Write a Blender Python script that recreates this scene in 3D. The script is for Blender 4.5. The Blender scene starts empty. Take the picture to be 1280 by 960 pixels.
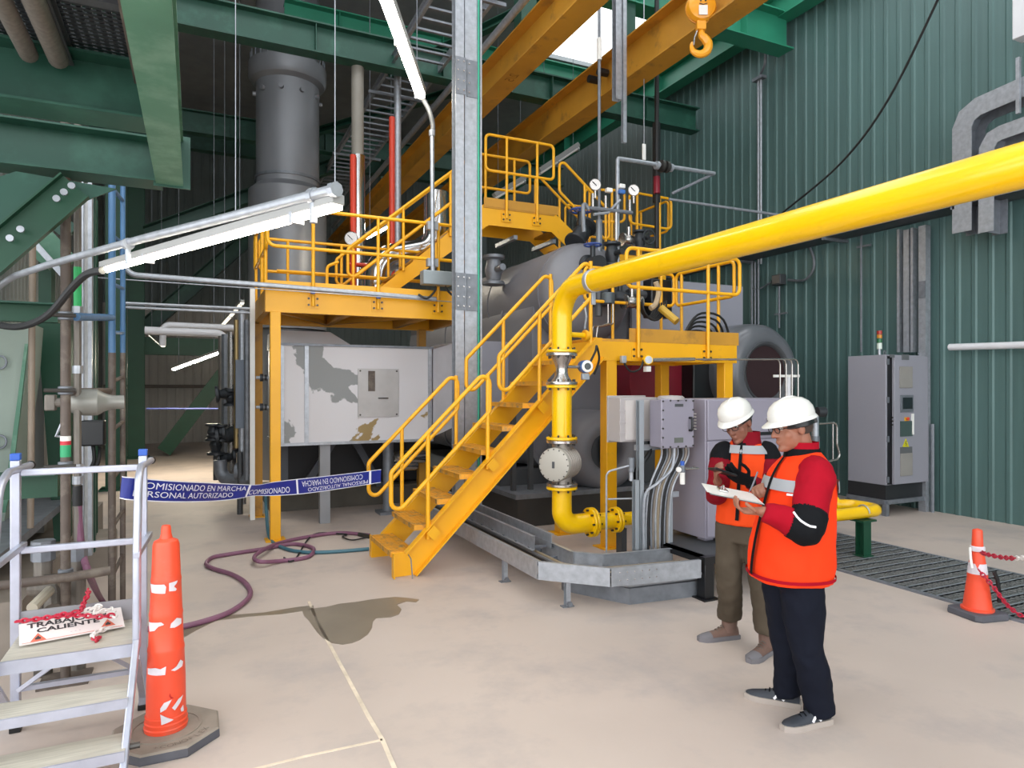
import bpy, bmesh, math, random
from mathutils import Vector, Matrix
from math import sin, cos, pi, radians, sqrt
random.seed(7)
SC = bpy.context.scene
COL = SC.collection
V = Vector
# ---------------------------------------------------------------- camera frame (1280x960)
FPX, CH, VX, VY, YAW = 840.0, 1.76, 640.0, 485.0, radians(25.2)
cam_d = bpy.data.cameras.new('camera'); cam = bpy.data.objects.new('camera', cam_d); COL.objects.link(cam)
cam.location = (0, 0, CH); cam.rotation_euler = (pi/2, 0, -YAW)
cam_d.sensor_width = 36; cam_d.lens = FPX/1280*36; cam_d.shift_y = 5/1280
cam_d.clip_start = .05; cam_d.clip_end = 200
SC.camera = cam
def at(u, v, x=None, y=None, z=None, d=None):
    a = (u-VX)/FPX; b = (VY-v)/FPX
    D = V((sin(YAW)+cos(YAW)*a, cos(YAW)-sin(YAW)*a, b))
    if d is None:
        if x is not None: d = x/D.x
        elif y is not None: d = y/D.y
        else: d = (z-CH)/D.z
    return V((0, 0, CH))+D*d
def gp(u, v, z=0.0): return at(u, v, z=z)
# ---------------------------------------------------------------- colours / materials
def lin(h):
    h = h.lstrip('#'); o = []
    for i in (0, 2, 4):
        c = int(h[i:i+2], 16)/255
        o.append(c/12.92 if c <= .04045 else ((c+.055)/1.055)**2.4)
    return o
MATS = {}
def M(name, col, rough=.5, metal=0, var=.08, vs=3.0, bump=0, bs=40.0, stretch=None, dirt=None, dirt_amt=.5, dirt_scale=4.0, emit=0, spec=.5, coat=0):
    if name in MATS: return MATS[name]
    m = bpy.data.materials.new(name); m.use_nodes = True
    nt = m.node_tree; N = nt.nodes; L = nt.links
    b = N['Principled BSDF']
    c = lin(col) if isinstance(col, str) else list(col)
    b.inputs['Roughness'].default_value = rough; b.inputs['Metallic'].default_value = metal
    b.inputs['Specular IOR Level'].default_value = spec
    b.inputs['Coat Weight'].default_value = coat
    b.inputs['Base Color'].default_value = (*c, 1)
    if var or bump or dirt:
        tc = N.new('ShaderNodeTexCoord'); src = tc.outputs['Object']
        if stretch:
            mp = N.new('ShaderNodeMapping'); mp.inputs['Scale'].default_value = stretch
            L.new(src, mp.inputs['Vector']); src = mp.outputs['Vector']
    out = None
    if var:
        n = N.new('ShaderNodeTexNoise'); n.inputs['Scale'].default_value = vs; n.inputs['Detail'].default_value = 6
        L.new(src, n.inputs['Vector'])
        r = N.new('ShaderNodeValToRGB')
        r.color_ramp.elements[0].position = .3; r.color_ramp.elements[1].position = .7
        r.color_ramp.elements[0].color = (*[x*(1-var) for x in c], 1); r.color_ramp.elements[1].color = (*[min(1, x*(1+var)) for x in c], 1)
        L.new(n.outputs['Fac'], r.inputs['Fac']); out = r.outputs['Color']
        L.new(out, b.inputs['Base Color'])
    if dirt:
        n2 = N.new('ShaderNodeTexNoise'); n2.inputs['Scale'].default_value = dirt_scale; n2.inputs['Detail'].default_value = 8; n2.inputs['Roughness'].default_value = .65
        L.new(src, n2.inputs['Vector'])
        r2 = N.new('ShaderNodeValToRGB'); r2.color_ramp.elements[0].position = 1-dirt_amt-.08; r2.color_ramp.elements[1].position = 1-dirt_amt+.08
        L.new(n2.outputs['Fac'], r2.inputs['Fac'])
        mx = N.new('ShaderNodeMix'); mx.data_type = 'RGBA'
        L.new(r2.outputs['Color'], mx.inputs[0])
        if out: L.new(out, mx.inputs[6])
        else: mx.inputs[6].default_value = (*c, 1)
        mx.inputs[7].default_value = (*lin(dirt), 1)
        L.new(mx.outputs[2], b.inputs['Base Color'])
    if bump:
        n3 = N.new('ShaderNodeTexNoise'); n3.inputs['Scale'].default_value = bs; n3.inputs['Detail'].default_value = 5
        L.new(src, n3.inputs['Vector'])
        bp = N.new('ShaderNodeBump'); bp.inputs['Strength'].default_value = bump; bp.inputs['Distance'].default_value = .01
        L.new(n3.outputs['Fac'], bp.inputs['Height']); L.new(bp.outputs['Normal'], b.inputs['Normal'])
    if emit:
        b.inputs['Emission Color'].default_value = (*c, 1); b.inputs['Emission Strength'].default_value = emit
    MATS[name] = m
    return m
yellow = M('yellow_steel_paint', '#eaa912', .38, var=.05, vs=2.5, dirt='#c99430', dirt_amt=.28, dirt_scale=5)
yellow_old = M('yellow_orange_paint', '#c08a2c', .5, var=.12, vs=2, dirt='#8f6830', dirt_amt=.36, dirt_scale=3)
yellow_rail = M('yellow_rail_paint', '#eeac14', .38, var=.08, vs=6, dirt='#9c6a1c', dirt_amt=.3, dirt_scale=9)
pipe_yellow = M('yellow_gas_pipe_paint', '#f4c100', .28, var=.05, vs=2, coat=.3, dirt='#e0ae08', dirt_amt=.33, dirt_scale=4)
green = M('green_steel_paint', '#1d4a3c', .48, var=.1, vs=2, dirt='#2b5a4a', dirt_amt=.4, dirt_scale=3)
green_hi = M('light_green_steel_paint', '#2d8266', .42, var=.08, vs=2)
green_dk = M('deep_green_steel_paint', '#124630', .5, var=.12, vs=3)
galv = M('galvanised_steel', '#a9adb4', .42, metal=.55, var=.14, vs=18, bump=.05, bs=80)
galv_dk = M('dull_galvanised_steel', '#7f838a', .5, metal=.5, var=.15, vs=12)
alu = M('aluminium', '#b9bccb', .38, metal=.6, var=.1, vs=9, bump=.03)
alu_deck = M('scuffed_aluminium_deck', '#c4bfb2', .55, metal=.25, var=.16, vs=5, stretch=(1, 18, 18))
steel = M('stainless_steel', '#b9b4b0', .25, metal=.9, var=.08, vs=8)
chrome = M('polished_cladding', '#c9c9c9', .16, metal=1, var=.04)
grey_boiler = M('grey_boiler_cladding', '#77777d', .5, metal=.1, var=.07, vs=1.2)
grey_boiler_lt = M('light_grey_panel_paint', '#92929c', .5, var=.05, vs=1)
grey_dark = M('dark_grey_paint', '#46484b', .42, var=.1, vs=2)
burner_grey = M('burner_hood_paint', '#5d5f64', .3, var=.1, vs=2.5, coat=.2)
black = M('black_rubber', '#17181a', .55, var=.1, bump=.05)
black_pl = M('black_plastic', '#141518', .35, var=0)
rust = M('rusty_brown_steel', '#594e47', .6, var=.2, vs=6, dirt='#746a60', dirt_amt=.42, dirt_scale=7)
pipe_dirty = M('dusty_grey_pipe', '#77716a', .5, metal=.3, var=.18, vs=6, stretch=(8, 8, 1))
blue_paint = M('worn_blue_paint', '#4a739c', .42, var=.16, vs=6, stretch=(4, 4, 1))
red_dark = M('dark_red_burner_paint', '#7c1226', .4, var=.1)
red_pipe = M('red_pipe_paint', '#d8452f', .4, var=.08)
white_paint = M('white_paint', '#dcdce0', .45, var=.04)
white_pl = M('white_plastic', '#e9e7e2', .3, var=.03)
cab_grey = M('grey_cabinet_enamel', '#92919a', .42, var=.03, vs=1, bump=.02, bs=200)
cab_lilac = M('lilac_grey_enamel', '#8d8895', .42, var=.04, vs=1)
box_beige = M('beige_grey_enamel', '#a8a2a2', .45, var=.04, vs=1)
plinth = M('black_plinth', '#26272a', .45, var=.1)
glassm = M('dark_display_glass', '#20282b', .12, var=0)
lamp_on = M('lit_lamp_tube', '#fff6e0', .4, var=0, emit=22)
lamp_hous = M('lamp_housing', '#9a9a98', .4, var=.05)
bolt_m = M('dark_bolt_steel', '#4d4a47', .4, metal=.7, var=.1)
orange_cone = M('orange_cone_plastic', '#ee5031', .42, var=.08, vs=4, dirt='#d0604a', dirt_amt=.4, dirt_scale=3)
white_refl = M('worn_white_reflective', '#d9d2d8', .5, var=.08, vs=20)
base_rubber = M('dusty_rubber_base', '#8d8378', .8, var=.14, vs=8, bump=.1)
base_rubber_edge = M('grey_rubber_edge', '#53535a', .7, var=.14, vs=8)
purple = M('purple_hose', '#7c5168', .5, var=.14, vs=8)
teal = M('teal_hose', '#3f6a78', .5, var=.1)
tape_blue = M('blue_barrier_tape', '#1b2a86', .35, var=.1, vs=8)
tape_white = M('white_tape_print', '#e6e6f0', .4, var=.03)
sign_white = M('white_sign_board', '#e6dcd9', .5, var=.04)
sign_black = M('sign_lettering', '#3c383b', .6, var=0)
sign_red = M('sign_red_print', '#d9705a', .5, var=.06)
chain_red = M('red_plastic_chain', '#b3203a', .35, var=.1)
chain_white = M('white_plastic_chain', '#e2dcd8', .35, var=.05)
blue_cap = M('blue_plastic_cap', '#2a58b4', .4, var=.05)
rail_green = M('green_print', '#2fae62', .5, var=0)
# ---------------------------------------------------------------- mesh builder
def frame(d):
    d = d.normalized(); up = V((0, 0, 1)) if abs(d.z) < .95 else V((0, 1, 0))
    a = d.cross(up).normalized(); b = a.cross(d).normalized()
    return a, b
class MB:
    def __init__(s): s.v = []; s.f = []
    def add(s, vs, fs):
        n = len(s.v); s.v += [V(p) for p in vs]; s.f += [tuple(i+n for i in q) for q in fs]; return s
    def box(s, x0, x1, y0, y1, z0, z1):
        vs = [(x, y, z) for z in (z0, z1) for y in (y0, y1) for x in (x0, x1)]
        return s.add(vs, [(0, 2, 3, 1), (4, 5, 7, 6), (0, 1, 5, 4), (2, 6, 7, 3), (0, 4, 6, 2), (1, 3, 7, 5)])
    def obox(s, c, size, R=None):
        R = R or Matrix.Identity(3); c = V(c); h = [k/2 for k in size]
        vs = [c+R@V((x*h[0], y*h[1], z*h[2])) for z in (-1, 1) for y in (-1, 1) for x in (-1, 1)]
        return s.add(vs, [(0, 2, 3, 1), (4, 5, 7, 6), (0, 1, 5, 4), (2, 6, 7, 3), (0, 4, 6, 2), (1, 3, 7, 5)])
    def bar(s, p0, p1, w, h, up=None, prof=None):
        # extrude a profile (list of (side, up)) from p0 to p1
        p0, p1 = V(p0), V(p1); d = (p1-p0).normalized(); up = V(up) if up else (V((0, 0, 1)) if abs(d.z) < .99 else V((0, 1, 0)))
        a = d.cross(up).normalized(); b = a.cross(d).normalized()
        pr = prof or [(-w/2, -h/2), (w/2, -h/2), (w/2, h/2), (-w/2, h/2)]
        n = len(pr)
        vs = [p0+a*x+b*y for x, y in pr]+[p1+a*x+b*y for x, y in pr]
        fs = [(i, (i+1) % n, (i+1) % n+n, i+n) for i in range(n)]+[tuple(range(n-1, -1, -1)), tuple(range(n, 2*n))]
        return s.add(vs, fs)
    def ibeam(s, p0, p1, w, h, t=.012, tw=.008, up=None):
        W, Hh = w/2, h/2
        pr = [(-W, -Hh), (W, -Hh), (W, -Hh+t), (tw/2, -Hh+t), (tw/2, Hh-t), (W, Hh-t), (W, Hh), (-W, Hh), (-W, Hh-t), (-tw/2, Hh-t), (-tw/2, -Hh+t), (-W, -Hh+t)]
        return s.bar(p0, p1, w, h, up, pr)
    def chan(s, p0, p1, w, h, t=.01, up=None, flip=1):
        # C channel, web on the -side*flip edge
        W, Hh = w/2*flip, h/2; q = t*flip
        pr = [(-W, -Hh), (W, -Hh), (W, -Hh+t), (-W+q, -Hh+t), (-W+q, Hh-t), (W, Hh-t), (W, Hh), (-W, Hh)]
        if flip < 0: pr = pr[::-1]
        return s.bar(p0, p1, w, h, up, pr)
    def cyl(s, p0, p1, r, n=16, r2=None, caps=True):
        p0, p1 = V(p0), V(p1); a, b = frame(p1-p0); r2 = r if r2 is None else r2
        vs = [p0+(a*cos(2*pi*i/n)+b*sin(2*pi*i/n))*r for i in range(n)]+[p1+(a*cos(2*pi*i/n)+b*sin(2*pi*i/n))*r2 for i in range(n)]
        fs = [(i, i+n, (i+1) % n+n, (i+1) % n) for i in range(n)]
        if caps: fs += [tuple(range(n)), tuple(range(2*n-1, n-1, -1))]
        return s.add(vs, fs)
    def tube(s, pts, r, n=10, bend=0, closed=False, seg=6, caps=True):
        pts = [V(p) for p in pts]
        if bend: pts = fillet(pts, bend, seg, closed)
        m = len(pts); rs = r if isinstance(r, (list, tuple)) else [r]*m
        tang = []
        for i in range(m):
            if closed: t = pts[(i+1) % m]-pts[i-1]
            elif i == 0: t = pts[1]-pts[0]
            elif i == m-1: t = pts[-1]-pts[-2]
            else: t = (pts[i+1]-pts[i]).normalized()+(pts[i]-pts[i-1]).normalized()
            tang.append(t.normalized() if t.length > 1e-9 else V((0, 0, 1)))
        a, b = frame(tang[0]); vs = []
        for i in range(m):
            t = tang[i]; a = (a-t*a.dot(t))
            a = a.normalized() if a.length > 1e-6 else frame(t)[0]
            b = a.cross(t).normalized()
            for k in range(n):
                an = 2*pi*k/n; vs.append(pts[i]+(a*cos(an)+b*sin(an))*rs[i])
        fs = []
        for i in range(m if closed else m-1):
            j = (i+1) % m
            for k in range(n):
                fs.append((i*n+k, j*n+k, j*n+(k+1) % n, i*n+(k+1) % n))
        if not closed and caps: fs += [tuple(range(n)), tuple(range(m*n-1, (m-1)*n-1, -1))]
        return s.add(vs, fs)
    def lathe(s, prof, o, axis=(0, 0, 1), n=32, cap=True):
        o = V(o); ax = V(axis).normalized(); a, b = frame(ax); vs = []; m = len(prof)
        for r, h in prof:
            for k in range(n):
                an = 2*pi*k/n; vs.append(o+ax*h+(a*cos(an)+b*sin(an))*r)
        fs = [(i*n+k, (i+1)*n+k, (i+1)*n+(k+1) % n, i*n+(k+1) % n) for i in range(m-1) for k in range(n)]
        if cap:
            if prof[0][0] > 1e-6: fs.append(tuple(range(n)))
            if prof[-1][0] > 1e-6: fs.append(tuple(range(m*n-1, (m-1)*n-1, -1)))
        return s.add(vs, fs)
    def ball(s, c, r, n=16, R=None):
        c = V(c); r = r if isinstance(r, (tuple, list)) else (r, r, r); R = R or Matrix.Identity(3); m = max(6, n//2)
        vs = [c+R@V((0, 0, -r[2]))]
        for i in range(1, m):
            ph = -pi/2+pi*i/m
            for k in range(n):
                an = 2*pi*k/n; vs.append(c+R@V((r[0]*cos(ph)*cos(an), r[1]*cos(ph)*sin(an), r[2]*sin(ph))))
        vs.append(c+R@V((0, 0, r[2]))); fs = []
        for k in range(n): fs.append((0, 1+(k+1) % n, 1+k))
        for i in range(m-2):
            for k in range(n):
                fs.append((1+i*n+k, 1+i*n+(k+1) % n, 1+(i+1)*n+(k+1) % n, 1+(i+1)*n+k))
        t = len(vs)-1; bs = 1+(m-2)*n
        for k in range(n): fs.append((bs+k, bs+(k+1) % n, t))
        return s.add(vs, fs)
    def prism(s, poly, vec):
        poly = [V(p) for p in poly]; vec = V(vec); n = len(poly)
        return s.add(poly+[p+vec for p in poly], [(i, (i+1) % n, (i+1) % n+n, i+n) for i in range(n)]+[tuple(range(n-1, -1, -1)), tuple(range(n, 2*n))])
    def loft(s, rings, caps=True, closed=True):
        n = len(rings[0]); m = len(rings); vs = [p for r in rings for p in r]; fs = []
        for i in range(m-1):
            for k in range(n if closed else n-1):
                fs.append((i*n+k, i*n+(k+1) % n, (i+1)*n+(k+1) % n, (i+1)*n+k))
        if caps: fs += [tuple(range(n-1, -1, -1)), tuple(range((m-1)*n, m*n))]
        return s.add(vs, fs)
    def xf(s, mat): s.v = [mat@p for p in s.v]; return s
    def merge(s, o): return s.add(o.v, o.f)
    def build(s, name, mat, parent=None, smooth=30, bevel=0, org=None, recalc=True):
        if parent is not None: off = OFF[parent.name]
        elif org is not None: off = V(org)
        else:
            xs = [p.x for p in s.v]; ys = [p.y for p in s.v]; zs = [p.z for p in s.v]
            off = V(((min(xs)+max(xs))/2, (min(ys)+max(ys))/2, min(zs)))
        me = bpy.data.meshes.new(name)
        me.from_pydata([p-off for p in s.v], [], s.f)
        if recalc:
            bm = bmesh.new(); bm.from_mesh(me); bmesh.ops.recalc_face_normals(bm, faces=bm.faces)
            bm.to_mesh(me); bm.free()
        me.materials.append(mat)
        if smooth:
            me.polygons.foreach_set('use_smooth', [True]*len(me.polygons)); me.set_sharp_from_angle(angle=radians(smooth))
        o = bpy.data.objects.new(name, me); COL.objects.link(o)
        if parent is not None: o.parent = parent
        else: o.location = off
        if bevel:
            bv = o.modifiers.new('bevel', 'BEVEL'); bv.width = bevel; bv.segments = 2; bv.limit_method = 'ANGLE'; bv.angle_limit = radians(40)
        OFF[o.name] = off
        return o
OFF = {}
def fillet(pts, rad, seg=6, closed=False):
    out = []; m = len(pts)
    for i in range(m):
        if not closed and i in (0, m-1): out.append(pts[i]); continue
        p, a, b = pts[i], pts[i-1], pts[(i+1) % m]
        da, db = (a-p), (b-p); la, lb = da.length, db.length
        if la < 1e-6 or lb < 1e-6: out.append(p); continue
        da.normalize(); db.normalize(); ang = da.angle(db)
        if ang > pi-.03: out.append(p); continue
        t = min(rad/math.tan(ang/2), la*.48, lb*.48); r = t*math.tan(ang/2)
        bis = (da+db).normalized(); c = p+bis*(r/sin(ang/2))
        s0 = p+da*t-c; s1 = p+db*t-c; tot = s0.angle(s1); ax = s0.cross(s1).normalized()
        for k in range(seg+1): out.append(c+Matrix.Rotation(tot*k/seg, 3, ax)@s0)
    return out
def spline(pts, n=8):
    pts = [V(p) for p in pts]; out = []
    for i in range(len(pts)-1):
        p0 = pts[max(i-1, 0)]; p1 = pts[i]; p2 = pts[i+1]; p3 = pts[min(i+2, len(pts)-1)]
        for k in range(n):
            t = k/n; out.append(.5*((2*p1)+(p2-p0)*t+(2*p0-5*p1+4*p2-p3)*t*t+(3*p1-p0-3*p2+p3)*t**3))
    return out+[pts[-1]]
def tag(o, label, cat, group=None, kind=None):
    o['label'] = label; o['category'] = cat
    if group: o['group'] = group
    if kind: o['kind'] = kind
    return o
def T(name, label, cat, loc, group=None):
    o = bpy.data.objects.new(name, None); COL.objects.link(o); o.location = V(loc); o.empty_display_size = .1
    OFF[o.name] = V(loc); return tag(o, label, cat, group)
def dup(root, delta, label, rotz=0):
    r = root.copy(); COL.objects.link(r); r.location = root.location+V(delta); r['label'] = label
    if rotz: r.rotation_euler.z += rotz
    for ch in list(root.children):
        c = ch.copy(); COL.objects.link(c); c.parent = r
        for g in list(ch.children):
            d = g.copy(); COL.objects.link(d); d.parent = c
    return r
def S(name, mb, mat, **k):
    o = mb.build(name, mat, org=(0, 0, 0), **k); o['kind'] = 'structure'; return o
def text_mb(txt, size, org, right, up, depth=.002, align='CENTER', spacing=1.0, squash=1.0, bold=0):
    cu = bpy.data.curves.new('txt', 'FONT'); cu.body = txt; cu.size = size; cu.align_x = align; cu.align_y = 'CENTER'
    cu.space_character = spacing; cu.resolution_u = 3; cu.offset = bold
    o = bpy.data.objects.new('txt', cu); COL.objects.link(o)
    dg = bpy.context.evaluated_depsgraph_get(); me = bpy.data.meshes.new_from_object(o.evaluated_get(dg))
    mb = MB(); r = V(right).normalized(); u = V(up).normalized(); nrm = r.cross(u)
    n = len(me.vertices)
    flat = [(v.co.x*squash, v.co.y) for v in me.vertices]; polys = [tuple(p.vertices) for p in me.polygons]
    bpy.data.objects.remove(o); bpy.data.curves.remove(cu); bpy.data.meshes.remove(me)
    mb.flat = flat; mb.polys = polys
    mb.add([V(org)+r*x+u*y+nrm*depth for x, y in flat], polys)
    return mb
def bolts(c, axis, R, n, r=.012, h=.012, ph=0, parent=None, mat=None, name='bolt'):
    c = V(c); ax = V(axis).normalized(); a, b = frame(ax)
    for i in range(n):
        t = 2*pi*i/n+ph; p = c+(a*cos(t)+b*sin(t))*R
        MB().cyl(p-ax*h, p+ax*h, r, 6).build(name, mat or bolt_m, parent)
def parts(name, mat, parent, mbs, **k):
    return [m.build(name, mat, parent, **k) for m in mbs]
# ================================================================ SETTING
floor_m = M('dusty_concrete', '#bfb0a6', .62, var=.06, vs=.9, bump=.03, bs=30, dirt='#afa39d', dirt_amt=.42, dirt_scale=1.3)
joint_m = M('filled_floor_joint', '#d8c9b4', .8, var=.2, vs=9)
wall_m = M('green_corrugated_sheet', '#516d6b', .45, metal=.1, var=.12, vs=1.5, stretch=(1, 6, .25), bump=.02)
wall_lt = M('pale_grey_sheet', '#b9b4ad', .55, var=.08, vs=1, stretch=(6, 1, .3))
wall_lt2 = M('grey_side_sheet', '#7c817f', .6, var=.1, vs=1.5)
roof_m = M('dark_roof_sheet', '#84888a', .7, var=.1)
WX = 9.55
S('floor', MB().box(-7, 10.4, -9, 25, -.1, 0), floor_m, smooth=0)
def corr(y0, y1, pitch=.2, dep=.015):
    pts = []; y = y0
    while y < y1:
        pts += [(y, 0), (y+pitch*.6, 0), (y+pitch*.7, -dep), (y+pitch*.9, -dep)]; y += pitch
    return pts+[(y1, 0)]
def corr_wall(fn, prof, z0, z1):
    mb = MB(); n = len(prof)
    vs = [fn(a, o, z0) for a, o in prof]+[fn(a, o, z1) for a, o in prof]
    return mb.add(vs, [(i, i+1, i+1+n, i+n) for i in range(n-1)])
wall_dk = M('shade_tone_sheet', '#66706f', .6, var=.1, vs=1.2)  # own tone for the far walls stands in for their shade
S('wall_right', corr_wall(lambda a, o, z: (WX+o, a, z), corr(-9, 12.4, .215), 0, 9.6), wall_m, smooth=0, recalc=False)
mb = corr_wall(lambda a, o, z: (WX+.7+o, a, z), corr(12.4, 24.2, .215), 0, 9.6)
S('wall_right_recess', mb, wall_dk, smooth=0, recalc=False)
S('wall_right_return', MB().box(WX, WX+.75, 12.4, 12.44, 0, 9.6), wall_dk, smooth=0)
S('wall_back', corr_wall(lambda a, o, z: (a, 24.1+o, z), corr(-7, 1.6, .25), 0, 4.4), wall_lt, smooth=0, recalc=False)
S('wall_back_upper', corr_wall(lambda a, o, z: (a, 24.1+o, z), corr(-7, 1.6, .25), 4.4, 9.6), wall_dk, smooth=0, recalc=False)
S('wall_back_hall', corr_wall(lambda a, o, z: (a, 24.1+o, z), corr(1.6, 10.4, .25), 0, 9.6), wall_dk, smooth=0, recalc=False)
S('wall_left', corr_wall(lambda a, o, z: (-2.6-o, a, z), corr(5.0, 24.2, .25), 0, 9.6), wall_lt2, smooth=0, recalc=False)
# roof with unseen open strips added for sky light; one skylight is in view
sk = at(733, 38, z=9.6)
def roof():
    mb = MB(); xs = [-7, sk.x-1.0, sk.x+1.3, 7.6, 9.0, 9.65]
    strips = [(-9, -7.5), (-6, -3.5), (-2, .2), (1.6, 3.6), (5.2, 6.6), (9.0, 24.3)]
    for a, b in strips[:-1]: mb.box(-7, 9.65, a, b, 9.6, 9.7)
    y0, y1 = strips[-1]
    ya, yb = sk.y-.9, sk.y+1.4
    mb.box(-7, 9.65, y0, ya, 9.6, 9.7); mb.box(-7, xs[1], ya, yb, 9.6, 9.7); mb.box(xs[2], 9.65, ya, yb, 9.6, 9.7); mb.box(-7, 9.65, yb, y1, 9.6, 9.7)
    return mb
S('ceiling', roof(), roof_m, smooth=0)
# floor joints
def strip_on_floor(px, w, name):
    pts = [gp(u, v) for u, v in px]; mb = MB()
    for a, b in zip(pts[:-1], pts[1:]): mb.bar(a+V((0, 0, .0015)), b+V((0, 0, .0015)), w, .003)
    return S(name, mb, joint_m, smooth=0)
strip_on_floor([(386, 752), (398, 780), (425, 830), (460, 895), (478, 925), (495, 965)], .022, 'trim_1')
strip_on_floor([(300, 966), (380, 946), (478, 925)], .016, 'trim_2')
# wet stain
wet = M('wet_concrete', '#807464', .32, var=.12, vs=2.5)
def flat_on_floor(px, h=.003):
    return MB().prism([gp(u, v, 0) for u, v in px], (0, 0, h))
o = flat_on_floor([(378, 764), (386, 762), (398, 760), (408, 759), (424, 755), (444, 753), (462, 750), (478, 748), (494, 746.5), (512, 748), (524, 750), (520, 753), (508, 752), (496, 756), (502, 762), (499, 768), (488, 772), (470, 773), (466, 777), (465, 785), (460, 793), (450, 800), (440, 804), (428, 806), (415, 804), (404, 798), (396, 790), (391, 783), (386, 776), (380, 770)]).build('water_stain', wet)
tag(o, 'dark wet patch on the concrete floor in front of the yellow stair', 'stain')
o = flat_on_floor([(225, 790), (250, 777), (290, 769), (330, 766), (372, 759), (392, 757), (392, 762), (350, 768), (310, 771), (270, 776), (245, 788), (230, 797)]).build('water_trail', wet)
tag(o, 'thin damp streak on the floor running from purple hose to wet patch', 'stain')
# ---------------------------------------------------------------- roof steel
def beam_thing(name, label, p0, p1, w, h, mat, cat='beam', kind=None, group=None, extra=None):
    mb = MB().ibeam(p0, p1, w, h, t=.02, tw=.014)
    o = mb.build(name, mat, smooth=0); tag(o, label, cat, group, kind); return o
def girder(y, z, x0, x1, h, w, label, mat=green):
    t = T('roof_girder', label, 'girder', ((x0+x1)/2, y, z))
    MB().ibeam((x0, y, z+h/2), (x1, y, z+h/2), w, h, .025, .014).build('web_and_flanges', mat, t, smooth=0)
    x = x0+1.0
    while x < x1-.3:
        MB().box(x-.006, x+.006, y-w*.45, y+w*.45, z+.025, z+h-.025).build('stiffener', mat, t, smooth=0); x += 2.1
    return t
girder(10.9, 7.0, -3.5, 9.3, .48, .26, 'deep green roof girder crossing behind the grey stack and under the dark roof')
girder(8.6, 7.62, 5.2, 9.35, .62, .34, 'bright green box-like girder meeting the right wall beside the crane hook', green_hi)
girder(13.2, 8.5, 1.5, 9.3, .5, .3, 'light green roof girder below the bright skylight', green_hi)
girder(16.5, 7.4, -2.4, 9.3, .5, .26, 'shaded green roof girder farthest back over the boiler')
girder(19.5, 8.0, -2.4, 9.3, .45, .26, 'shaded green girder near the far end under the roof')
t = T('eave_beam', 'long green eave beam along the top of the right corrugated wall', 'beam', (9.25, 9, 8.2))
MB().ibeam((9.28, 2.5, 8.42), (9.28, 24, 8.42), .3, .46, .025, .014).build('web_and_flanges', green_hi, t, smooth=0)
for y in (5.6, 7.6, 12, 16): MB().box(9.1, 9.45, y-.01, y+.01, 8.2, 8.62).build('stiffener', green_hi, t, smooth=0)
def brace(p0, p1, label, w=.14, mat=green):
    o = MB().chan(p0, p1, w, w, .012).build('diagonal_brace', mat, smooth=0); return tag(o, label, 'brace')
brace((3.2, 12.2, 7.5), (5.6, 9.3, 8.3), 'green angle brace under the roof left of the second crane beam')
brace((5.0, 13.1, 8.6), (6.6, 11.0, 7.5), 'green angle brace crossing beneath the bright skylight', mat=green_hi)
brace((2.2, 16.2, 7.6), (5.0, 11.2, 7.4), 'dim green brace in the roof behind the crossover stair')
brace((-1.0, 17, 5.2), (3.5, 17, 7.5), 'broad dark diagonal brace behind the upper lamp at the back of the hall', .3)
brace((-1.2, 20.5, 3.4), (2.6, 20.5, 7.3), 'dark green diagonal brace above the far corridor', .4)
# yellow monorail beams
def crane_beam(pb, zb, w, h, label):
    b = at(*pb, z=zb); t = T('crane_beam', label, 'crane beam', (b.x, 10, zb))
    MB().ibeam((b.x, 2.0, zb+h/2), (b.x, 23.5, zb+h/2), w, h, .022, .012).build('rail_beam', yellow_old, t, smooth=0)
    for y in (8.6, 10.9, 16.5): MB().box(b.x-.12, b.x+.12, y-.12, y+.12, zb+h, 7.0 if y != 8.6 else 7.62).build('hanger_bracket', green, t, smooth=0)
    return b.x, t
bx1, cb1 = crane_beam((590, 148), 6.35, .34, .5, 'yellow crane beam running overhead between the grey column and the hanging tray')
text_mb('2/5', .2, (bx1-.02, 9.0, 6.345), (0, 1, 0), (-1, 0, 0), depth=.004).build('lettering', M('faded_marking', '#8a5a18', .6, var=0), cb1)
bx2, cb2 = crane_beam((778, 113), 6.35, .36, .62, 'yellow crane beam running overhead behind the hoist hook')
for dy in (0, .28): MB().cyl((bx2-.22, 9.0+dy, 6.75), (bx2-.05, 9.0+dy, 6.75), .06, 12).build('buffer', black, cb2)
# hook block
hk = at(876, 22, y=6.6)
t = T('crane_hook', 'orange hoist block with a steel hook hanging below the crane beam', 'crane hook', (hk.x, hk.y, hk.z-.4))
sc_ = (hk-V((0, 0, CH))).length/FPX
ax = V((-sin(YAW), -cos(YAW), 0)); rt = V((cos(YAW), -sin(YAW), 0)); up = V((0, 0, 1))
def lp(dx, dy, dz=0): return hk+rt*(dx*sc_)+up*(-dy*sc_)+ax*(dz*sc_)
orange_h = M('hook_orange_paint', '#f0a21e', .35, var=.06, coat=.3)
for s in (-1, 1):
    MB().lathe([(0, 9), (9, 8.6), (14, 6.5), (16, 3), (16.2, 1.2), (15, .6), (0, .6)], (0, 0, 0), (0, 0, 1), 28).xf(Matrix.Translation(lp(0, -10))@Matrix(((rt.x, up.x, ax.x), (rt.y, up.y, ax.y), (rt.z, up.z, ax.z))).to_4x4()@Matrix.Scale(sc_*s, 4)).build('sheave_cover', orange_h, t)
m4 = Matrix.Translation(hk)@Matrix(((rt.x, up.x, ax.x), (rt.y, up.y, ax.y), (rt.z, up.z, ax.z))).to_4x4()@Matrix.Scale(sc_, 4)
plate = MB().box(-4.5, 4.5, -2, 8, 8.8, 9.6).xf(m4).build('data_plate', white_pl, t, smooth=0)
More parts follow.
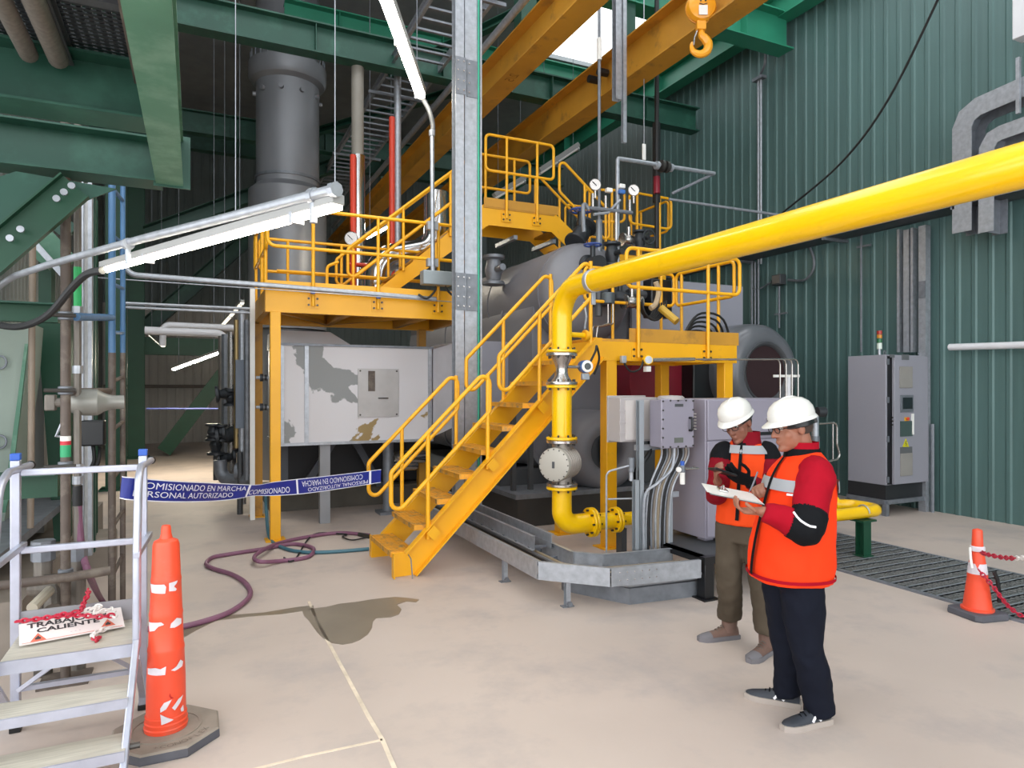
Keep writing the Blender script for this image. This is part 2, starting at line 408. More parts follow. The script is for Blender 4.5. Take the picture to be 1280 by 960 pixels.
for x in (-2.5, 2.5): MB().cyl((x, 13, 8), (x, 13, 10), .9, 10).xf(m4).build('bolt', bolt_m, t)
MB().tube([(-4, 10, 9.4), (0, 8.8, 9.4), (4, 10, 9.4)], .5, 6).xf(m4).build('retaining_ring', bolt_m, t)
MB().box(-5, 5, -14, -2, -4, 4).xf(m4).build('shackle_block', orange_h, t, bevel=.01)
hkp = [(1, -14, 0), (1, -19, 0), (5, -23, 0), (8, -29, 0), (6, -36, 0), (-1, -39, 0), (-8, -36, 0), (-10, -30, 0), (-9, -26, 0)]
MB().tube([V(p) for p in spline(hkp, 5)], [3.0+1.8*sin(pi*min(1, i/30)) if i < 31 else 3.0*(1-(i-30)/14) for i in range(41)], 10).xf(m4).build('hook', orange_h, t)
MB().tube([(-4, -14, 1), (-7, -22, 1), (-8, -30, 1)], .9, 6).xf(m4).build('safety_latch', chrome, t)
for x in (-6, 6): MB().cyl(lp(x, -22), lp(x*.6, -22)+V((0, 0, 1.6)), .012, 6).build('hoist_rope', black, t)
# ---------------------------------------------------------------- hanging wires
def wire(p0, p1, label, r=.006, clampz=None, group=None):
    t = T('hanger_wire', label, 'wire', p1, group)
    MB().cyl(p0, p1, r, 6).build('strand', galv, t)
    if clampz: MB().cyl((p1[0], p1[1], clampz-.03), (p1[0], p1[1], clampz+.03), r*3, 8).build('clamp', galv, t)
    return t
# ---------------------------------------------------------------- left mezzanine above the camera's left
t = T('mezzanine_platform', 'green steel mezzanine with deck grating and pipes overhead at the left', 'platform', (-1.0, 3.7, 3.01))
ZM = 3.01
bl, br_ = at(195, 230, z=ZM), at(229, 232, z=ZM)
bxc = (bl.x+br_.x)/2; bw = br_.x-bl.x
yb0, yb1 = 1.0, bl.y
mbt = MB().ibeam((bxc, yb0, ZM+.145), (bxc, yb1, ZM+.145), bw, .29, .014, .01)
green_soft = M('pale_and_lamplit_green', '#4f8068', .5, var=.1, vs=3, dirt='#6a937c', dirt_amt=.45, dirt_scale=4)  # lamp glow on the edge beam is put into this pale green
mbt.build('edge_beam', green_soft, t, smooth=0)
for yy in (3.69, 4.74):
    MB().ibeam((-2.3, yy, ZM+.15), (bxc-bw/2+.03, yy, ZM+.15), .22, .27, .012, .01).build('cross_beam', green, t, smooth=0)
mb = MB(); mb.box(bxc-bw/2-.014, bxc+bw/2+.04, yb1-.014, yb1, ZM-.014, ZM+.31)
mb.build('end_plate', green, t, smooth=0)
for x in (-.92,): MB().box(x-.06, x+.06, 3.63, 3.75, ZM+.008, ZM+.0148).build('scraped_patch', M('bare_cream_patch', '#d9c9b8', .6, var=.1), t, smooth=0)
gm = M('dark_deck_grating', '#3b3f43', .55, metal=.3, var=.1)
mb = MB(); x = -1.6
while x < -.22:
    mb.box(x, x+.021, 1.1, 3.68, 3.33, 3.34); x += .036
y = 1.1
while y < 3.68:
    mb.box(-1.6, -.22, y, y+.018, 3.325, 3.33); y += .036
mb.build('deck_grating', gm, t, smooth=0)
for x in (-.53, -1.02): MB().chan((x, 1.1, 3.285), (x, 3.68, 3.285), .04, .07).build('deck_joist', grey_dark, t, smooth=0)
for y in (2.2, 3.06): MB().bar((-1.6, y, 3.285), (-.2, y, 3.285), .055, .055).build('deck_joist', grey_dark, t, smooth=0)
MB().chan((-.245, 1.1, 3.25), (-.245, 3.66, 3.25), .04, .08).build('edge_angle', rust, t, smooth=0)
# knee brace and gusset plate on the far cross beam
yk = 4.66
g = [at(u, v, y=yk) for u, v in ((20, 214), (146, 236), (62, 268), (-6, 330), (-60, 330), (-60, 240))]
MB().prism(g, (0, .014, 0)).build('gusset_plate', green, t, smooth=0)
a, b = at(-70, 372, y=yk-.045), at(94, 232, y=yk-.045)
MB().chan(a, b, 0.06, .185, .01, up=(0, 0, 1)).build('knee_brace', green_dk, t, smooth=0)
for k in (.50, .58, .86, .92, .98):
    p = a.lerp(b, k); MB().cyl(p+V((0, -.05, 0)), p+V((0, -.03, 0)), .019, 12).build('bolt', galv, t)
for (u0, v0, u1, v1, r) in ((2, 0, 30, 66, .037), (42, 0, 82, 74, .041)):
    p0 = at(u0, v0, z=3.235); p1 = at(u1, v1, z=3.235)
    o = MB().cyl((p0.x, 1.1, 3.235), (p0.x, 3.6, 3.235), r, 14).build('overhead_pipe', pipe_dirty)
    tag(o, 'dusty grey pipe under the mezzanine deck, %s' % ('the one nearer the green edge beam' if r > .04 else 'the one at the upper left corner'), 'pipe', 'pipes under the mezzanine')
# ================================================================ YELLOW STAIR TO THE BURNER PLATFORM
T1 = T('access_stair', 'yellow steel stair with grating treads rising right to the burner platform', 'stair', (1.65, 6.53, 0))
def sline(x): return x-1.536        # top edge of the stringer
for sy, fl in ((6.12, 1), (6.94, -1)):
    y0, y1 = (sy, sy+.012) if fl == 1 else (sy-.012, sy)
    prof = [(1.648, 0), (1.866, 0), (3.95, 2.084), (3.95, 2.30), (3.836, 2.30), (1.76, .224), (1.648, .224)]
    mb = MB().prism([(x, y0, z) for x, z in prof], (0, y1-y0, 0))
    fy = (sy-.07, sy) if fl == 1 else (sy, sy+.07)
    # flanges along top and bottom edge
    for (xa, za), (xb, zb) in (((1.76, .224), (3.836, 2.30)), ((1.866, 0), (3.95, 2.084))):
        n = V((-.7071, 0, .7071))*(-.012 if (xa, za) == (1.76, .224) else .012)
        mb.prism([V((xa, fy[0], za)), V((xb, fy[0], zb)), V((xb, fy[0], zb))+n, V((xa, fy[0], za))+n], (0, fy[1]-fy[0], 0))
    mb.box(1.648, 1.66, fy[0], fy[1], 0, .224)
    mb.build('stringer', yellow, T1, smooth=0)
tread_m = M('worn_yellow_tread', '#d9992a', .55, var=.15, vs=8, dirt='#8f7a55', dirt_amt=.42, dirt_scale=10)
for i in range(9):
    z = .235+i*.228; x0 = z+1.40; x1 = x0+.235
    mb = MB()
    mb.box(x0, x0+.012, 6.135, 6.925, z-.045, z); mb.box(x1-.008, x1, 6.135, 6.925, z-.03, z)
    mb.box(x0, x1, 6.132, 6.14, z-.05, z); mb.box(x0, x1, 6.92, 6.928, z-.05, z)
    y = 6.16; k = 0
    while y < 6.9:
        mb.box(x0, x1, y, y+.007, z-.028, z-.002); y += .038
    xx = x0+.04
    while xx < x1-.02:
        mb.box(xx, xx+.007, 6.135, 6.925, z-.02, z-.004); xx += .045
    mb.build('tread', tread_m, T1, smooth=0)
RR = .0215
def panel(parent, P0, P1, drop, posts, name='handrail', r=RR, mat=yellow_rail, foot=None, ends=(1, 1), bend=.07, postname='post'):
    """closed loop handrail: top rail P0->P1, lower rail 'drop' below; posts: list of (t, bottom z or Vector)"""
    P0, P1 = V(P0), V(P1); dn = V((0, 0, -drop))
    loop = MB()
    if ends == (1, 1): loop.tube([P0, P1, P1+dn, P0+dn], r, 10, bend=bend, closed=True)
    elif ends == (1, 0): loop.tube([P1, P0, P0+dn, P1+dn], r, 10, bend=bend)
    elif ends == (0, 1): loop.tube([P0, P1, P1+dn, P0+dn], r, 10, bend=bend)
    else: loop.tube([P0, P1], r, 10).tube([P0+dn, P1+dn], r, 10)
    h = loop.build(name, mat, parent, smooth=50)
    for t, zb in posts:
        p = P0.lerp(P1, t); p = p-V((0, 0, bend*.75)) if (t > .93 or t < .06) else p; q = V((p.x, p.y, zb)) if not isinstance(zb, Vector) else zb
        MB().cyl(q, p, r*.97, 10).build(postname, mat, h, smooth=50)
    return h
for sy in (6.085, 6.975):
    panel(T1, (1.63, sy, .98), (2.62, sy, 1.97), .44, [(.36, sline(1.99)-.12), (.98, sline(2.62)-.12)])
    panel(T1, (2.72, sy, 2.08), (3.80, sy, 3.17), .44, [(.42, sline(3.19)-.12), (.985, 2.2)])
for sy in (6.05,):
    for x in (2.03, 2.64, 3.2):
        z = sline(x)
        MB().obox((x, sy-.004, z-.10), (.10, .012, .10), Matrix.Rotation(-pi/4, 3, 'Y')).build('bolt_plate', yellow, T1, smooth=0)
MB().tube([(1.80, 6.10, .20), (1.80, 6.02, .18), (1.81, 6.0, .0)], .006, 6).build('earth_strap', galv_dk, T1)

# ================================================================ BURNER PLATFORM
T2 = T('burner_platform', 'low yellow access platform in front of the boiler, at the top of the stair', 'platform', (4.9, 6.7, 0))
PX0, PX1, PY0, PY1, PZ = 3.86, 5.92, 6.2, 7.35, 2.30
for (a, b, f) in (((PX0, PY0+.03, 2.165), (PX1, PY0+.03, 2.165), -1), ((PX0, PY1-.03, 2.165), (PX1, PY1-.03, 2.165), 1)):
    MB().chan(a, b, .07, .21, .012, flip=f if a[1] < 7 else -f).build('deck_beam', yellow, T2, smooth=0)
for x in (PX0+.03, 4.9, PX1-.03): MB().bar((x, PY0+.04, 2.165), (x, PY1-.04, 2.165), .06, .2).build('cross_beam', yellow, T2, smooth=0)
mb = MB(); y = PY0
while y < PY1: mb.box(PX0, PX1, y, y+.006, 2.27, 2.30); y += .035
x = PX0
while x < PX1: mb.box(x, x+.006, PY0, PY1, 2.285, 2.298); x += .06
mb.build('deck_grating', tread_m, T2, smooth=0)
MB().box(4.36, PX1+.03, PY0-.005, PY0+.008, 2.275, 2.425).build('toe_board', yellow_old, T2, smooth=0)
MB().box(PX1+.02, PX1+.03, PY0, PY1, 2.275, 2.425).build('toe_board', yellow_old, T2, smooth=0)
for x, y in ((4.13, 6.27), (5.80, 6.27), (4.02, 7.12), (5.62, 7.25)):
    c = MB().bar((x, y, .012), (x, y, 2.07), .135, .135, up=(0, 1, 0)).build('column', yellow, T2, bevel=.008)
    MB().box(x-.13, x+.13, y-.12, y+.12, 0, .014).build('base_plate', yellow, c, smooth=0)
def brk(parent, x, y, z, n=2, mat=yellow):
    o = MB().box(x-.075, x+.075, y-.006, y, z-.08, z+.06).build('bracket', mat, parent, smooth=0)
    for dx in (-.05, .05):
        for dz in (-.045, .03): MB().cyl((x+dx, y-.022, z+dz), (x+dx, y-.006, z+dz), .013, 6).build('bolt', bolt_m, o)
x1, x2 = at(796, 430, y=PY0).x, at(883, 430, y=PY0).x
panel(T2, (4.30, PY0-.03, 3.31), (PX1+.02, PY0-.03, 3.31), .43, [((x1-4.3)/(PX1+.02-4.3), 2.10), ((x2-4.3)/(PX1+.02-4.3), 2.10)], name='guardrail', bend=.08)
for x in (x1, x2): brk(T2, x, PY0-.005, 2.16)
panel(T2, (PX1+.02, PY0+.06, 3.31), (PX1+.02, PY1, 3.31), .43, [(.25, 2.2), (.9, 2.2)], name='guardrail')
panel(T2, (4.5, PY1+.03, 3.31), (PX1, PY1+.03, 3.31), .43, [(.3, 2.2), (.85, 2.2)], name='guardrail')

# ================================================================ UPPER PLATFORM
T3 = T('upper_platform', 'high yellow platform with guardrails standing over the white peeling duct', 'platform', (2.1, 9.0, 0))
UX0, UX1, UY0, UY1, UZ = .72, 3.3, 8.16, 9.9, 2.90
MB().chan((UX0, UY0+.03, 2.77), (UX1, UY0+.03, 2.77), .07, .27, .013, flip=-1).build('deck_beam', yellow, T3, smooth=0)
MB().chan((UX0, UY1-.03, 2.77), (UX1, UY1-.03, 2.77), .07, .27, .013).build('deck_beam', yellow, T3, smooth=0)
for x in (UX0+.03, 1.7, 2.7, UX1-.03): MB().bar((x, UY0+.04, 2.77), (x, UY1-.04, 2.77), .07, .24).build('cross_beam', yellow_old, T3, smooth=0)
for a, b in (((.8, 8.3, 2.68), (1.7, 9.8, 2.68)), ((1.7, 9.8, 2.68), (2.6, 8.3, 2.68))): MB().bar(a, b, .06, .05).build('deck_bracing', yellow_old, T3, smooth=0)
MB().box(UX0, UX1, UY0, UY1, 2.895, 2.905).build('deck_plate', yellow_old, T3, smooth=0)
MB().box(UX0, UX1, UY0-.008, UY0, 2.905, 3.0).build('toe_board', yellow, T3, smooth=0)
for x, y in ((.83, 8.2), (.77, 9.82), (3.1, 9.82)):
    c = MB().bar((x, y, .012), (x, y, 2.64), .115, .115, up=(0, 1, 0)).build('column', yellow if y < 9 else yellow_old, T3, bevel=.006)
    MB().box(x-.11, x+.11, y-.11, y+.11, 0, .014).build('base_plate', yellow, c, smooth=0)
ux = [at(u, 350, y=UY0).x for u in (391, 472, 547)]
L = UX1-.76
panel(T3, (.74, UY0-.03, 3.84), (UX1, UY0-.03, 3.84), .45, [((x-.74)/(UX1-.74), 2.72) for x in ux], name='guardrail', ends=(1, 0), bend=.09)
for x in ux: brk(T3, x, UY0-.008, 2.78)
panel(T3, (.74, UY0+.1, 3.84), (.74, UY1, 3.84), .45, [(.05, 2.85), (.35, 2.85), (.9, 2.85)], name='guardrail')
panel(T3, (.80, UY1+.03, 3.84), (UX1, UY1+.03, 3.84), .45, [(.15, 2.85), (.45, 2.85), (.8, 2.85)], name='guardrail', ends=(1, 0))
MB().tube([(1.0, UY1-.25, 3.36), (UX1, UY1-.25, 3.36)], .02, 8).build('pipe_guard', yellow_rail, T3)

# ================================================================ CROSSOVER STAIR
T4 = T('crossover_stair', 'yellow crossover stair climbing from the upper platform over the boiler and down again', 'stair', (3.5, 9.3, 2.9))
def s2(x): return 3.12+.845*(x-2.27)
CX0, CX1, CZ = 3.78, 4.95, 4.40
for sy in (9.0, 9.72):
    pr = [(2.02, 2.905), (2.24, 2.905), (3.86, s2(3.86)-.33), (CX1-.05, s2(3.86)-.33), (5.85, 3.44), (5.85, 3.75), (CX1, CZ+.03), (CX0, CZ+.03), (2.02, s2(2.02))]
    MB().prism([(x, sy, z) for x, z in pr], (0, .014, 0)).build('stringer', yellow, T4, smooth=0)
mb = MB().box(CX0, CX1, 8.99, 9.74, CZ-.02, CZ)
mb.build('landing_plate', yellow_old, T4, smooth=0)
MB().box(CX0, CX1+.06, 8.985, 8.995, CZ, CZ+.13).build('toe_board', yellow_old, T4, smooth=0)
for i in range(6):
    z = 3.12+i*.213; x = (z-3.12)/.845+2.22
    MB().box(x, x+.22, 9.014, 9.72, z-.03, z).build('tread', yellow_old, T4, smooth=0)
for i in range(4):
    z = 4.2-i*.213; x = CX1+.02+i*.25
    MB().box(x, x+.22, 9.014, 9.72, z-.03, z).build('tread', yellow_old, T4, smooth=0)
for a, b in (((3.6, 9.01, 4.02), (3.6, 9.7, 4.02)), ((4.3, 9.01, 4.0), (4.3, 9.7, 4.0)), ((CX1, 9.01, 4.0), (CX1, 9.7, 4.0))):
    MB().bar(a, b, .06, .06).build('cross_angle', galv_dk, T4, smooth=0)
for sy in (8.97, 9.77):
    panel(T4, (1.82, sy, 3.60), (3.62, sy, 5.11), .44, [(.04, 2.95), (.42, s2(2.56)), (.8, s2(3.2))])
    panel(T4, (3.80, sy, 5.44), (4.92, sy, 5.44), .52, [(.3, CZ-.15), (.75, CZ-.15)])
    panel(T4, (5.02, sy, 5.28), (5.92, sy, 4.56), .52, [(.5, 3.95), (.93, 3.65)])
for x in (3.80+.3*1.12, 3.80+.75*1.12): brk(T4, x, 8.985, CZ-.12)
MB().tube([(1.55, 8.97, 2.95), (1.55, 8.97, 3.35), (1.70, 8.97, 3.42)], .02, 8, bend=.08).build('grab_rail', yellow_rail, T4)

# drum-top rails at the far right
T5 = T('drum_platform', 'small yellow railed platform behind the gauges on top of the boiler', 'platform', (6.6, 9.6, 3.5))
MB().box(5.9, 7.35, 9.3, 10.3, 3.92, 3.98).build('deck_plate', yellow_old, T5, smooth=0)
MB().chan((5.9, 9.3, 3.88), (7.35, 9.3, 3.88), .06, .16, flip=-1).build('deck_beam', yellow, T5, smooth=0)
for x in (6.0, 7.25):
    for y in (9.35, 10.2): MB().bar((x, y, 3.4), (x, y, 3.9), .09, .09, up=(0, 1, 0)).build('column', yellow, T5, smooth=0)
panel(T5, (6.52, 9.27, 5.02), (7.38, 9.27, 5.0), .52, [(.18, 3.85), (.72, 3.85)], name='guardrail', bend=.09)
panel(T5, (5.65, 9.27, 4.95), (6.42, 9.27, 5.03), .52, [(.12, 3.85), (.68, 3.85)], name='guardrail', bend=.09)
panel(T5, (7.40, 9.37, 5.0), (7.40, 10.3, 5.0), .52, [(.3, 3.85), (.85, 3.85)], name='guardrail', bend=.09)
panel(T5, (5.9, 10.33, 5.0), (7.3, 10.33, 5.0), .52, [(.3, 3.85), (.75, 3.85)], name='guardrail', bend=.09)
# ================================================================ GAS PIPE
GX, GY = 3.2, 5.67
T6 = T('gas_pipe', 'thick bright yellow gas pipe running overhead and bending down beside the stair', 'pipe', (GX, GY, 0))
R6 = .098
MB().tube([(GX, -1.2, 2.712), (GX, GY, 2.712), (GX, GY, 2.12)], R6, 32, bend=.30, seg=10).build('overhead_run', pipe_yellow, T6, smooth=60)
MB().lathe([(R6+.001, -.028), (R6+.009, -.024), (R6+.009, .024), (R6+.001, .028)], (GX, 5.1, 2.712), (0, 1, 0), 36).build('pipe_clamp', galv, T6)
MB().box(GX-.02, GX+.02, 5.09, 5.11, 2.50, 2.615).build('clamp_bolt', galv, T6, bevel=.004)
def flange(z, mat, r=.15, h=.026, nm='flange', par=T6, nb=8, c=(GX, GY), ax=(0, 0, 1), nbr=None):
    o3 = V((c[0], c[1], z)) if ax == (0, 0, 1) else V(c)
    f = MB().lathe([(r-.005, -h/2), (r, -h/2+.005), (r, h/2-.005), (r-.005, h/2)], o3, ax, 36).build(nm, mat, par, smooth=40)
    bolts(o3, ax, r-.026, nb, .011, h*.9+.012, parent=f)
    return f
flange(2.115, pipe_yellow); flange(2.083, steel, .152, .03)
MB().lathe([(.105, 2.07), (.098, 2.05), (.068, 1.99), (.058, 1.955), (.058, 1.91), (.070, 1.87), (.095, 1.835), (.105, 1.82)], (GX, GY, 0), n=32).build('venturi_body', steel, T6, smooth=60)
flange(1.805, steel, .152, .03); flange(1.774, pipe_yellow)
MB().cyl((GX, GY, 1.765), (GX, GY, 1.29), R6-.002, 32).build('riser', pipe_yellow, T6)
flange(1.275, pipe_yellow); flange(1.243, steel, .150, .03)
# rotary meter
mdir = V((-.80, -.60, 0)); mc = V((GX-.005, GY, 1.035)); mside = V((.60, -.80, 0))
meter_m = M('cast_meter_grey', '#9b948c', .42, metal=.45, var=.1, vs=8)
prof = []
for k in range(6):
    x = -.13+k*.043; prof += [(.148, x), (.162, x+.010), (.162, x+.022), (.148, x+.032)]
MB().lathe([(.11, -.16), (.14, -.15)]+prof+[(.148, .14)], mc, mdir, 36).build('meter_body', meter_m, T6, smooth=35)
MB().lathe([(.0, .186), (.04, .186), (.13, .182), (.155, .176), (.160, .165), (.160, .14)], mc, mdir, 40).build('meter_cover', M('meter_cover_grey', '#b5b0a6', .45, metal=.2, var=.05), T6, smooth=40)
bolts(mc+mdir*.172, mdir, .146, 16, .007, .011, parent=T6)
MB().obox(mc+mdir*.188, (.024, .010, .062), Matrix((mside, mdir, V((0, 0, 1)))).transposed()).build('nameplate', grey_dark, T6, smooth=0)
for za, zb in ((1.14, 1.235), (.835, .93)): MB().cyl((GX, GY, za), (GX, GY, zb), .095, 24).build('meter_neck', meter_m, T6)
flange(.828, steel, .150, .03); flange(.797, pipe_yellow)
LZ = .435
MB().tube([(GX, GY, .79), (GX, GY, LZ), (3.50, GY, LZ)], R6-.002, 32, bend=.27, seg=10).build('lower_elbow', pipe_yellow, T6, smooth=60)
for x in (3.515, 3.548): flange(0, pipe_yellow, .145, .028, c=(x, GY, LZ), ax=(1, 0, 0))
MB().cyl((3.56, GY, LZ), (3.80, GY, LZ), .088, 24, r2=.078).build('reducer', pipe_yellow, T6)
for x in (3.805, 3.837): flange(0, pipe_yellow, .128, .026, c=(x, GY, LZ), ax=(1, 0, 0))
MB().cyl((3.84, GY, LZ), (4.9, GY, LZ), .068, 24).build('lower_run', pipe_yellow, T6)
MB().box(3.86, 3.92, GY-.05, GY+.05, 0, .35).build('pipe_support', grey_dark, T6, smooth=0)
# small side stub and transmitter
MB().cyl((GX+.08, GY, 2.28), (GX+.30, GY+.05, 2.28), .026, 14).build('side_stub', pipe_yellow, T6)
MB().lathe([(.055, 0), (.055, .025), (.04, .025), (.04, .06)], (GX+.28, GY+.05, 2.28), (1, 0, 0), 16).build('stub_flange', yellow, T6)
T7 = T('pressure_transmitter', 'blue and white pressure transmitter mounted beside the gas pipe venturi', 'transmitter', (GX+.25, GY-.02, 1.9))
tdir = V((-.2, -.98, 0))
MB().cyl((GX+.05, GY-.02, 1.965), (GX+.22, GY-.02, 1.965), .016, 10).build('stem', steel, T7)
MB().lathe([(.0, -.06), (.055, -.06), (.062, -.05), (.062, .05), (.055, .06), (0, .06)], V((GX+.25, GY-.02, 1.97)), tdir, 24).build('housing', M('transmitter_blue', '#3f6fb5', .4), T7)
MB().lathe([(.0, .075), (.042, .075), (.056, .07), (.058, .06)], V((GX+.25, GY-.02, 1.97)), tdir, 24).build('cover', white_pl, T7)
MB().lathe([(.0, .079), (.03, .079), (.034, .075)], V((GX+.25, GY-.02, 1.97)), tdir, 20).build('display', glassm, T7)
MB().tube(spline([(GX+.30, GY, 1.98), (GX+.38, GY, 2.12), (GX+.46, GY+.1, 2.18), (GX+.52, GY+.15, 2.05), (GX+.49, GY+.2, 1.9)], 6), .012, 8).build('cable', black, T7)
MB().box(GX+.21, GX+.29, GY-.04, GY, 1.84, 1.905).build('manifold', galv, T7, bevel=.006)
# ================================================================ BOILER
T8 = T('boiler', 'huge grey steam boiler with rounded drum behind the yellow stair', 'boiler', (5.9, 10.5, 0))
def casing_ring(y, inset=0):
    x0, x1, z0, z1 = 4.22+inset, 8.0-inset, .62+inset, 3.42-inset
    pts = []
    for cx, cz, r, a0 in ((x1-.08, z0+.08, .08, -90), (x1-.08, z1-.08, .08, 0), (x0+.7, z1-.7, .7, 90), (x0+.3, z0+.3, .3, 180)):
        for k in range(9):
            an = radians(a0+k*90/8); pts.append(V((cx+r*cos(an), y, cz+r*sin(an))))
    return pts
MB().loft([casing_ring(8.36, .06), casing_ring(8.32, .04), casing_ring(8.32), casing_ring(14.2)]).build('casing', grey_boiler, T8, smooth=35)
for y in (9.35, 10.6, 11.9, 13.2):
    MB().loft([casing_ring(y-.02, -.004), casing_ring(y-.02, -.02), casing_ring(y+.02, -.02), casing_ring(y+.02, -.004)], caps=False).build('casing_seam', grey_boiler, T8, smooth=35)
MB().loft([[V((x, 8.26, z)) for x, z in ((5.85, 1.0), (8.02, 1.0), (8.02, 3.40), (5.85, 3.40))], [V((x, 8.315, z)) for x, z in ((5.85, 1.0), (8.02, 1.0), (8.02, 3.40), (5.85, 3.40))]]).build('windbox_panel', grey_boiler_lt, T8, smooth=0)
MB().box(7.3, 7.6, 8.25, 8.26, 2.6, 3.15).build('inspection_panel', grey_boiler_lt, T8, smooth=0)
DX, DZ, DR = 4.92, 3.08, .70
MB().lathe([(0, -.26), (.2, -.25), (.4, -.20), (.56, -.11), (.66, 0), (DR, .10), (DR, 6.2), (.6, 6.35), (0, 6.4)], (DX, 7.95, DZ), (0, 1, 0), 48).build('steam_drum', grey_boiler, T8, smooth=40)
for y in (8.15, 9.9, 11.6): MB().lathe([(DR, -.02), (DR+.012, -.02), (DR+.012, .02), (DR, .02)], (DX, y, DZ), (0, 1, 0), 48).build('drum_band', grey_boiler, T8)
MB().cyl((DX, 7.62, DZ), (DX, 7.74, DZ), .24, 28).build('drum_manhole', grey_dark, T8, bevel=.01)
# lower drum with ring shaped access way
MX, MZ = 5.04, .90
MB().lathe([(.25, .06), (.25, -.06), (.30, -.13), (.40, -.15), (.50, -.10), (.55, .02), (.56, .15), (.56, .9)], (MX, 7.75, MZ), (0, 1, 0), 44, cap=False).build('mud_drum', grey_boiler, T8, smooth=50)
MB().cyl((MX, 7.83, MZ), (MX, 7.86, MZ), .27, 32).build('drum_cover', grey_dark, T8)
MB().box(MX-.05, MX+.05, 7.72, 7.80, MZ-.17, MZ+.17).build('cover_yoke', M('yoke_grey', '#6e7175', .4, metal=.4), T8, bevel=.01)
MB().cyl((MX, 7.69, MZ), (MX, 7.83, MZ), .035, 12).build('cover_bolt', bolt_m, T8)
for y in (8.35, 14.0): MB().box(3.75, 7.95, y, y+.25, .35, .64).build('saddle', grey_dark, T8, smooth=0)
MB().box(3.66, 7.9, 7.62, 14.4, .0, .36).build('skid_base', M('dark_skid', '#383634', .6, var=.15), T8, smooth=0)
MB().box(3.62, 7.92, 7.58, 14.4, .36, .42).build('skid_ledge', galv_dk, T8, smooth=0)
for x in (3.75, 4.0): MB().box(x-.03, x+.03, 7.9, 7.96, .42, 1.5).build('support_strut', grey_dark, T8, smooth=0)
# pale transition panel between duct and boiler
MB().box(3.46, 4.24, 9.1, 10.3, 1.25, 2.45).build('inlet_spool', grey_boiler_lt, T8, smooth=0)
# ================================================================ BURNER
T9 = T('burner_hood', 'rounded dark grey burner air hood with open round mouth right of the platform', 'burner', (7.36, 7.4, 1.3))
BX, BZ, BY = 7.36, 1.98, 7.15
MB().lathe([(.38, .30), (.375, .02), (.40, -.03), (.50, -.06), (.62, -.0), (.70, .12), (.72, .3), (.72, 1.1)], (BX, BY, BZ), (0, 1, 0), 48, cap=False).build('hood_shell', burner_grey, T9, smooth=60)
MB().lathe([(.38, .0), (.40, -.045), (.43, -.055), (.44, -.04)], (BX, BY, BZ), (0, 1, 0), 48, cap=False).build('mouth_rim', grey_dark, T9, smooth=60)
MB().lathe([(.38, .0), (.36, .5), (.30, .52), (0, .53)], (BX, BY, BZ), (0, 1, 0), 40).build('throat', M('dark_throat', '#2a1216', .7), T9, smooth=40)
for dx, dz in ((-.22, -.05), (-.06, -.06)):
    MB().cyl((BX+dx, BY+.1, BZ+dz), (BX+dx, BY+.55, BZ+dz), .035, 12).build('sight_tube', galv, T9)
for dx in (-.15, .05): MB().tube([(BX+dx, BY+.15, BZ-.08), (BX+dx+.02, BY+.12, BZ-.3), (BX+dx, BY+.3, BZ-.42)], .012, 8, bend=.05).build('hose', black, T9)
T10 = T('burner_register', 'dark red burner drum with black front under the yellow platform', 'burner', (5.9, 7.9, 1.2))
MB().cyl((6.05, 7.75, 1.85), (6.05, 8.24, 1.85), .60, 40).build('red_drum', red_dark, T10)
MB().box(6.36, 6.78, 7.5, 8.2, 1.25, 2.25).build('black_housing', black_pl, T10, bevel=.02)
for z in (1.3,): MB().box(5.7, 6.7, 7.8, 8.2, .42, 1.25).build('stand', grey_dark, T10, smooth=0)
# red fittings above deck
MB().box(5.95, 6.2, 8.0, 8.2, 2.45, 2.62).build('ignitor_box', M('bright_red_paint', '#c02030', .4), T10, bevel=.01)
# ================================================================ STACK
T11 = T('exhaust_stack', 'tall round grey exhaust stack rising to the roof at the back', 'stack', (1.68, 14.0, 0))
st_m = M('stack_grey', '#85878c', .4, metal=.25, var=.06, vs=1)
MB().lathe([(.74, 2.9), (.74, 5.62), (.60, 5.75), (.60, 7.86), (.60, 9.6)], (1.66, 14, 0), n=40).build('shell', st_m, T11, smooth=30)
MB().lathe([(.60, 7.72), (.70, 7.78), (.74, 7.86), (.74, 8.1), (.60, 8.12)], (1.66, 14, 0), n=40).build('flange', st_m, T11, smooth=30)
for i in range(28):
    an = 2*pi*i/28; p = V((1.66+.70*cos(an), 14+.70*sin(an), 8.1)); MB().cyl(p, p+V((0, 0, .2)), .012, 6).build('bolt', galv_dk, T11)
for i in range(10):
    an = 2*pi*i/10; p = V((1.66+.60*cos(an), 14+.60*sin(an), 7.5)); MB().cyl(p, V((1.66+.66*cos(an), 14+.66*sin(an), 7.5)), .045, 10).build('port', st_m, T11)
MB().lathe([(.615, 5.85), (.625, 5.85), (.625, 5.9), (.615, 5.9)], (1.66, 14, 0), n=40).build('band', galv_dk, T11)
MB().lathe([(.62, .0), (.62, 2.9), (.74, 2.9)], (1.66, 14, 0), n=32).build('base_shell', st_m, T11)
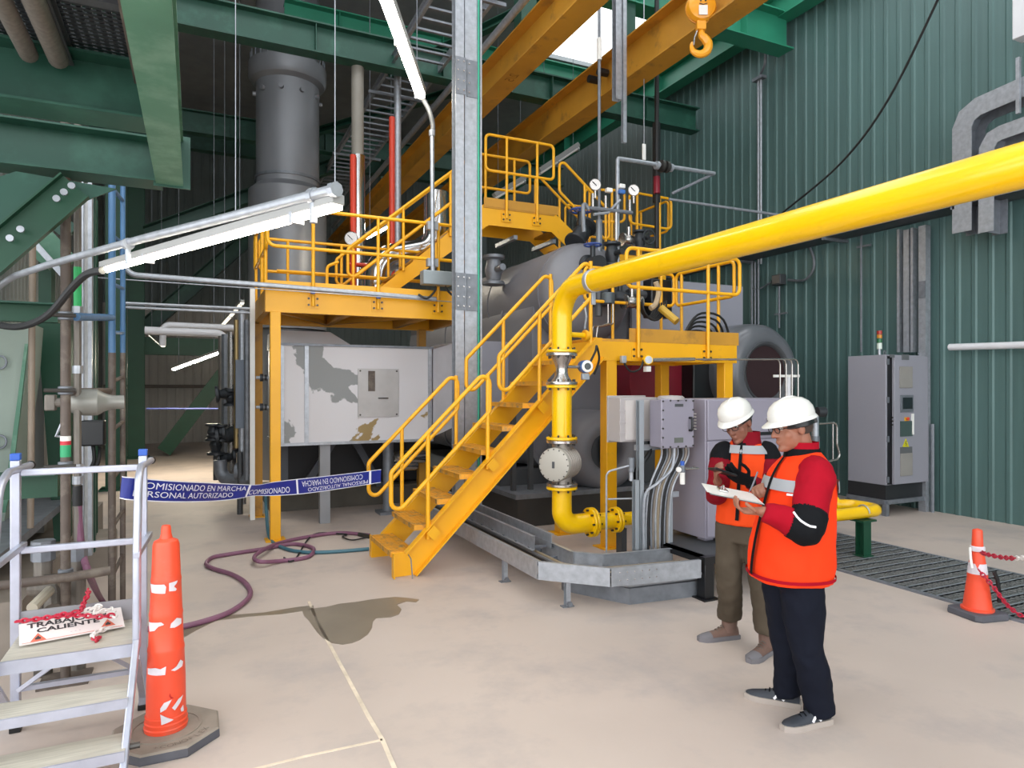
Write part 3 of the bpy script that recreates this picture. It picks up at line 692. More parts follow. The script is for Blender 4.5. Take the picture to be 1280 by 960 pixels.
# ================================================================ PEELING WHITE DUCT
peel = M('peeling_white_film', '#d3d0d2', .5, var=.04, vs=1)
T12 = T('air_duct', 'boxy duct with white film peeling off in patches below the upper platform', 'duct', (2.0, 9.6, 1.0))
AX0, AX1, AY0, AY1, AZ0, AZ1 = .96, 2.95, 8.92, 10.4, 1.06, 2.30
def duct_mat():
    m = bpy.data.materials.new('peeling_film_over_grey'); m.use_nodes = True; nt = m.node_tree; N = nt.nodes; L = nt.links
    b = N['Principled BSDF']; b.inputs['Roughness'].default_value = .45
    tc = N.new('ShaderNodeTexCoord'); n = N.new('ShaderNodeTexNoise'); n.inputs['Scale'].default_value = 1.5; n.inputs['Detail'].default_value = 7; n.inputs['Roughness'].default_value = .5; n.inputs['Distortion'].default_value = .4
    mp = N.new('ShaderNodeMapping'); mp.inputs['Location'].default_value = (3.1, 1.2, 5.4)
    L.new(tc.outputs['Object'], mp.inputs['Vector']); L.new(mp.outputs['Vector'], n.inputs['Vector'])
    r = N.new('ShaderNodeValToRGB'); r.color_ramp.elements[0].position = .565; r.color_ramp.elements[1].position = .575; L.new(n.outputs['Fac'], r.inputs['Fac'])
    n2 = N.new('ShaderNodeTexNoise'); n2.inputs['Scale'].default_value = .9; L.new(tc.outputs['Object'], n2.inputs['Vector'])
    r2 = N.new('ShaderNodeValToRGB'); r2.color_ramp.elements[0].position = .5; r2.color_ramp.elements[1].position = .53
    r2.color_ramp.elements[0].color = (*lin('#8b8d8d'), 1); r2.color_ramp.elements[1].color = (*lin('#9a8255'), 1); L.new(n2.outputs['Fac'], r2.inputs['Fac'])
    mx = N.new('ShaderNodeMix'); mx.data_type = 'RGBA'; L.new(r.outputs['Color'], mx.inputs[0]); mx.inputs[6].default_value = (*lin('#d6d3d6'), 1); L.new(r2.outputs['Color'], mx.inputs[7])
    L.new(mx.outputs[2], b.inputs['Base Color']); return m
dm = duct_mat()
MB().box(AX0, AX1, AY0, AY1, AZ0, AZ1).build('duct_shell', dm, T12, smooth=0)
for x in (AX0, AX0+.30, AX1-.04): MB().box(x, x+.05, AY0-.02, AY0, AZ0-.02, AZ1+.02).build('corner_strip', galv, T12, smooth=0)
MB().box(AX0-.02, AX1+.03, AY0-.03, AY1, AZ1, AZ1+.03).build('top_flange', galv_dk, T12, smooth=0)
MB().box(AX0-.02, AX1+.03, AY0-.03, AY1, AZ0-.035, AZ0).build('bottom_flange', galv, T12, smooth=0)
hx0, hx1 = at(447, 500, y=AY0).x, at(498, 500, y=AY0).x
hz0, hz1 = at(470, 521, y=AY0).z, at(470, 461, y=AY0).z
hd = MB().box(hx0, hx1, AY0-.02, AY0, hz0, hz1).build('access_door', M('bare_door_grey', '#b6b3b2', .45, metal=.2, var=.08, vs=4), T12, smooth=0)
MB().box((hx0+hx1)/2-.14, (hx0+hx1)/2-.05, AY0-.03, AY0-.02, hz1-.3, hz1-.03).build('stain_plate', rust, hd, smooth=0)
MB().tube([((hx0+hx1)/2, AY0-.02, hz0+.25), ((hx0+hx1)/2, AY0-.05, hz0+.25), ((hx0+hx1)/2+.12, AY0-.05, hz0+.25), ((hx0+hx1)/2+.12, AY0-.02, hz0+.25)], .008, 6).build('door_handle', bolt_m, hd)
for x in (hx0+.03, hx1-.03):
    for z in (hz0+.03, hz1-.03): MB().cyl((x, AY0-.028, z), (x, AY0-.02, z), .012, 8).build('screw', bolt_m, hd)
# spool to the boiler
MB().loft([[V(p) for p in ((AX1+.04, AY0+.02, 1.08), (AX1+.04, AY1, 1.08), (AX1+.04, AY1, 2.3), (AX1+.04, AY0+.02, 2.3))], [V(p) for p in ((3.52, AY0+.25, 1.25), (3.52, AY1, 1.25), (3.52, AY1, 2.45), (3.52, AY0+.25, 2.45))]]).build('transition_piece', M('clean_white_panel', '#cfcdd2', .45), T12, smooth=0)
MB().loft([[V(p) for p in ((AX0-.03, 9.1, AZ1+.03), (1.9, 9.1, AZ1+.03), (1.9, 10.3, AZ1+.03), (AX0-.03, 10.3, AZ1+.03))], [V(p) for p in ((AX0-.03, 9.3, 2.52), (1.65, 9.3, 2.52), (1.65, 10.2, 2.52), (AX0-.03, 10.2, 2.52))]]).build('white_hopper', white_paint, T12, smooth=0)
MB().bar((1.52, 8.98, 0), (1.52, 8.98, 1.03), .13, .10, up=(0, 1, 0)).build('support_leg', M('grey_leg', '#8d8e92', .5), T12, smooth=0)
MB().cyl((2.45, 9.3, 0), (2.45, 9.3, 1.03), .075, 16).build('support_leg', galv_dk, T12)
MB().box(2.3, 2.6, 9.15, 9.45, 0, .04).build('foot_plate', galv_dk, T12, smooth=0)
for a, b in (((1.12, 9.9, .3), (1.12, 9.9, 1.03)), ((1.35, 10.0, .25), (1.85, 10.0, 1.03)), ((2.1, 10.0, 1.03), (2.5, 10.0, .3))): MB().bar(a, b, .1, .1, up=(0, 1, 0)).build('brace_leg', M('blue_grey_steel', '#4c5058', .5), T12, smooth=0)
o = MB().box(.95, 3.4, 10.05, 11.4, 0, .26).build('duct_plinth', M('sooty_concrete', '#59544c', .8, var=.15)); tag(o, 'dark low concrete plinth under the white duct', 'plinth')
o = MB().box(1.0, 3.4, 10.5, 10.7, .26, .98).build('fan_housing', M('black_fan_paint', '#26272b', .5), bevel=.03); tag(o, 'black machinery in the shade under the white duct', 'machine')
for (x, z, r) in ((2.85, .74, .10), (2.72, .62, .08)):
    o = MB().lathe([(r*.6, -.25), (r, -.22), (r, .2), (r*.8, .25)], (x, 9.6, z), (1, .1, 0), 20).build('polished_fitting', chrome); tag(o, 'shiny metal cylinder under the duct, %s' % ('upper one' if r > .09 else 'lower one'), 'fitting')
# clad elbow and small pipes above the upper platform
o = MB().tube([(2.55, 10.3, 3.1), (2.55, 10.3, 3.75), (3.5, 10.3, 4.0), (3.5, 10.3, 4.9)], .2, 20, bend=.35).build('clad_pipe', chrome, smooth=40); tag(o, 'fat silver clad elbow pipe behind the crossover stair', 'pipe')
for (u, y, z0, z1, r, mat, nm, lab) in ((447, 11.0, 3.2, 5.55, .12, chrome, 'clad_riser', 'polished clad riser pipe with red pipe at its side, above the upper platform'), (447, 11.02, 5.55, 7.4, .10, M('bare_grey_pipe', '#8a857c', .5), 'grey_riser', 'bare grey pipe continuing up from the polished riser to the roof'), (490, 11.3, 3.2, 6.4, .05, red_pipe, 'red_riser', 'thin red riser pipe left of the lamp conduit'), (497, 11.3, 3.5, 7.6, .06, galv, 'thin_riser', 'thin silver riser pipe beside the red one')):
    p = at(u, 300, y=y); o = MB().cyl((p.x, y, z0), (p.x, y, z1), r, 18).build(nm, mat); tag(o, lab, 'pipe')
p = at(441.5, 250, y=10.85); o = MB().cyl((p.x, 10.85, 3.2), (p.x, 10.85, 5.5), .05, 10).build('red_riser', red_pipe); tag(o, 'red pipe hugging the polished clad riser', 'pipe')
p0, p1 = at(436, 330, y=10.85), at(490, 333, y=10.85); o = MB().tube([p0, p1], .03, 8).build('red_branch', red_pipe); tag(o, 'short red horizontal pipe between the two risers', 'pipe')
def gauge(c, r, nrm, label, col=None):
    t = T('pressure_gauge', label, 'gauge', (c[0], c[1], c[2]-r-.1)); nrm = V(nrm)
    MB().lathe([(0, -.03), (r*.95, -.03), (r, -.02), (r, .012), (r*.93, .018), (r*.9, .012)], c, nrm, 28).build('case', col or steel, t)
    MB().lathe([(0, .010), (r*.91, .009)], c, nrm, 28).build('dial', white_pl, t)
    a, b = frame(nrm); MB().bar(V(c)+nrm*.014-a*r*.2-b*r*.2, V(c)+nrm*.014+a*r*.5+b*r*.5, .012, .003, up=nrm).build('needle', black_pl, t)
    MB().cyl(V(c)+V((0, 0, -r)), V(c)+V((0, 0, -r-.1)), .018, 8).build('stem', steel, t)
    return t
gauge(at(439, 298, y=10.8), .11, (-.43, -.9, 0), 'small round gauge left of the polished riser above the upper platform')
for i, (u, v) in enumerate(((470, 370),)): pass
# ================================================================ GALVANISED COLUMN
T20 = T('tray_riser', 'tall galvanised cable tray column rising to the roof at the picture centre', 'cable tray', (2.97, 7.5, .35))
c0, c1, cm = at(567, 400, y=7.5).x, at(600, 400, y=7.5).x, at(580, 400, y=7.5).x
MB().chan((c0+.055, 7.5, .35), (c0+.055, 7.5, 9.4), .11, .12, .006, up=(0, 1, 0)).build('side_rail', galv, T20, smooth=0)
MB().box(c0+.055, c0+.075, 7.45, 7.46, .35, 9.4).build('slot_strip', galv_dk, T20, smooth=0)
MB().box(cm, c1, 7.47, 7.49, .35, 9.4).build('cover_plate', galv, T20, smooth=0)
MB().box(c1-.02, c1, 7.44, 7.6, .35, 9.4).build('side_rail', galv, T20, smooth=0)
MB().cyl((cm+.17, 7.455, .6), (cm+.17, 7.455, 9.4), .012, 8).build('earth_wire', M('green_earth_wire', '#35a283', .5), T20)
for z in (2.9, 5.45, 8.0):
    s_ = MB().box(c0, cm, 7.432, 7.44, z-.22, z+.22).build('splice_plate', galv_dk, T20, smooth=0)
    s2_ = MB().box(cm+.02, c1, 7.46, 7.47, z-.22, z+.22).build('splice_plate', galv_dk, T20, smooth=0)
    for dz in (-.17, -.06, .06, .17):
        for x, s0, yy in ((c0+.03, s_, 7.428), (cm-.03, s_, 7.428), (cm+.05, s2_, 7.456), (c1-.03, s2_, 7.456)):
            MB().cyl((x, yy-.006, z+dz), (x, yy+.006, z+dz), .01, 6).build('bolt', steel, s0)
# roof level cable ladder beside the crane beam
T21 = T('roof_cable_tray', 'long galvanised cable ladder hung under the roof left of the crane beam', 'cable tray', (3.2, 10, 7.6))
for x in (2.95, 3.75): MB().chan((x, 7.2, 7.2), (x, 22, 7.2), .05, .14, .006, flip=1 if x > 3.3 else -1).build('side_rail', galv, T21, smooth=0)
y = 7.3
while y < 21.8:
    MB().box(2.95, 3.75, y, y+.05, 7.14, 7.17).build('rung', galv_dk, T21, smooth=0); y += .3
for y in (8.5, 12, 15.5): MB().bar((2.8, y, 7.08), (3.9, y, 7.08), .05, .05).build('trapeze', galv_dk, T21, smooth=0)
for dx, lab in ((0, 'round galvanised pipe'),):
    o = MB().cyl((3.98, 6, 6.95), (3.98, 22, 6.95), .055, 14).build('roof_pipe', galv); tag(o, 'long galvanised conduit along the left side of the crane beam overhead', 'conduit')
# hanging tray piece right of centre
T22 = T('hanging_tray', 'vertical length of galvanised tray and slotted strut hanging between the crane beams', 'cable tray', (6, 9, 4.6))
a = at(773, 100, y=8.0)
MB().chan((a.x-.02, 8.0, at(770, 125, y=8).z), (a.x-.02, 8.0, 9.3), .11, .1, .006, up=(0, 1, 0)).build('tray_length', galv, T22, smooth=0)
MB().chan((a.x+.06, 7.95, at(777, 180, y=8).z), (a.x+.06, 7.95, 9.3), .06, .05, .005, up=(0, 1, 0)).build('slotted_strut', galv, T22, smooth=0)
# rods and cables hanging near boiler gauges
p = at(749, 150, y=7.9)
T23 = T('sample_pipe', 'thin grey pipe hanging from the roof down to the boiler gauges', 'pipe', (p.x, 7.9, 3.2))
MB().cyl((p.x, 7.9, at(749, 318, y=7.9).z), (p.x, 7.9, 9.3), .022, 10).build('tube', galv_dk, T23)
MB().cyl((p.x, 7.9, at(749, 345, y=7.9).z), (p.x, 7.9, at(749, 275, y=7.9).z), .045, 10).build('lower_sleeve', galv_dk, T23)
MB().cyl((p.x, 7.9, at(749, 75, y=7.9).z), (p.x, 7.9, at(749, 48, y=7.9).z), .035, 10).build('coupling', white_pl, T23)
p = at(821, 100, y=8.4)
T24 = T('black_drop_pipe', 'black vertical pipe hanging in front of the wall with a red patch', 'pipe', (p.x, 8.4, 3.6))
MB().cyl((p.x, 8.4, at(821, 310, y=8.4).z), (p.x, 8.4, 9.3), .035, 10).build('tube', black, T24)
MB().cyl((p.x+.07, 8.5, at(821, 250, y=8.4).z), (p.x+.07, 8.5, at(821, 150, y=8.4).z), .06, 10).build('thick_sleeve', black, T24)
MB().cyl((p.x-.03, 8.36, at(821, 243, y=8.4).z), (p.x-.03, 8.36, at(821, 222, y=8.4).z), .05, 10).build('red_sleeve', red_dark, T24)
T25 = T('vent_line', 'thin grey vent line with a black valve above the boiler gauges', 'pipe', (5.6, 8.0, 3.3))
q = [at(772, 300, y=8.0), at(772, 198, y=8.0), at(893, 217, y=8.0)]
MB().tube(q, .03, 10, bend=.03).build('tube', galv, T25)
MB().tube([q[2], at(840, 242, y=8.3)], .022, 8).build('stay', galv_dk, T25)
e = at(828, 207, y=8.0)
for k, (dx, r) in enumerate(((-.12, .06), (-.04, .09), (.05, .085), (.13, .06))): MB().cyl(e+V((dx, 0, -.01)), e+V((dx+.045, 0, -.012)), r, 14).build('valve_body', bolt_m if k in (1, 2) else galv, T25)
MB().cyl(at(772, 340, y=8.0), q[0], .03, 8).build('lower_tube', galv, T25)
wire(tuple(at(805, 195, y=8.2)), (at(805, 95, y=8.2).x, 8.2, 9.3), 'thin wire ending in a white tag above the gauges', .008)
o = MB().box(at(803, 190, y=8.2).x, at(807, 190, y=8.2).x, 8.19, 8.21, at(805, 200, y=8.2).z, at(805, 180, y=8.2).z).build('white_tag', white_pl, bevel=.004); tag(o, 'white tag hanging on a thin wire above the boiler gauges', 'tag')
# long black guy cable on the right and its stay rod
o = MB().tube(spline([at(1176, -8, y=4.6), at(1110, 125, y=5.4), at(1050, 205, y=6.2), at(978, 266, y=7.4)], 8), .014, 8).build('black_cable', black); tag(o, 'black cable sloping down across the green wall to the yellow pipe', 'cable')
o = MB().tube([at(836, 249, y=8.0), at(975, 269, y=7.4)], .02, 8).build('stay_rod', galv_dk); tag(o, 'thin grey rod running right from the drum platform rail to the sloping cable', 'rod')
# ================================================================ GAUGES AND VALVES ON THE DRUM
gauge(at(744, 231, y=7.7), .08, (-.35, -.93, 0), 'round silver gauge on the left of the pair over the drum')
gauge(at(792, 238, y=7.7), .08, (-.35, -.93, 0), 'round silver gauge on the right of the pair over the drum')
T26 = T('gauge_manifold', 'cluster of small pipes and transmitters joining the two drum gauges', 'pipework', (5.0, 7.75, 3.6))
Z = lambda u, v, y=7.75: at(u, v, y=y)
MB().tube([Z(737, 260), Z(790, 266)], .028, 10).build('header_pipe', galv_dk, T26)
MB().tube([Z(736, 262), Z(729, 252), Z(729, 272), Z(730, 290)], .03, 10, bend=.06).build('siphon_tube', galv_dk, T26)
for u, v0, v1 in ((741, 242, 262), (787, 250, 266), (770, 300, 262), (757, 245, 262)): MB().cyl(Z(u, v0), Z(u, v1), .02, 8).build('riser_tube', steel, T26)
for u, v, m_ in ((761, 238, white_pl), (777, 233, white_pl), (777, 240, M('transmitter_blue', '#3f6fb5', .4))): MB().obox(Z(u, v), (.09, .07, .06)).build('transmitter_head', m_, T26, bevel=.012)
MB().tube([Z(742, 268), Z(760, 266), Z(775, 250)], .02, 8, bend=.04).build('loop_tube', galv, T26)
vm = M('dark_valve_iron', '#33363a', .45, metal=.4, var=.15)
def valve(c, ax, r, label, hand=True, mat=None, wheel=None):
    c = V(c); ax = V(ax).normalized(); t = T('valve', label, 'valve', c-V((0, 0, r)))
    mat = mat or vm
    MB().lathe([(r*.7, -r*1.3), (r, -r*1.3), (r, -r*1.05), (r*.6, -r*.9), (r*.75, -r*.3), (r*.8, 0), (r*.75, r*.3), (r*.6, r*.9), (r, r*1.05), (r, r*1.3), (r*.7, r*1.3)], c, ax, 20).build('body', mat, t, smooth=35)
    up_ = V((0, 0, 1)) if abs(ax.z) < .8 else V((0, -1, 0))
    MB().cyl(c, c+up_*r*2.0, r*.3, 10).build('bonnet', mat, t)
    if hand:
        a, b = frame(up_); cc = c+up_*r*2.1
        MB().tube([cc+(a*cos(k*pi/10)+b*sin(k*pi/10))*r*.95 for k in range(20)], r*.11, 6, closed=True).build('handwheel', wheel or mat, t)
        MB().bar(cc-a*r*.9, cc+a*r*.9, r*.1, r*.1, up=up_).build('spoke', wheel or mat, t); MB().bar(cc-b*r*.9, cc+b*r*.9, r*.1, r*.1, up=up_).build('spoke', wheel or mat, t)
    return t
bluew = M('blue_handwheel', '#324a8c', .4)
valve(at(726, 293, y=8.2), (.7, .3, .8), .16, 'valve with a blue handwheel at the foot of the crossover stair', wheel=bluew)
valve(at(617, 338, y=9.35), (0, 0, 1), .17, 'grey safety valve on a flanged neck under the crossover landing beside the grey column', hand=False, mat=galv_dk)
MB().cyl(at(617, 362, y=9.35), at(617, 345, y=9.35), .10, 14).build('valve_neck', galv_dk, bpy.data.objects['valve'] if False else None) if False else None
valve(at(800, 300, y=7.7), (0, 0, 1), .10, 'dark valve with a black handwheel behind the platform guardrail above the pipe')
valve(at(741, 330, y=7.6), (0, 1, .2), .12, 'dark blue valve left of the pipe clamp on the drum front', wheel=bluew)
valve(at(765, 318, y=7.6), (0, 0, 1), .12, 'dark finned valve above the yellow pipe beside the guardrail loop', hand=False)
valve(at(775, 372, y=7.5), (1, 0, 0), .12, 'dark motor valve under the yellow pipe, nearer the stair', hand=False)
valve(at(786, 300, y=7.8), (1, 0, 0), .09, 'steel valve half hidden between the guardrail posts over the pipe', hand=False, mat=steel)
valve(at(790, 378, y=7.4), (1, 0, 0), .10, 'polished steel valve under the yellow pipe', hand=False, mat=steel)
T27 = T('feedwater_manifold', 'bundle of dark valves and pipes hanging under the yellow pipe by the drum', 'pipework', (5.2, 7.5, 2.6))
MB().tube([Z(735, 365, 7.6), Z(830, 370, 7.6)], .06, 12).build('header_pipe', grey_dark, T27)
MB().tube([Z(748, 365, 7.5), Z(748, 395, 7.5)], .05, 12).build('drop_pipe', grey_dark, T27)
MB().cyl(Z(760, 366, 7.4), Z(760, 380, 7.4), .09, 16).build('actuator', M('actuator_grey', '#4c555a', .4), T27, bevel=.01)
MB().box(*[k for pr in zip(Z(808, 398, 7.6), Z(832, 345, 7.6)) for k in sorted(pr)] if False else (Z(806, 0, 7.6).x, Z(832, 0, 7.6).x, 7.45, 7.65, Z(808, 398, 7.6).z, Z(808, 350, 7.6).z)).build('actuator_box', black_pl, T27, bevel=.02)
for du in (0, 6):
    MB().tube([Z(760+du, 380, 7.3), Z(760+du, 405, 7.3), Z(741+du, 409, 7.0), Z(739+du, 425, 7.0)], .012, 8, bend=.03).build('tubing', steel, T27)
MB().tube([Z(730, 378, 7.3), Z(733, 395, 7.2), Z(731, 412, 7.0)], .014, 8, bend=.05).build('lever', galv, T27)
o = MB().tube([at(826, 385, y=7.0), at(846, 402, y=6.8)], .05, 12).build('yellow_sensor', M('dull_yellow_sensor', '#c9a23a', .5)); tag(o, 'short dull yellow cylinder leaning on cables behind the guardrail', 'sensor')
T28 = T('cable_coil', 'coil of black cable hung on the burner platform guardrail, larger and lying on the deck', 'cable', (5.5, 6.5, 2.32))
cc = at(878, 428, y=6.42)
for k in range(5):
    R_ = .36-.03*k; MB().tube([cc+V((R_*cos(i*pi/14), .05*k-.1+.02*sin(i), R_*.98*sin(i*pi/14)-.02*k)) for i in range(15)], .014, 8).build('loop', black, T28)
MB().tube(spline([cc+V((-.45, .1, .05)), cc+V((-.6, .1, .12)), cc+V((-.75, .2, .03))], 6), .012, 8).build('loose_end', black, T28)
T29 = T('cable_bundle', 'looped black cables hanging under the yellow pipe behind the guardrail', 'cable', (5.2, 7, 2.6))
cc = at(818, 365, y=7.0)
for k in range(6):
    R_ = .24-.02*k; MB().tube([cc+V((R_*.8*cos(i*pi/12+pi), .03*k, -.1+R_*1.1*sin(i*pi/12+pi)-.01*k)) for i in range(13)], .013, 8).build('loop', black, T29)
MB().tube(spline([cc+V((-.02, -.05, .12)), cc+V((.03, -.05, 0)), cc+V((-.02, -.05, -.16)), cc+V((-.1, -.05, -.22))], 5), .035, 8).build('taped_splice', M('beige_tape', '#b39e80', .6), T29)
# ================================================================ FLOOR CABLE TRAY
TA = at(673.5, 724, z=.2); TB = at(763, 733, z=.2); TC = at(875, 721.6, z=.2)
T30 = T('floor_cable_tray', 'low galvanised cable tray on short legs curving round in front of the gas pipe', 'cable tray', (TB.x, TB.y, 0))
path = [V((TA.x, 8.3, .2)), TA, TB, TC]
def offs(pts, w):
    out = []
    for i, p in enumerate(pts):
        d0 = (pts[i]-pts[i-1]).normalized() if i else None; d1 = (pts[i+1]-pts[i]).normalized() if i < len(pts)-1 else None
        n0 = V((-d0.y, d0.x, 0)) if d0 else None; n1 = V((-d1.y, d1.x, 0)) if d1 else None
        n = n0 if n1 is None else n1 if n0 is None else (n0+n1).normalized()/max(.4, cos((n0.angle(n1))/2))
        out.append(p+n*w)
    return out
inn = offs(path, .42)
for nm, pp, sg in (('outer', path, 1), ('inner', inn, -1)):
    for a, b in zip(pp[:-1], pp[1:]): MB().chan(a+V((0, 0, .073)), b+V((0, 0, .073)), .035, .146, .004, flip=-sg).build('side_rail', galv, T30, smooth=0)
for i in range(3):
    a, b = path[i], path[i+1]; c, d = inn[i], inn[i+1]; n = max(2, int((b-a).length/.3))
    for k in range(n+1):
        p, q = a.lerp(b, k/n), c.lerp(d, k/n); MB().bar(p+V((0, 0, .03)), q+V((0, 0, .03)), .035, .02).build('rung', galv_dk, T30, smooth=0)
mid = [p.lerp(q, .5)+V((0, 0, .055)) for p, q in zip(path, inn)]
for k, (o_, m_) in enumerate(((-.1, black), (-.05, M('tan_cable', '#8c7e68', .5)), (.0, black), (.05, galv_dk), (.1, M('tan_cable', '#8c7e68', .5)))):
    MB().tube([p.lerp(q, .5+o_*2.2)+V((0, 0, .055)) for p, q in zip(path, inn)], .014, 8, bend=.15).build('cable', m_, T30)
sp = MB().bar(TB.lerp(TC, .05)+V((0, -.006, .075)), TB.lerp(TC, .52)+V((0, -.006, .075)), .006, .12).build('splice_plate', galv, T30, smooth=0)
for k in range(6):
    p = TB.lerp(TC, .09+k*.08)
    for dz in (.045, .105): MB().ball(p+V((0, -.013, dz)), .008, 8).build('bolt', steel, sp)
sp = MB().bar(TA.lerp(path[0], .04)+V((-.006, 0, .075)), TA.lerp(path[0], .20)+V((-.006, 0, .075)), .006, .12).build('splice_plate', galv_dk, T30, smooth=0)
for u, v in ((709, 758), (631, 727)):
    p = gp(u, v); lg = MB().chan(p, p+V((0, 0, .21)), .041, .041, .004, up=(0, 1, 0)).build('leg', galv, T30, smooth=0)
    MB().box(p.x-.05, p.x+.05, p.y-.03, p.y+.03, 0, .008).build('foot', galv_dk, lg, smooth=0)
    MB().lathe([(.022, 0), (.022, .02)], p+V((0, -.035, .03)), (0, -1, 0), 6).build('clamp_nut', galv_dk, lg)
T31 = T('parallel_cable_tray', 'second galvanised cable tray running beside the floor tray toward the boiler', 'cable tray', (TA.x+.6, 6.6, 0))
x_ = at(672, 690, z=.3).x
for dx in (0, .2): MB().chan((x_+dx, 5.4, .36), (x_+dx, 8.2, .36), .03, .13, .004, flip=1 if dx else -1).build('side_rail', galv, T31, smooth=0)
for k in range(9): MB().bar((x_, 5.5+k*.28, .3), (x_+.2, 5.5+k*.28, .3), .03, .02).build('rung', galv_dk, T31, smooth=0)
for y in (5.6, 7.4): MB().chan((x_+.1, y, 0), (x_+.15, y, .29), .04, .04, .004, up=(0, 1, 0)).build('leg', galv_dk, T31, smooth=0)
# low skid curb and black stand below cabinet
T32 = T('skid_frame', 'low grey skid curb with a rounded pipe rail in front of the lilac cabinet', 'skid', (3.6, 4.7, 0))
s0, s1 = gp(787, 756), gp(884, 744)
dirx = (s1-s0).normalized(); ny = V((-dirx.y, dirx.x, 0))
MB().prism([s0, s1, s1+ny*.05, s0+ny*.05], (0, 0, .13)).build('curb_plate', galv_dk, T32, smooth=0)
MB().prism([s0, s0+ny*.05, s0+V((-.3, .55, 0))+ny*.05, s0+V((-.3, .55, 0))], (0, 0, .13)).build('curb_plate', galv_dk, T32, smooth=0)
MB().tube([s0+V((-.32, .45, .17)), s0+V((-.02, .0, .17)), s1+V((0, 0, .17))], .026, 12, bend=.12).build('pipe_rail', galv, T32)
T33 = T('cabinet_stand', 'black steel stand carrying the lilac cabinet at knee height', 'stand', (4.3, 4.6, 0))
bp = gp(882, 748)
for x, y in ((bp.x, bp.y), (bp.x+1.1, bp.y), (bp.x, bp.y+.9), (bp.x+1.1, bp.y+.9)):
    l_ = MB().bar((x, y, .01), (x, y, .30), .10, .10, up=(0, 1, 0)).build('leg', black_pl, T33, bevel=.006)
    MB().box(x-.08, x+.08, y-.08, y+.08, 0, .012).build('base_plate', black_pl, l_, smooth=0)
MB().box(bp.x-.06, bp.x+1.2, bp.y-.06, bp.y+.0, .30, .36).build('rail', black_pl, T33, smooth=0); MB().box(bp.x-.06, bp.x, bp.y, bp.y+.95, .30, .36).build('rail', black_pl, T33, smooth=0); MB().box(bp.x-.06, bp.x+1.2, bp.y+.9, bp.y+.95, .30, .36).build('rail', black_pl, T33, smooth=0)
MB().box(bp.x-.06, bp.x+1.2, bp.y, bp.y+.9, .345, .36).build('top_plate', grey_dark, T33, smooth=0)
# ---------------------------------------------------------------- lilac control cabinet
T34 = T('control_cabinet', 'tall lilac grey control cabinet behind the two workers', 'cabinet', (4.85, 5.1, .36))
KX0, KX1, KY0, KY1, KZ0, KZ1 = 4.14, 5.36, 4.72, 5.22, .40, 1.66
MB().box(KX0, KX1, KY0, KY1, KZ0, KZ1).build('body', cab_lilac, T34, bevel=.008)
for x in (KX0+.08, KX1-.18): MB().box(x, x+.1, KY0+.1, KY0+.2, .36, .40).build('foot', cab_lilac, T34, smooth=0)
MB().box(KX0+.01, KX1-.01, KY0-.022, KY0-.001, KZ0+.02, 1.28).build('lower_door', cab_lilac, T34, bevel=.006)
MB().box(KX0+.01, KX1-.01, KY0-.022, KY0-.001, 1.29, KZ1-.01).build('upper_door', cab_lilac, T34, bevel=.006)
d_ = MB().box(KX0+.22, KX0+.225, KY0-.026, KY0-.022, .55, 1.18).build('door_seam', grey_dark, T34, smooth=0)
MB().box(KX0+.16, KX0+.2, KY0-.026, KY0-.022, 1.57, 1.61).build('badge', grey_dark, T34, smooth=0)
MB().box(KX0+.62, KX0+.8, KY0-.04, KY0-.022, 1.32, 1.35).build('handle', black_pl, T34, bevel=.004)
for k in range(6): MB().box(KX0-.008, KX0, KY0+.12, KY0+.38, 1.38+k*.028, 1.388+k*.028).build('vent_slot', white_pl, T34, smooth=0)
for z in (.9, 1.45): MB().tube([(KX0+.72, KY0-.02, z+.02), (KX0+.72, KY0-.06, z), (KX0+.78, KY0-.06, z-.09)], .012, 8, bend=.02).build('latch', steel, T34)
# ---------------------------------------------------------------- junction boxes on strut stand
T35 = T('strut_stand', 'galvanised strut stand holding the junction boxes above the cable tray', 'stand', (3.75, 5.0, .2))
JY = 4.92
def col_at(u, y=JY): return at(u, 600, y=y).x
for u, zb, zt in ((800, at(800, 705, y=JY).z, at(800, 500, y=JY).z), (795, at(795, 700, y=JY).z, at(795, 600, y=JY).z), (836, at(836, 700, y=JY).z, at(836, 555, y=JY).z)):
    MB().chan((col_at(u), JY, zb), (col_at(u), JY, zt), .05, .05, .005, up=(0, 1, 0)).build('upright', M('grey_painted_strut', '#9aa0a6', .45, metal=.3), T35, smooth=0)
for v in (560, 622): MB().bar((col_at(798), JY+.04, at(800, v, y=JY).z), (col_at(850), JY+.04, at(800, v, y=JY).z), .05, .05).build('cross_strut', galv, T35, smooth=0)
T36 = T('junction_box', 'lilac explosion proof junction box with black handle and bolted lid', 'junction box', (3.9, 4.8, 1.25))
ex0, ex1 = at(826, 500, y=JY-.18), at(865, 558, y=JY-.18)
MB().box(ex0.x, ex1.x, JY-.17, JY-.02, ex1.z, ex0.z).build('body', cab_lilac, T36, bevel=.008)
ld = MB().box(ex0.x-.008, ex1.x+.008, JY-.20, JY-.17, ex1.z-.008, ex0.z+.008).build('lid', cab_lilac, T36, bevel=.01)
w_, h_ = ex1.x-ex0.x, ex0.z-ex1.z
for i in range(6):
    for x in (ex0.x+.006, ex1.x-.006): MB().cyl((x, JY-.208, ex1.z+.01+i*(h_-.02)/5), (x, JY-.2, ex1.z+.01+i*(h_-.02)/5), .008, 8).build('lid_bolt', bolt_m, ld)
for i in range(1, 4):
    for z in (ex1.z+.006, ex0.z-.006): MB().cyl((ex0.x+i*w_/4, JY-.208, z), (ex0.x+i*w_/4, JY-.2, z), .008, 8).build('lid_bolt', bolt_m, ld)
hxx = ex1.x-.045
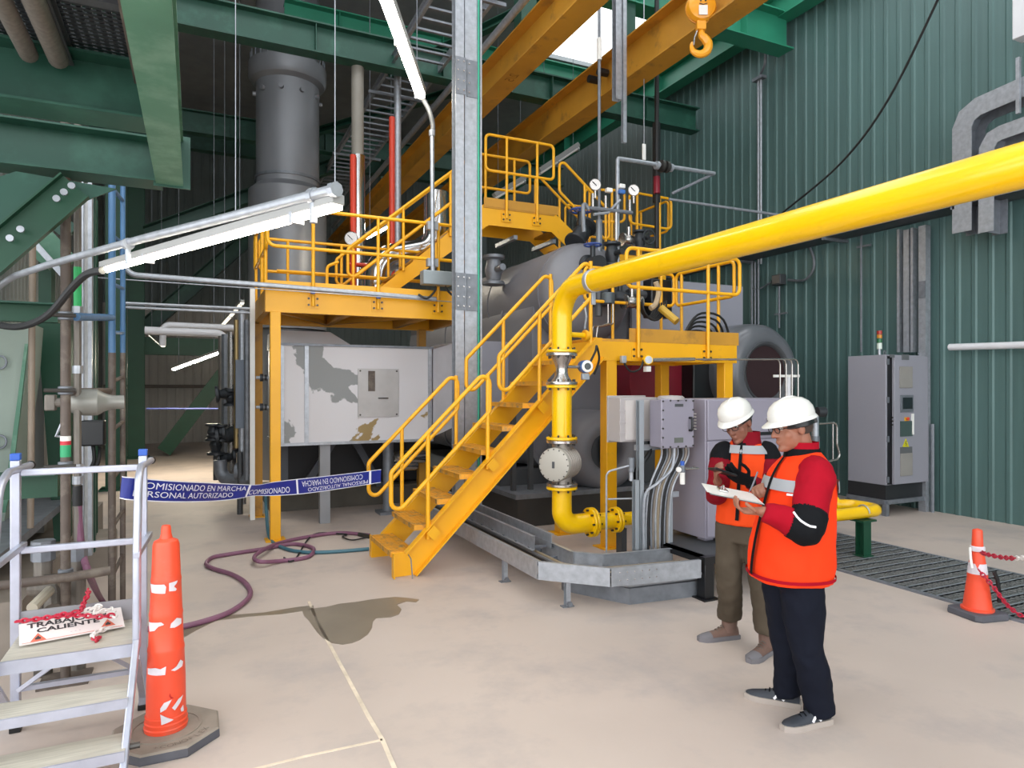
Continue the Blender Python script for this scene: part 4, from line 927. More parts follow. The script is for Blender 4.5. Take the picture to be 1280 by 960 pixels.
MB().tube([(hxx, JY-.2, ex0.z-.16), (hxx, JY-.235, ex0.z-.16), (hxx, JY-.235, ex0.z-.27), (hxx, JY-.2, ex0.z-.27)], .011, 8, bend=.01).build('lid_handle', black_pl, ld)
MB().box(ex0.x+w_*.4, ex0.x+w_*.66, JY-.204, JY-.2, ex0.z-.06, ex0.z-.035).build('nameplate', grey_dark, ld, smooth=0)
MB().box(ex0.x+w_*.38, ex0.x+w_*.66, JY-.204, JY-.2, ex1.z+.04, ex1.z+.085).build('lower_nameplate', M('olive_plate', '#5f625c', .5), ld, smooth=0)
MB().lathe([(.12, 0), (.12, .02), (.10, .035), (0, .04)], (ex0.x+w_*.5, JY-.1, ex0.z), n=24).build('top_cap', box_beige, T36)
T37 = T('terminal_box', 'beige grey terminal box left of the explosion proof box, seen from behind', 'junction box', (3.6, 4.9, 1.3))
tb0, tb1 = at(776, 497, y=JY+.06), at(824, 551, y=JY+.06)
MB().box(tb0.x, tb1.x, JY+.07, JY+.26, tb1.z, tb0.z).build('body', box_beige, T37, bevel=.006)
MB().box(tb0.x+.0, tb1.x-.0, JY+.26, JY+.29, tb1.z-.015, tb0.z+.015).build('lid', box_beige, T37, bevel=.006)
MB().box(tb0.x+.05, tb1.x, JY+.055, JY+.07, tb1.z+.02, tb0.z-.025).build('back_plate', M('back_plate_beige', '#c0b9b6', .45), T37, smooth=0)
for k in range(3): MB().box(tb0.x-.012, tb0.x+.06, JY+.06, JY+.075, tb0.z-.13-k*.1, tb0.z-.11-k*.1).build('hinge', box_beige, T37, smooth=0)
MB().box(tb0.x+.16, tb0.x+.19, JY+.045, JY+.055, tb1.z+.05, tb0.z-.05).build('strut_slot', galv_dk, T37, smooth=0)
# cables down from boxes
T38 = T('conduit_bundle', 'bundle of grey and black flexible conduits dropping from the junction boxes into the tray', 'conduits', (3.8, 4.85, .25))
for k in range(11):
    u0 = 826+k*3.3; u1 = 808+k*2.9; m_ = (galv, black, galv_dk, M('beige_flex', '#8b8177', .5), galv, M('tan_cable', '#8c7e68', .5))[k % 6]
    dy = .05+.03*(k % 3)
    pts = [at(u0, 556, y=JY-.08), at(u0+.5, 572, y=JY-.06), at(u1+5, 606, y=JY-.02-dy*.3), at(u1, 640, y=JY+.0-dy*.3), at(u1+random.uniform(-1, 1), 690, y=JY-dy*.3), at(u1, 704, y=JY-dy*.3)]
    MB().tube(spline(pts, 6), .0105+.003*(k % 2), 8).build('conduit', m_, T38)
MB().tube(spline([at(812, 552, y=JY+.1), at(790+22, 565, y=JY+.02), at(800, 590, y=JY), at(806, 640, y=JY)], 6), .02, 8).build('thick_cable', black, T38)
MB().tube(spline([at(843, 556, y=JY-.1), at(840, 585, y=JY-.1), at(822, 604, y=JY-.08), at(806, 622, y=JY-.05), at(805, 690, y=JY-.05)], 6), .014, 8).build('conduit', galv, T38)
# tubing and filter on the left of the boxes
T39 = T('air_tubing', 'thin steel tube rising from the tray with a small filter regulator left of the boxes', 'tubing', (3.4, 5.0, .3))
MB().tube([at(758, 704, y=5.0), at(758, 590, y=5.0), at(786, 582, y=4.95)], .009, 8, bend=.06).build('tube', galv, T39)
MB().tube([at(760, 624, y=5.0), at(792, 623, y=4.95)], .008, 8).build('tube', galv, T39)
MB().cyl(at(789, 572, y=4.95), at(789, 590, y=4.95), .028, 14).build('regulator', galv_dk, T39, bevel=.004); MB().cyl(at(789, 590, y=4.95), at(789, 601, y=4.95), .02, 14).build('filter_bowl', galv, T39)
T40 = T('filter_regulator', 'small air filter with a blue knob and gauge on the lilac cabinet side', 'regulator', (4.05, 4.6, .9))
fc = at(853, 586, y=4.55)
MB().cyl(fc+V((0, 0, -.03)), fc+V((0, 0, .03)), .024, 14).build('body', galv_dk, T40, bevel=.003); MB().cyl(fc+V((0, 0, -.13)), fc+V((0, 0, -.03)), .022, 14).build('bowl', white_pl, T40); MB().cyl(fc+V((0, 0, .03)), fc+V((0, 0, .065)), .018, 14).build('knob', blue_cap, T40)
MB().lathe([(0, 0), (.022, 0), (.022, .02), (0, .022)], fc+V((-.06, -.02, 0)), (-.4, -.9, 0), 16).build('gauge_dial', white_pl, T40)
MB().tube([fc+V((.02, 0, 0)), fc+V((.17, .0, -.005)), fc+V((.2, .1, -.005))], .009, 8).build('tube', steel, T40)
# tubing behind the right worker's head
T41 = T('sample_tubing', 'bent stainless tubing with a small valve behind the helmet of the right worker', 'tubing', (6.6, 5.2, 1.0))
q = lambda u, v, y=5.6: at(u, v, y=y)
MB().tube([q(1018, 530), q(1046, 528), q(1046, 555), q(1051, 573), q(1030, 578), q(1005, 575)], .012, 8, bend=.06).build('tube', steel, T41)
MB().tube([q(1041, 530), q(1041, 574)], .009, 8).build('tube', steel, T41)
MB().cyl(q(1019, 520), q(1019, 548), .04, 14).build('transmitter', galv, T41, bevel=.005); MB().lathe([(0, -.05), (.06, -.05), (.06, .05), (0, .05)], q(1026, 515), (1, -.3, 0), 18).build('head', vm, T41)
MB().cyl(q(1019, 600), q(1019, 545), .05, 14).build('post', galv_dk, T41)
MB().cyl(V((q(1019, 600).x, 5.6, 0)), q(1019, 600), .04, 12).build('stand', galv_dk, T41)
T42 = T('impulse_tubes', 'four bent impulse tubes on a white bracket before the burner hood mouth', 'tubing', (5.9, 6.0, 1.2))
for k in range(4):
    u = 975+k*7.5; MB().tube([at(870+k*3, 449+k*.3, y=6.1), at(u-2, 449, y=6.0), at(u, 455, y=6.0), at(u, 500, y=6.0)], .010, 8, bend=.05).build('tube', steel, T42)
MB().tube([at(868, 449, y=6.1), at(815, 450, y=6.1)], .022, 10).build('header', steel, T42)
MB().bar(at(967, 470, y=6.02), at(999, 470, y=6.02), .02, .03).build('bracket', white_pl, T42, smooth=0); MB().cyl(at(985, 560, y=6.05), at(985, 470, y=6.05), .035, 12).build('post', white_paint, T42)
pb_ = at(985, 560, y=6.05); MB().cyl((pb_.x, pb_.y, 0), pb_, .035, 12).build('lower_post', white_paint, T42)
# yellow flow sensor under platform beam
T43 = T('flow_sensor', 'small yellow sensor head with black cable under the burner platform beam', 'sensor', (4.4, 6.1, 1.95))
fs = at(809, 450, y=6.12)
MB().lathe([(0, -.05), (.05, -.05), (.055, -.03), (.055, .03), (.05, .05), (0, .05)], fs, (-.3, -.95, 0), 20).build('head', pipe_yellow, T43); MB().lathe([(0, .052), (.04, .052), (.045, .045)], fs, (-.3, -.95, 0), 18).build('cover', galv, T43)
MB().box(fs.x-.03, fs.x+.03, fs.y-.03, fs.y+.03, fs.z-.13, fs.z-.07).build('label_tag', white_pl, T43, smooth=0)
MB().tube(spline([fs+V((-.05, 0, 0)), fs+V((-.1, 0, -.1)), fs+V((-.22, 0, -.13)), fs+V((-.3, 0, -.05)), fs+V((-.32, 0, .03))], 6), .011, 8).build('cable', black, T43)
MB().obox(fs+V((-.32, 0, .0)), (.06, .05, .08)).build('plug', galv, T43, bevel=.006)
# ================================================================ RIGHT: CABINET, GRATING, POST, CONE
T50 = T('electrical_cabinet', 'tall grey electrical cabinet with its door ajar standing at the green wall', 'cabinet', (9.0, 6.5, 0))
EX0, EX1, EY0, EY1 = 8.58, 9.42, 6.17, 6.76
for (a, b) in (((EX0, EY0), (EX1, EY0)), ((EX0, EY1), (EX1, EY1)), ((EX0, EY0), (EX0, EY1)), ((EX1, EY0), (EX1, EY1))): MB().bar((*a, .19), (*b, .19), .06, .06).build('base_rail', galv_dk, T50, smooth=0)
for x in (EX0, EX1):
    for y in (EY0, EY1): MB().bar((x, y, 0), (x, y, .17), .06, .06, up=(0, 1, 0)).build('base_leg', galv_dk, T50, smooth=0)
MB().box(EX0, EX1, EY0, EY1, .22, .42).build('plinth', plinth, T50, smooth=0)
MB().box(EX0, EX1, EY0, EY1, .42, 2.22).build('body', cab_grey, T50, bevel=.006)
MB().box(EX0+.03, EX1-.02, EY0-.004, EY0, .43, 2.2).build('door_gap', black_pl, T50, smooth=0)
Rm = Matrix.Rotation(radians(-5), 4, 'Z'); hinge = V((EX1, EY0-.006, 0))
def dm_(mb): return mb.xf(Matrix.Translation(hinge)@Rm@Matrix.Translation(-hinge)) if False else mb
dr = dm_(MB().box(EX0+.11, EX1, EY0-.05, EY0-.01, .43, 2.21)).build('door', cab_grey, T50, bevel=.006)
fy = EY0-.05
def dp(name, u0, v0, u1, v1, mat, th=.012, **k):
    a, b = at(u0, v0, y=fy), at(u1, v1, y=fy)
    return MB().box(a.x, b.x, fy-th, fy, b.z, a.z).build(name, mat, dr, **k)
lv = M('louver_grey', '#8f8b86', .5)
dp('upper_louver', 1124, 458, 1140, 485, lv, bevel=.004); dp('lower_louver', 1125, 567, 1140, 594, lv, bevel=.004)
dp('display_frame', 1125, 494, 1141, 515, galv_dk, bevel=.004); dp('display', 1127.5, 497, 1139.5, 511, glassm, .016, smooth=0)
dp('nameplate', 1127, 443, 1136, 450, M('plate_grey', '#5e6062', .5), .005, smooth=0); dp('nameplate', 1112, 443, 1118, 447, M('plate_grey', '#5e6062', .5), .005, smooth=0)
dp('nameplate', 1125, 559, 1140, 566, M('plate_grey', '#5e6062', .5), .005, smooth=0); dp('document_pocket', 1125, 526.5, 1140, 545, M('pocket_green', '#42524f', .4), .012, smooth=0)
dp('pocket_edge', 1139, 517, 1141, 543, white_pl, .02, smooth=0)
a = at(1133, 523.5, y=fy); MB().lathe([(0, .035), (.02, .035), (.024, .025), (.012, .02), (.012, 0)], a, (0, -1, 0), 16).build('emergency_stop', M('stop_red', '#d8432a', .4), dr)
dp('stop_base', 1130.5, 521.5, 1136, 526, M('stop_yellow', '#d9a12a', .5), .006, smooth=0)
a, b, c = at(1132, 548, y=fy), at(1136, 558.5, y=fy), at(1128, 558.5, y=fy)
MB().prism([a, b, c], (0, -.006, 0)).build('warning_triangle', M('warning_yellow', '#c9c21c', .5), dr, smooth=0)
zc = [at(1132.6, 551, y=fy), at(1131, 554.5, y=fy), at(1132.6, 554.3, y=fy), at(1131.6, 557.4, y=fy)]
MB().tube([p+V((0, -.008, 0)) for p in zc], .005, 4).build('lightning_mark', black_pl, dr)
for k in range(3): p = at(1115, 522+k*4.5, y=fy); MB().cyl(p, p+V((0, -.012, 0)), .012, 10).build('key_lock', bolt_m, dr)
for v in (452, 500, 549, 600): p = at(1106, v, y=EY0); MB().box(EX0+.012, EX0+.05, EY0-.02, EY0, p.z-.04, p.z+.04).build('hinge', galv_dk, T50, smooth=0)
for x, y in ((EX0+.05, EY0+.05), (EX1-.05, EY0+.05)): MB().tube([V((x+.025*cos(k*pi/6), y, 2.25+.025*sin(k*pi/6))) for k in range(12)], .007, 6, closed=True).build('lifting_eye', galv_dk, T50)
sb = at(1101, 440, y=EY0+.08); 
MB().cyl((sb.x, EY0+.1, 2.22), (sb.x, EY0+.1, 2.30), .02, 12).build('beacon_pole', galv, T50)
z = 2.30
for h, m_, nm in ((.09, M('beacon_clear', '#cfd8cf', .3), 'clear_light'), (.06, M('beacon_green', '#2f6a45', .3), 'green_light'), (.055, M('beacon_amber', '#c9842a', .3), 'amber_light'), (.055, M('beacon_red', '#a8322a', .3), 'red_light')):
    MB().cyl((sb.x, EY0+.1, z), (sb.x, EY0+.1, z+h-.006), .034, 16).build(nm, m_, T50); z += h
# floor grating
T51 = T('floor_grating', 'long steel drain grating set in the floor at the right', 'grating', (6.28, 2.5, 0))
GRX0, GRX1, GRY0, GRY1 = 5.63, 6.96, -.5, 6.4
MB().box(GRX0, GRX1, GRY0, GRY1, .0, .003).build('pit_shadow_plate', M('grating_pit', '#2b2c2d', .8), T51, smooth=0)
gr_m = M('grating_steel', '#8a8a88', .5, metal=.4, var=.12, vs=6)
mb = MB(); y = GRY0
while y < GRY1: mb.box(GRX0, GRX1, y, y+.006, .003, .016); y += .034
mb.build('bearing_bars', gr_m, T51, smooth=0)
y = GRY0; mb = MB()
while y < GRY1: mb.box(GRX0, GRX1, y, y+.012, .003, .021); y += .136
mb.build('twisted_rods', galv, T51, smooth=0)
mb = MB(); x = GRX0
while x < GRX1: mb.box(x, x+.005, GRY0, GRY1, .003, .013); x += .075
mb.build('cross_rods', gr_m, T51, smooth=0)
MB().box(GRX0-.04, GRX0, GRY0, GRY1, 0, .018).build('edge_angle', galv_dk, T51, smooth=0); MB().box(GRX1, GRX1+.04, GRY0, GRY1, 0, .018).build('edge_angle', galv_dk, T51, smooth=0)
T52 = T('pipe_stanchion', 'short dark green stanchion standing on the grating under the low yellow pipe', 'post', (6.27, 4.76, .02))
MB().ibeam((6.27, 4.76, .02), (6.27, 4.76, .38), .11, .10, .012, .01, up=(0, 1, 0)).build('upright', green_dk, T52, smooth=0)
MB().box(6.17, 6.37, 4.68, 4.84, .38, .40).build('saddle_plate', green_dk, T52, smooth=0); MB().box(6.20, 6.34, 4.69, 4.83, .02, .03).build('base_plate', green_dk, T52, smooth=0)
T53 = T('low_gas_pipe', 'thin yellow pipe at shin height on the green stanchion, ending in an elbow', 'pipe', (6.0, 4.76, .2))
MB().tube([(4.6, 4.76, .47), (6.55, 4.76, .47), (6.55, 5.12, .47), (6.2, 5.25, .47)], .062, 18, bend=.14).build('tube', pipe_yellow, T53, smooth=60)
MB().lathe([(.11, -.02), (.11, .02)], (6.36, 5.19, .47), (-.93, .35, 0), 20).build('flange', pipe_yellow, T53)
MB().cyl((6.34, 5.2, .47), (5.6, 5.5, .47), .05, 16).build('bare_spool', galv, T53)
MB().tube([V((6.27, 4.76+.075*cos(k*pi/8), .47+.075*sin(k*pi/8))) for k in range(9)], .008, 6).build('u_bolt', galv, T53)
MB().cyl((5.6, 5.5, 0), (5.6, 5.5, .42), .04, 12).build('support_post', galv_dk, T53)
def cone_patch(c, prof, poly, off=.004):
    # poly: list of (angle, z); prof: function z->r
    return MB().add([c+V(((prof(z)+off)*cos(a), (prof(z)+off)*sin(a), z)) for a, z in poly], [tuple(range(len(poly)))])
T54 = T('traffic_cone', 'orange traffic cone on a square grey rubber base beside the floor grating', 'traffic cone', (5.47, 3.17, 0))
cc = V((5.47, 3.17, 0))
def sq(h, b, z): return [cc+V((x, y, z)) for x, y in ((-h, -h+b), (-h+b, -h), (h-b, -h), (h, -h+b), (h, h-b), (h-b, h), (-h+b, h), (-h, h-b))]
Rz = Matrix.Translation(cc)@Matrix.Rotation(radians(-12), 4, 'Z')@Matrix.Translation(-cc)
MB().loft([sq(.152, .035, 0), sq(.156, .035, .012), sq(.152, .035, .042), sq(.142, .035, .05)]).xf(Rz).build('rubber_base', base_rubber_edge, T54, smooth=0)
def rc(z): return .098-(z-.06)*(.098-.040)/.47
MB().lathe([(.112, .048), (.112, .065), (.098, .07), (rc(.30), .30), (rc(.31)+.003, .31), (rc(.47), .47), (.042, .52), (.038, .56), (.034, .66), (.03, .665), (0, .675)], cc, n=32).build('cone_body', orange_cone, T54, smooth=40)
MB().lathe([(rc(.33)+.004, .33), (rc(.41)+.004, .41)], cc, n=32, cap=False).build('reflective_band', white_refl, T54); 
va = math.atan2(-cc.y, -cc.x)
o = cone_patch(cc, rc, [(va-.25, .412), (va+.25, .412), (va, .375)], .006).build('orange_notch', orange_cone, T54)
MB().lathe([(.046, .50), (.05, .505), (.05, .535), (.046, .54)], cc, n=24).build('white_collar', white_refl, T54)
MB().tube([cc+V((-.06, .02, .53)), cc+V((-.085, .0, .45)), cc+V((-.10, -.02, .38))], .01, 6).build('white_tie', white_pl, T54)
MB().tube([cc+V((.035, -.10, .36)), cc+V((.06, -.11, .30)), cc+V((.085, -.11, .2)), cc+V((.10, -.10, .12))], .014, 6).build('black_smudge', black, T54)
def chain(pts, L, mats, name, label, r=.0045, org=None):
    """plastic chain along a polyline, alternating link orientation; colour changes along its length"""
    pts = [V(p) for p in pts]; seg = [(b-a).length for a, b in zip(pts[:-1], pts[1:])]; tot = sum(seg)
    t = T(name, label, 'chain', pts[-1]); n = int(tot/(L*.72)); groups = {}
    for i in range(n):
        s = (i+.5)*tot/n; k = 0
        while k < len(seg)-1 and s > seg[k]: s -= seg[k]; k += 1
        p = pts[k].lerp(pts[k+1], s/seg[k]); d = (pts[k+1]-pts[k]).normalized(); a, b = frame(d)
        if i % 2: a, b = b, a
        mb = MB().tube([p+d*(L*.5*cos(q*pi/5))+a*(L*.3*sin(q*pi/5)) for q in range(10)], r, 5, closed=True)
        groups.setdefault(mats(i/n), []).append(mb)
    for m_, ms in groups.items():
        for mb in ms: mb.build('link', m_, t)
    return t
chain(spline([cc+V((.03, -.02, .49)), at(1230, 692, y=2.95), at(1255, 697, y=2.75), at(1282, 697, y=2.55), at(1320, 690, y=2.3)], 6), .042, lambda f: chain_red if f < .62 else chain_white, 'barrier_chain', 'red and white plastic chain strung right from the top of the traffic cone', .006)
chain(spline([cc+V((-.09, -.06, .38)), cc+V((-.04, -.13, .27)), cc+V((.03, -.16, .17)), cc+V((.12, -.17, .09)), cc+V((.20, -.22, .03)), cc+V((.32, -.34, .012)), cc+V((.48, -.52, .012))], 5), .042, lambda f: chain_red if f < .75 else chain_white, 'barrier_chain', 'red and white plastic chain trailing down the traffic cone onto the floor', .006)
# ---------------------------------------------------------------- things on the right wall
XW = 9.44
def wx(u, v, x=XW): return at(u, v, x=x)
T60 = T('wall_conduit', 'pair of vertical conduits on the green wall below the bright girder', 'conduit', wx(950, 270))
for du in (0, 3.2): MB().cyl(wx(948+du, 330), wx(948+du, 100), .022, 10).build('tube', galv, T60)
MB().tube(spline([wx(951, 100), wx(951, 92), wx(956, 80, 9.35), wx(957, 60, 9.3)], 5), .025, 8).build('flex', galv_dk, T60); MB().box(9.36, 9.48, wx(950, 97).y-.12, wx(950, 97).y+.12, wx(950, 97).z-.05, wx(950, 97).z).build('clamp_strut', galv_dk, T60, smooth=0)
T61 = T('wall_conduit', 'three vertical conduits on the wall left of the small square junction box', 'conduit', wx(945, 400))
for k in range(3): MB().cyl(wx(940+k*4, 470), wx(940+k*4, 328), .022, 10).build('tube', galv_dk, T61)
MB().tube(spline([wx(940, 328), wx(938, 322), wx(930, 318), wx(918, 318)], 5), .02, 8).build('bend', galv_dk, T61)
T62 = T('wall_junction_box', 'small square grey junction box with flexible conduit on the green wall', 'junction box', wx(975, 358))
p = wx(975, 350); MB().box(9.34, 9.48, p.y-.10, p.y+.10, p.z-.09, p.z+.09).build('body', grey_dark, T62, bevel=.008); MB().box(9.33, 9.34, p.y-.08, p.y+.08, p.z-.07, p.z+.07).build('lid', M('taupe_lid', '#6c6660', .5), T62, smooth=0)
MB().tube(spline([wx(985, 350), wx(1005, 350), wx(1016, 338), wx(1017, 322), wx(1010, 306), wx(1004, 300)], 6), .022, 8).build('flex', galv_dk, T62)
MB().tube(spline([wx(965, 352), wx(955, 358), wx(946, 362), wx(940, 360)], 6), .016, 8).build('flex', galv_dk, T62)
MB().cyl(wx(974, 410), wx(974, 358), .018, 8).build('drop_tube', galv_dk, T62); MB().bar(wx(968, 393), wx(984, 391), .02, .03).build('clamp_strut', galv_dk, T62, smooth=0)
T63 = T('thin_conduit', 'single thin vertical conduit on the wall above the electrical cabinet', 'conduit', wx(1076, 440))
MB().cyl(wx(1076.5, 440), wx(1076.5, 290), .015, 8).build('tube', galv_dk, T63); MB().bar(wx(1071, 309), wx(1089, 306), .02, .03).build('clamp_strut', galv_dk, T63, smooth=0)
T64 = T('wall_cable_tray', 'vertical galvanised tray covers dropping down the wall to the electrical cabinet', 'cable tray', wx(1140, 440))
for u0, u1, v0, v1 in ((1121, 1124, 287, 440), (1129, 1136, 288, 440), (1138, 1141, 285, 440), (1148, 1157, 283, 636)):
    a, b = wx(u0, v0, 9.36), wx(u1, v1, 9.36); MB().box(9.36, 9.47, b.y, a.y, b.z if v1 < 600 else .0, a.z).build('tray_cover', galv, T64, smooth=0)
a, b = wx(1148.5, 352, 9.35), wx(1156.5, 372, 9.35); MB().box(9.345, 9.36, b.y, a.y, b.z, a.z).build('splice_plate', galv_dk, T64, smooth=0)
T65 = T('along_wall_tray', 'horizontal cable tray along the wall half hidden under the big yellow pipe', 'cable tray', (9.2, 7, 4.1))
MB().chan((9.0, 4.6, 4.2), (9.0, 12.2, 4.2), .05, .12, .006).build('side_rail', galv_dk, T65, smooth=0); MB().chan((9.38, 4.6, 4.2), (9.38, 12.2, 4.2), .05, .12, .006, flip=-1).build('side_rail', galv_dk, T65, smooth=0); MB().box(9.0, 9.38, 4.6, 12.2, 4.14, 4.15).build('tray_floor', grey_dark, T65, smooth=0)
for y in (5.5, 7.5, 9.5, 11.5): MB().bar((8.95, y, 4.12), (9.5, y, 4.12), .05, .05).build('bracket', galv_dk, T65, smooth=0)
o = MB().cyl(wx(1187, 434, 9.38), wx(1300, 430.5, 9.38), .045, 16).build('white_wall_pipe', white_paint); tag(o, 'horizontal white pipe on the green wall at the right edge', 'pipe')
o = MB().cyl((9.44, wx(1157, 600).y-.1, 0), (9.44, wx(1157, 600).y-.1, 1.25), .025, 10).build('wall_stub_pipe', galv_dk); tag(o, 'short grey vertical pipe on the wall right of the electrical cabinet', 'pipe')
T66 = T('curved_cable_tray', 'pair of galvanised trays bending from the right edge down behind the yellow pipe', 'cable tray', wx(1205, 220, 8.9))
def band(P_, w_, x0, x1, name, mat):
    n = []
    for i in range(len(P_)):
        d0 = (P_[i]-P_[i-1]).normalized() if i else None; d1 = (P_[i+1]-P_[i]).normalized() if i < len(P_)-1 else None
        a_ = V((0, -d0.z, d0.y)) if d0 else None; b_ = V((0, -d1.z, d1.y)) if d1 else None
        n.append(b_ if a_ is None else a_ if b_ is None else (a_+b_).normalized()/max(.5, cos(a_.angle(b_)/2)))
    l_ = [p+k*w_/2 for p, k in zip(P_, n)]; r_ = [p-k*w_/2 for p, k in zip(P_, n)]; mb = MB()
    for i in range(len(P_)-1):
        mb.prism([V((x0, q.y, q.z)) for q in (l_[i], l_[i+1], r_[i+1], r_[i])], (x1-x0, 0, 0))
    mb.build(name, mat, T66, smooth=0)
for (pts, w_) in (([(1202, 290), (1202, 160), (1208, 145), (1222, 133), (1300, 99)], .24), ([(1232, 290), (1233, 185), (1240, 172), (1250, 166), (1300, 148)], .18)):
    P_ = [at(u, v, x=8.95) for u, v in pts]
    band(P_, w_, 8.95, 8.965, 'side_rail', galv); band(P_, w_, 9.24, 9.255, 'side_rail', galv_dk); band(P_, .015, 8.965, 9.24, 'tray_floor', galv_dk)
p = at(1273, 70, x=8.9); MB().bar(at(1273, 142, x=8.9), at(1273, 72, x=8.9), .04, .04, up=(1, 0, 0)).build('slotted_strut', galv, T66, smooth=0)
a, b = at(1265, 50, x=8.9), at(1290, -20, x=8.9)
o = MB().box(8.9, 9.1, b.y, a.y, a.z, b.z).build('wall_fan_box', white_paint, bevel=.01); tag(o, 'pale box at the top right corner of the green wall', 'box')
# ================================================================ LAMPS
def lamp(A, B, w, label, hous=True, emit=None, brackets=(.03, .55), hgt=1.0, rods=True):
    A, B = V(A), V(B); t = T('fluorescent_lamp', label, 'lamp', (A+B)/2); d = (B-A).normalized()
    MB().bar(A, B, w, w*.55, prof=[(-w/2, -w*.3), (-w*.25, -w*.42), (w*.25, -w*.42), (w/2, -w*.3), (w/2, 0), (-w/2, 0)]).build('diffuser', emit or lamp_on, t, smooth=0)
    if hous:
        MB().bar(A-d*.01+V((0, 0, w*.4*hgt)), B+d*.01+V((0, 0, w*.4*hgt)), w*1.15, w*.8*hgt).build('housing', lamp_hous, t, bevel=.004)
        for f in brackets: p = A.lerp(B, f); MB().bar(p-d*.008+V((0, 0, -w*.2)), p+d*.008+V((0, 0, -w*.2)), w*1.2, w*.9).build('clip', galv, t, smooth=0)
        if rods:
            for f in (.12, .88): p = A.lerp(B, f); MB().cyl(p+V((0, 0, w*.7)), V((p.x, p.y, 9.6)), .006, 6).build('hanger_rod', galv_dk, t)
    return t
zl = 2.36
LA, LB = at(421, 256, z=zl), at(131, 336, z=zl)
L1 = lamp(LA, LB, .043, 'long lit fluorescent tube hanging slanted across the left half', brackets=(.12, .74), rods=False)
rail_pts = [at(415, 238, d=2.18), at(300, 268, d=2.52), at(180, 298, d=3.0), at(110, 317, d=3.35), at(60, 331, d=3.6), at(18, 345, d=3.8), at(-8, 362, d=3.9), at(-25, 395, d=3.95)]
T70 = T('lamp_conduit', 'round grey conduit pipe with an end cap slanting above the lit lamp at the left', 'conduit', rail_pts[0])
MB().tube(rail_pts, .018, 12, bend=.3).build('tube', galv, T70)
MB().cyl(rail_pts[0], rail_pts[0]+(rail_pts[0]-rail_pts[1]).normalized()*.026, .025, 8).build('end_cap', galv, T70)
for k, (u, v) in enumerate(((392, 243), (160, 303))): p = at(u, v+2, d=2.25 if k == 0 else 3.08); MB().cyl(p, p+V((0, 0, -.09)), .012, 8).build('hanger', galv, T70); MB().lathe([(.027, -.012), (.027, .012)], p, rail_pts[0]-rail_pts[1], 12).build('clamp', galv, T70)
o = MB().tube(spline([at(128, 338, d=3.33), at(108, 343, d=3.4), at(88, 362, d=3.5), at(62, 392, d=3.6), at(35, 406, d=3.7), at(8, 408, d=3.8), at(-30, 398, d=3.9)], 6), .019, 10).build('power_cable', black); tag(o, 'thick black cable drooping left from the end of the lit lamp', 'cable')
def lamp_t(u):
    return min((k/200 for k in range(201)), key=lambda t_: abs(VX+FPX*((LA.lerp(LB, t_).x*cos(YAW)-LA.lerp(LB, t_).y*sin(YAW))/(LA.lerp(LB, t_).x*sin(YAW)+LA.lerp(LB, t_).y*cos(YAW)))-u))
wA, wB = LA.lerp(LB, lamp_t(418)), LA.lerp(LB, lamp_t(295))
wire(tuple(wA+V((0, 0, .05))), (wA.x, wA.y, 9.55), 'thin wire holding the right end of the slanted lamp', .0016, 3.2)
wire(tuple(wB+V((0, 0, .05))), (wB.x, wB.y, 9.55), 'thin wire holding the middle of the slanted lamp', .0016, 3.7)
UA, UB = at(526, 119, z=5.45), at(481, -6, z=5.45)
lamp(UA, UB+(UB-UA)*.15, .11, 'lit fluorescent tube high up at the top edge left of the grey column')
T71 = T('lamp_feed_conduit', 'vertical conduit with a grey box feeding the high lamp from the upper platform rail', 'conduit', at(541, 340, y=8.02))
MB().cyl(at(541, 344, y=8.02), at(540, 168, y=8.02), .028, 12).build('tube', galv, T71)
MB().tube(spline([at(540, 170, y=8.02), at(541, 157, y=8.05), at(537, 140, y=8.1), at(529, 124, y=8.25)], 6), .03, 10).build('flex', M('dark_flex', '#5e6064', .5), T71)
MB().cyl(at(540, 170, y=8.02), at(540, 163, y=8.02), .04, 10).build('gland', galv, T71)
a, b = at(527, 338, y=7.98), at(563, 358, y=7.98); MB().box(a.x, b.x, 7.9, 8.05, b.z, a.z).build('box', M('grey_box_paint', '#8f989c', .45, metal=.2), T71, bevel=.01)
for v in (282, 328): p = at(541, v, y=8.04); MB().box(p.x-.07, p.x+.07, 8.03, 8.10, p.z-.05, p.z+.05).build('clamp', galv, T71, smooth=0)
for u, dv in ((545, 8), (556, 10)): MB().tube(spline([at(u, 358, y=7.96), at(u-3, 366, y=7.95), at(u-12, 373, y=7.95), at(u-22, 368, y=7.98)] if u < 550 else [at(u, 358, y=7.96), at(u+6, 366, y=7.95), at(u+14, 372, y=7.95)], 5), .014, 8).build('cable', black, T71)
far_emit = M('lit_far_lamp', '#fff4dc', .4, var=0, emit=150)
lamp(at(275, 440, d=13.2), at(217, 461, d=14.4), .07, 'small lit lamp far down the corridor at the left', emit=far_emit)
lamp(at(188, 418, d=16), at(204, 432, d=14.5), .08, 'short lamp fixture above the far corridor lamp', emit=M('dim_lamp_and_highlight', '#efe6d0', .4, var=0, emit=1.2))
lamp(at(303, 378, d=12), at(278, 406, d=13.5), .06, 'narrow glowing strip imitating a bright highlight on pipes at the corridor right side', emit=M('dim_lamp_and_highlight', '#efe6d0', .4, var=0, emit=1.2))  # glowing strip stands in for a bright highlight on the pipes
lamp(at(722, 184, y=12.6), at(674, 216, y=12.6), .12, 'unlit fluorescent fixture behind the crossover landing, the upper one', emit=white_pl)
lamp(at(655, 225, y=12.6), at(618, 247, y=12.6), .12, 'unlit fluorescent fixture behind the crossover landing, the lower one', emit=white_pl)
lamp(at(493, 278, y=12.0), at(458, 296, y=12.0), .1, 'lit lamp seen through the upper platform rails by the small gauge', emit=far_emit)
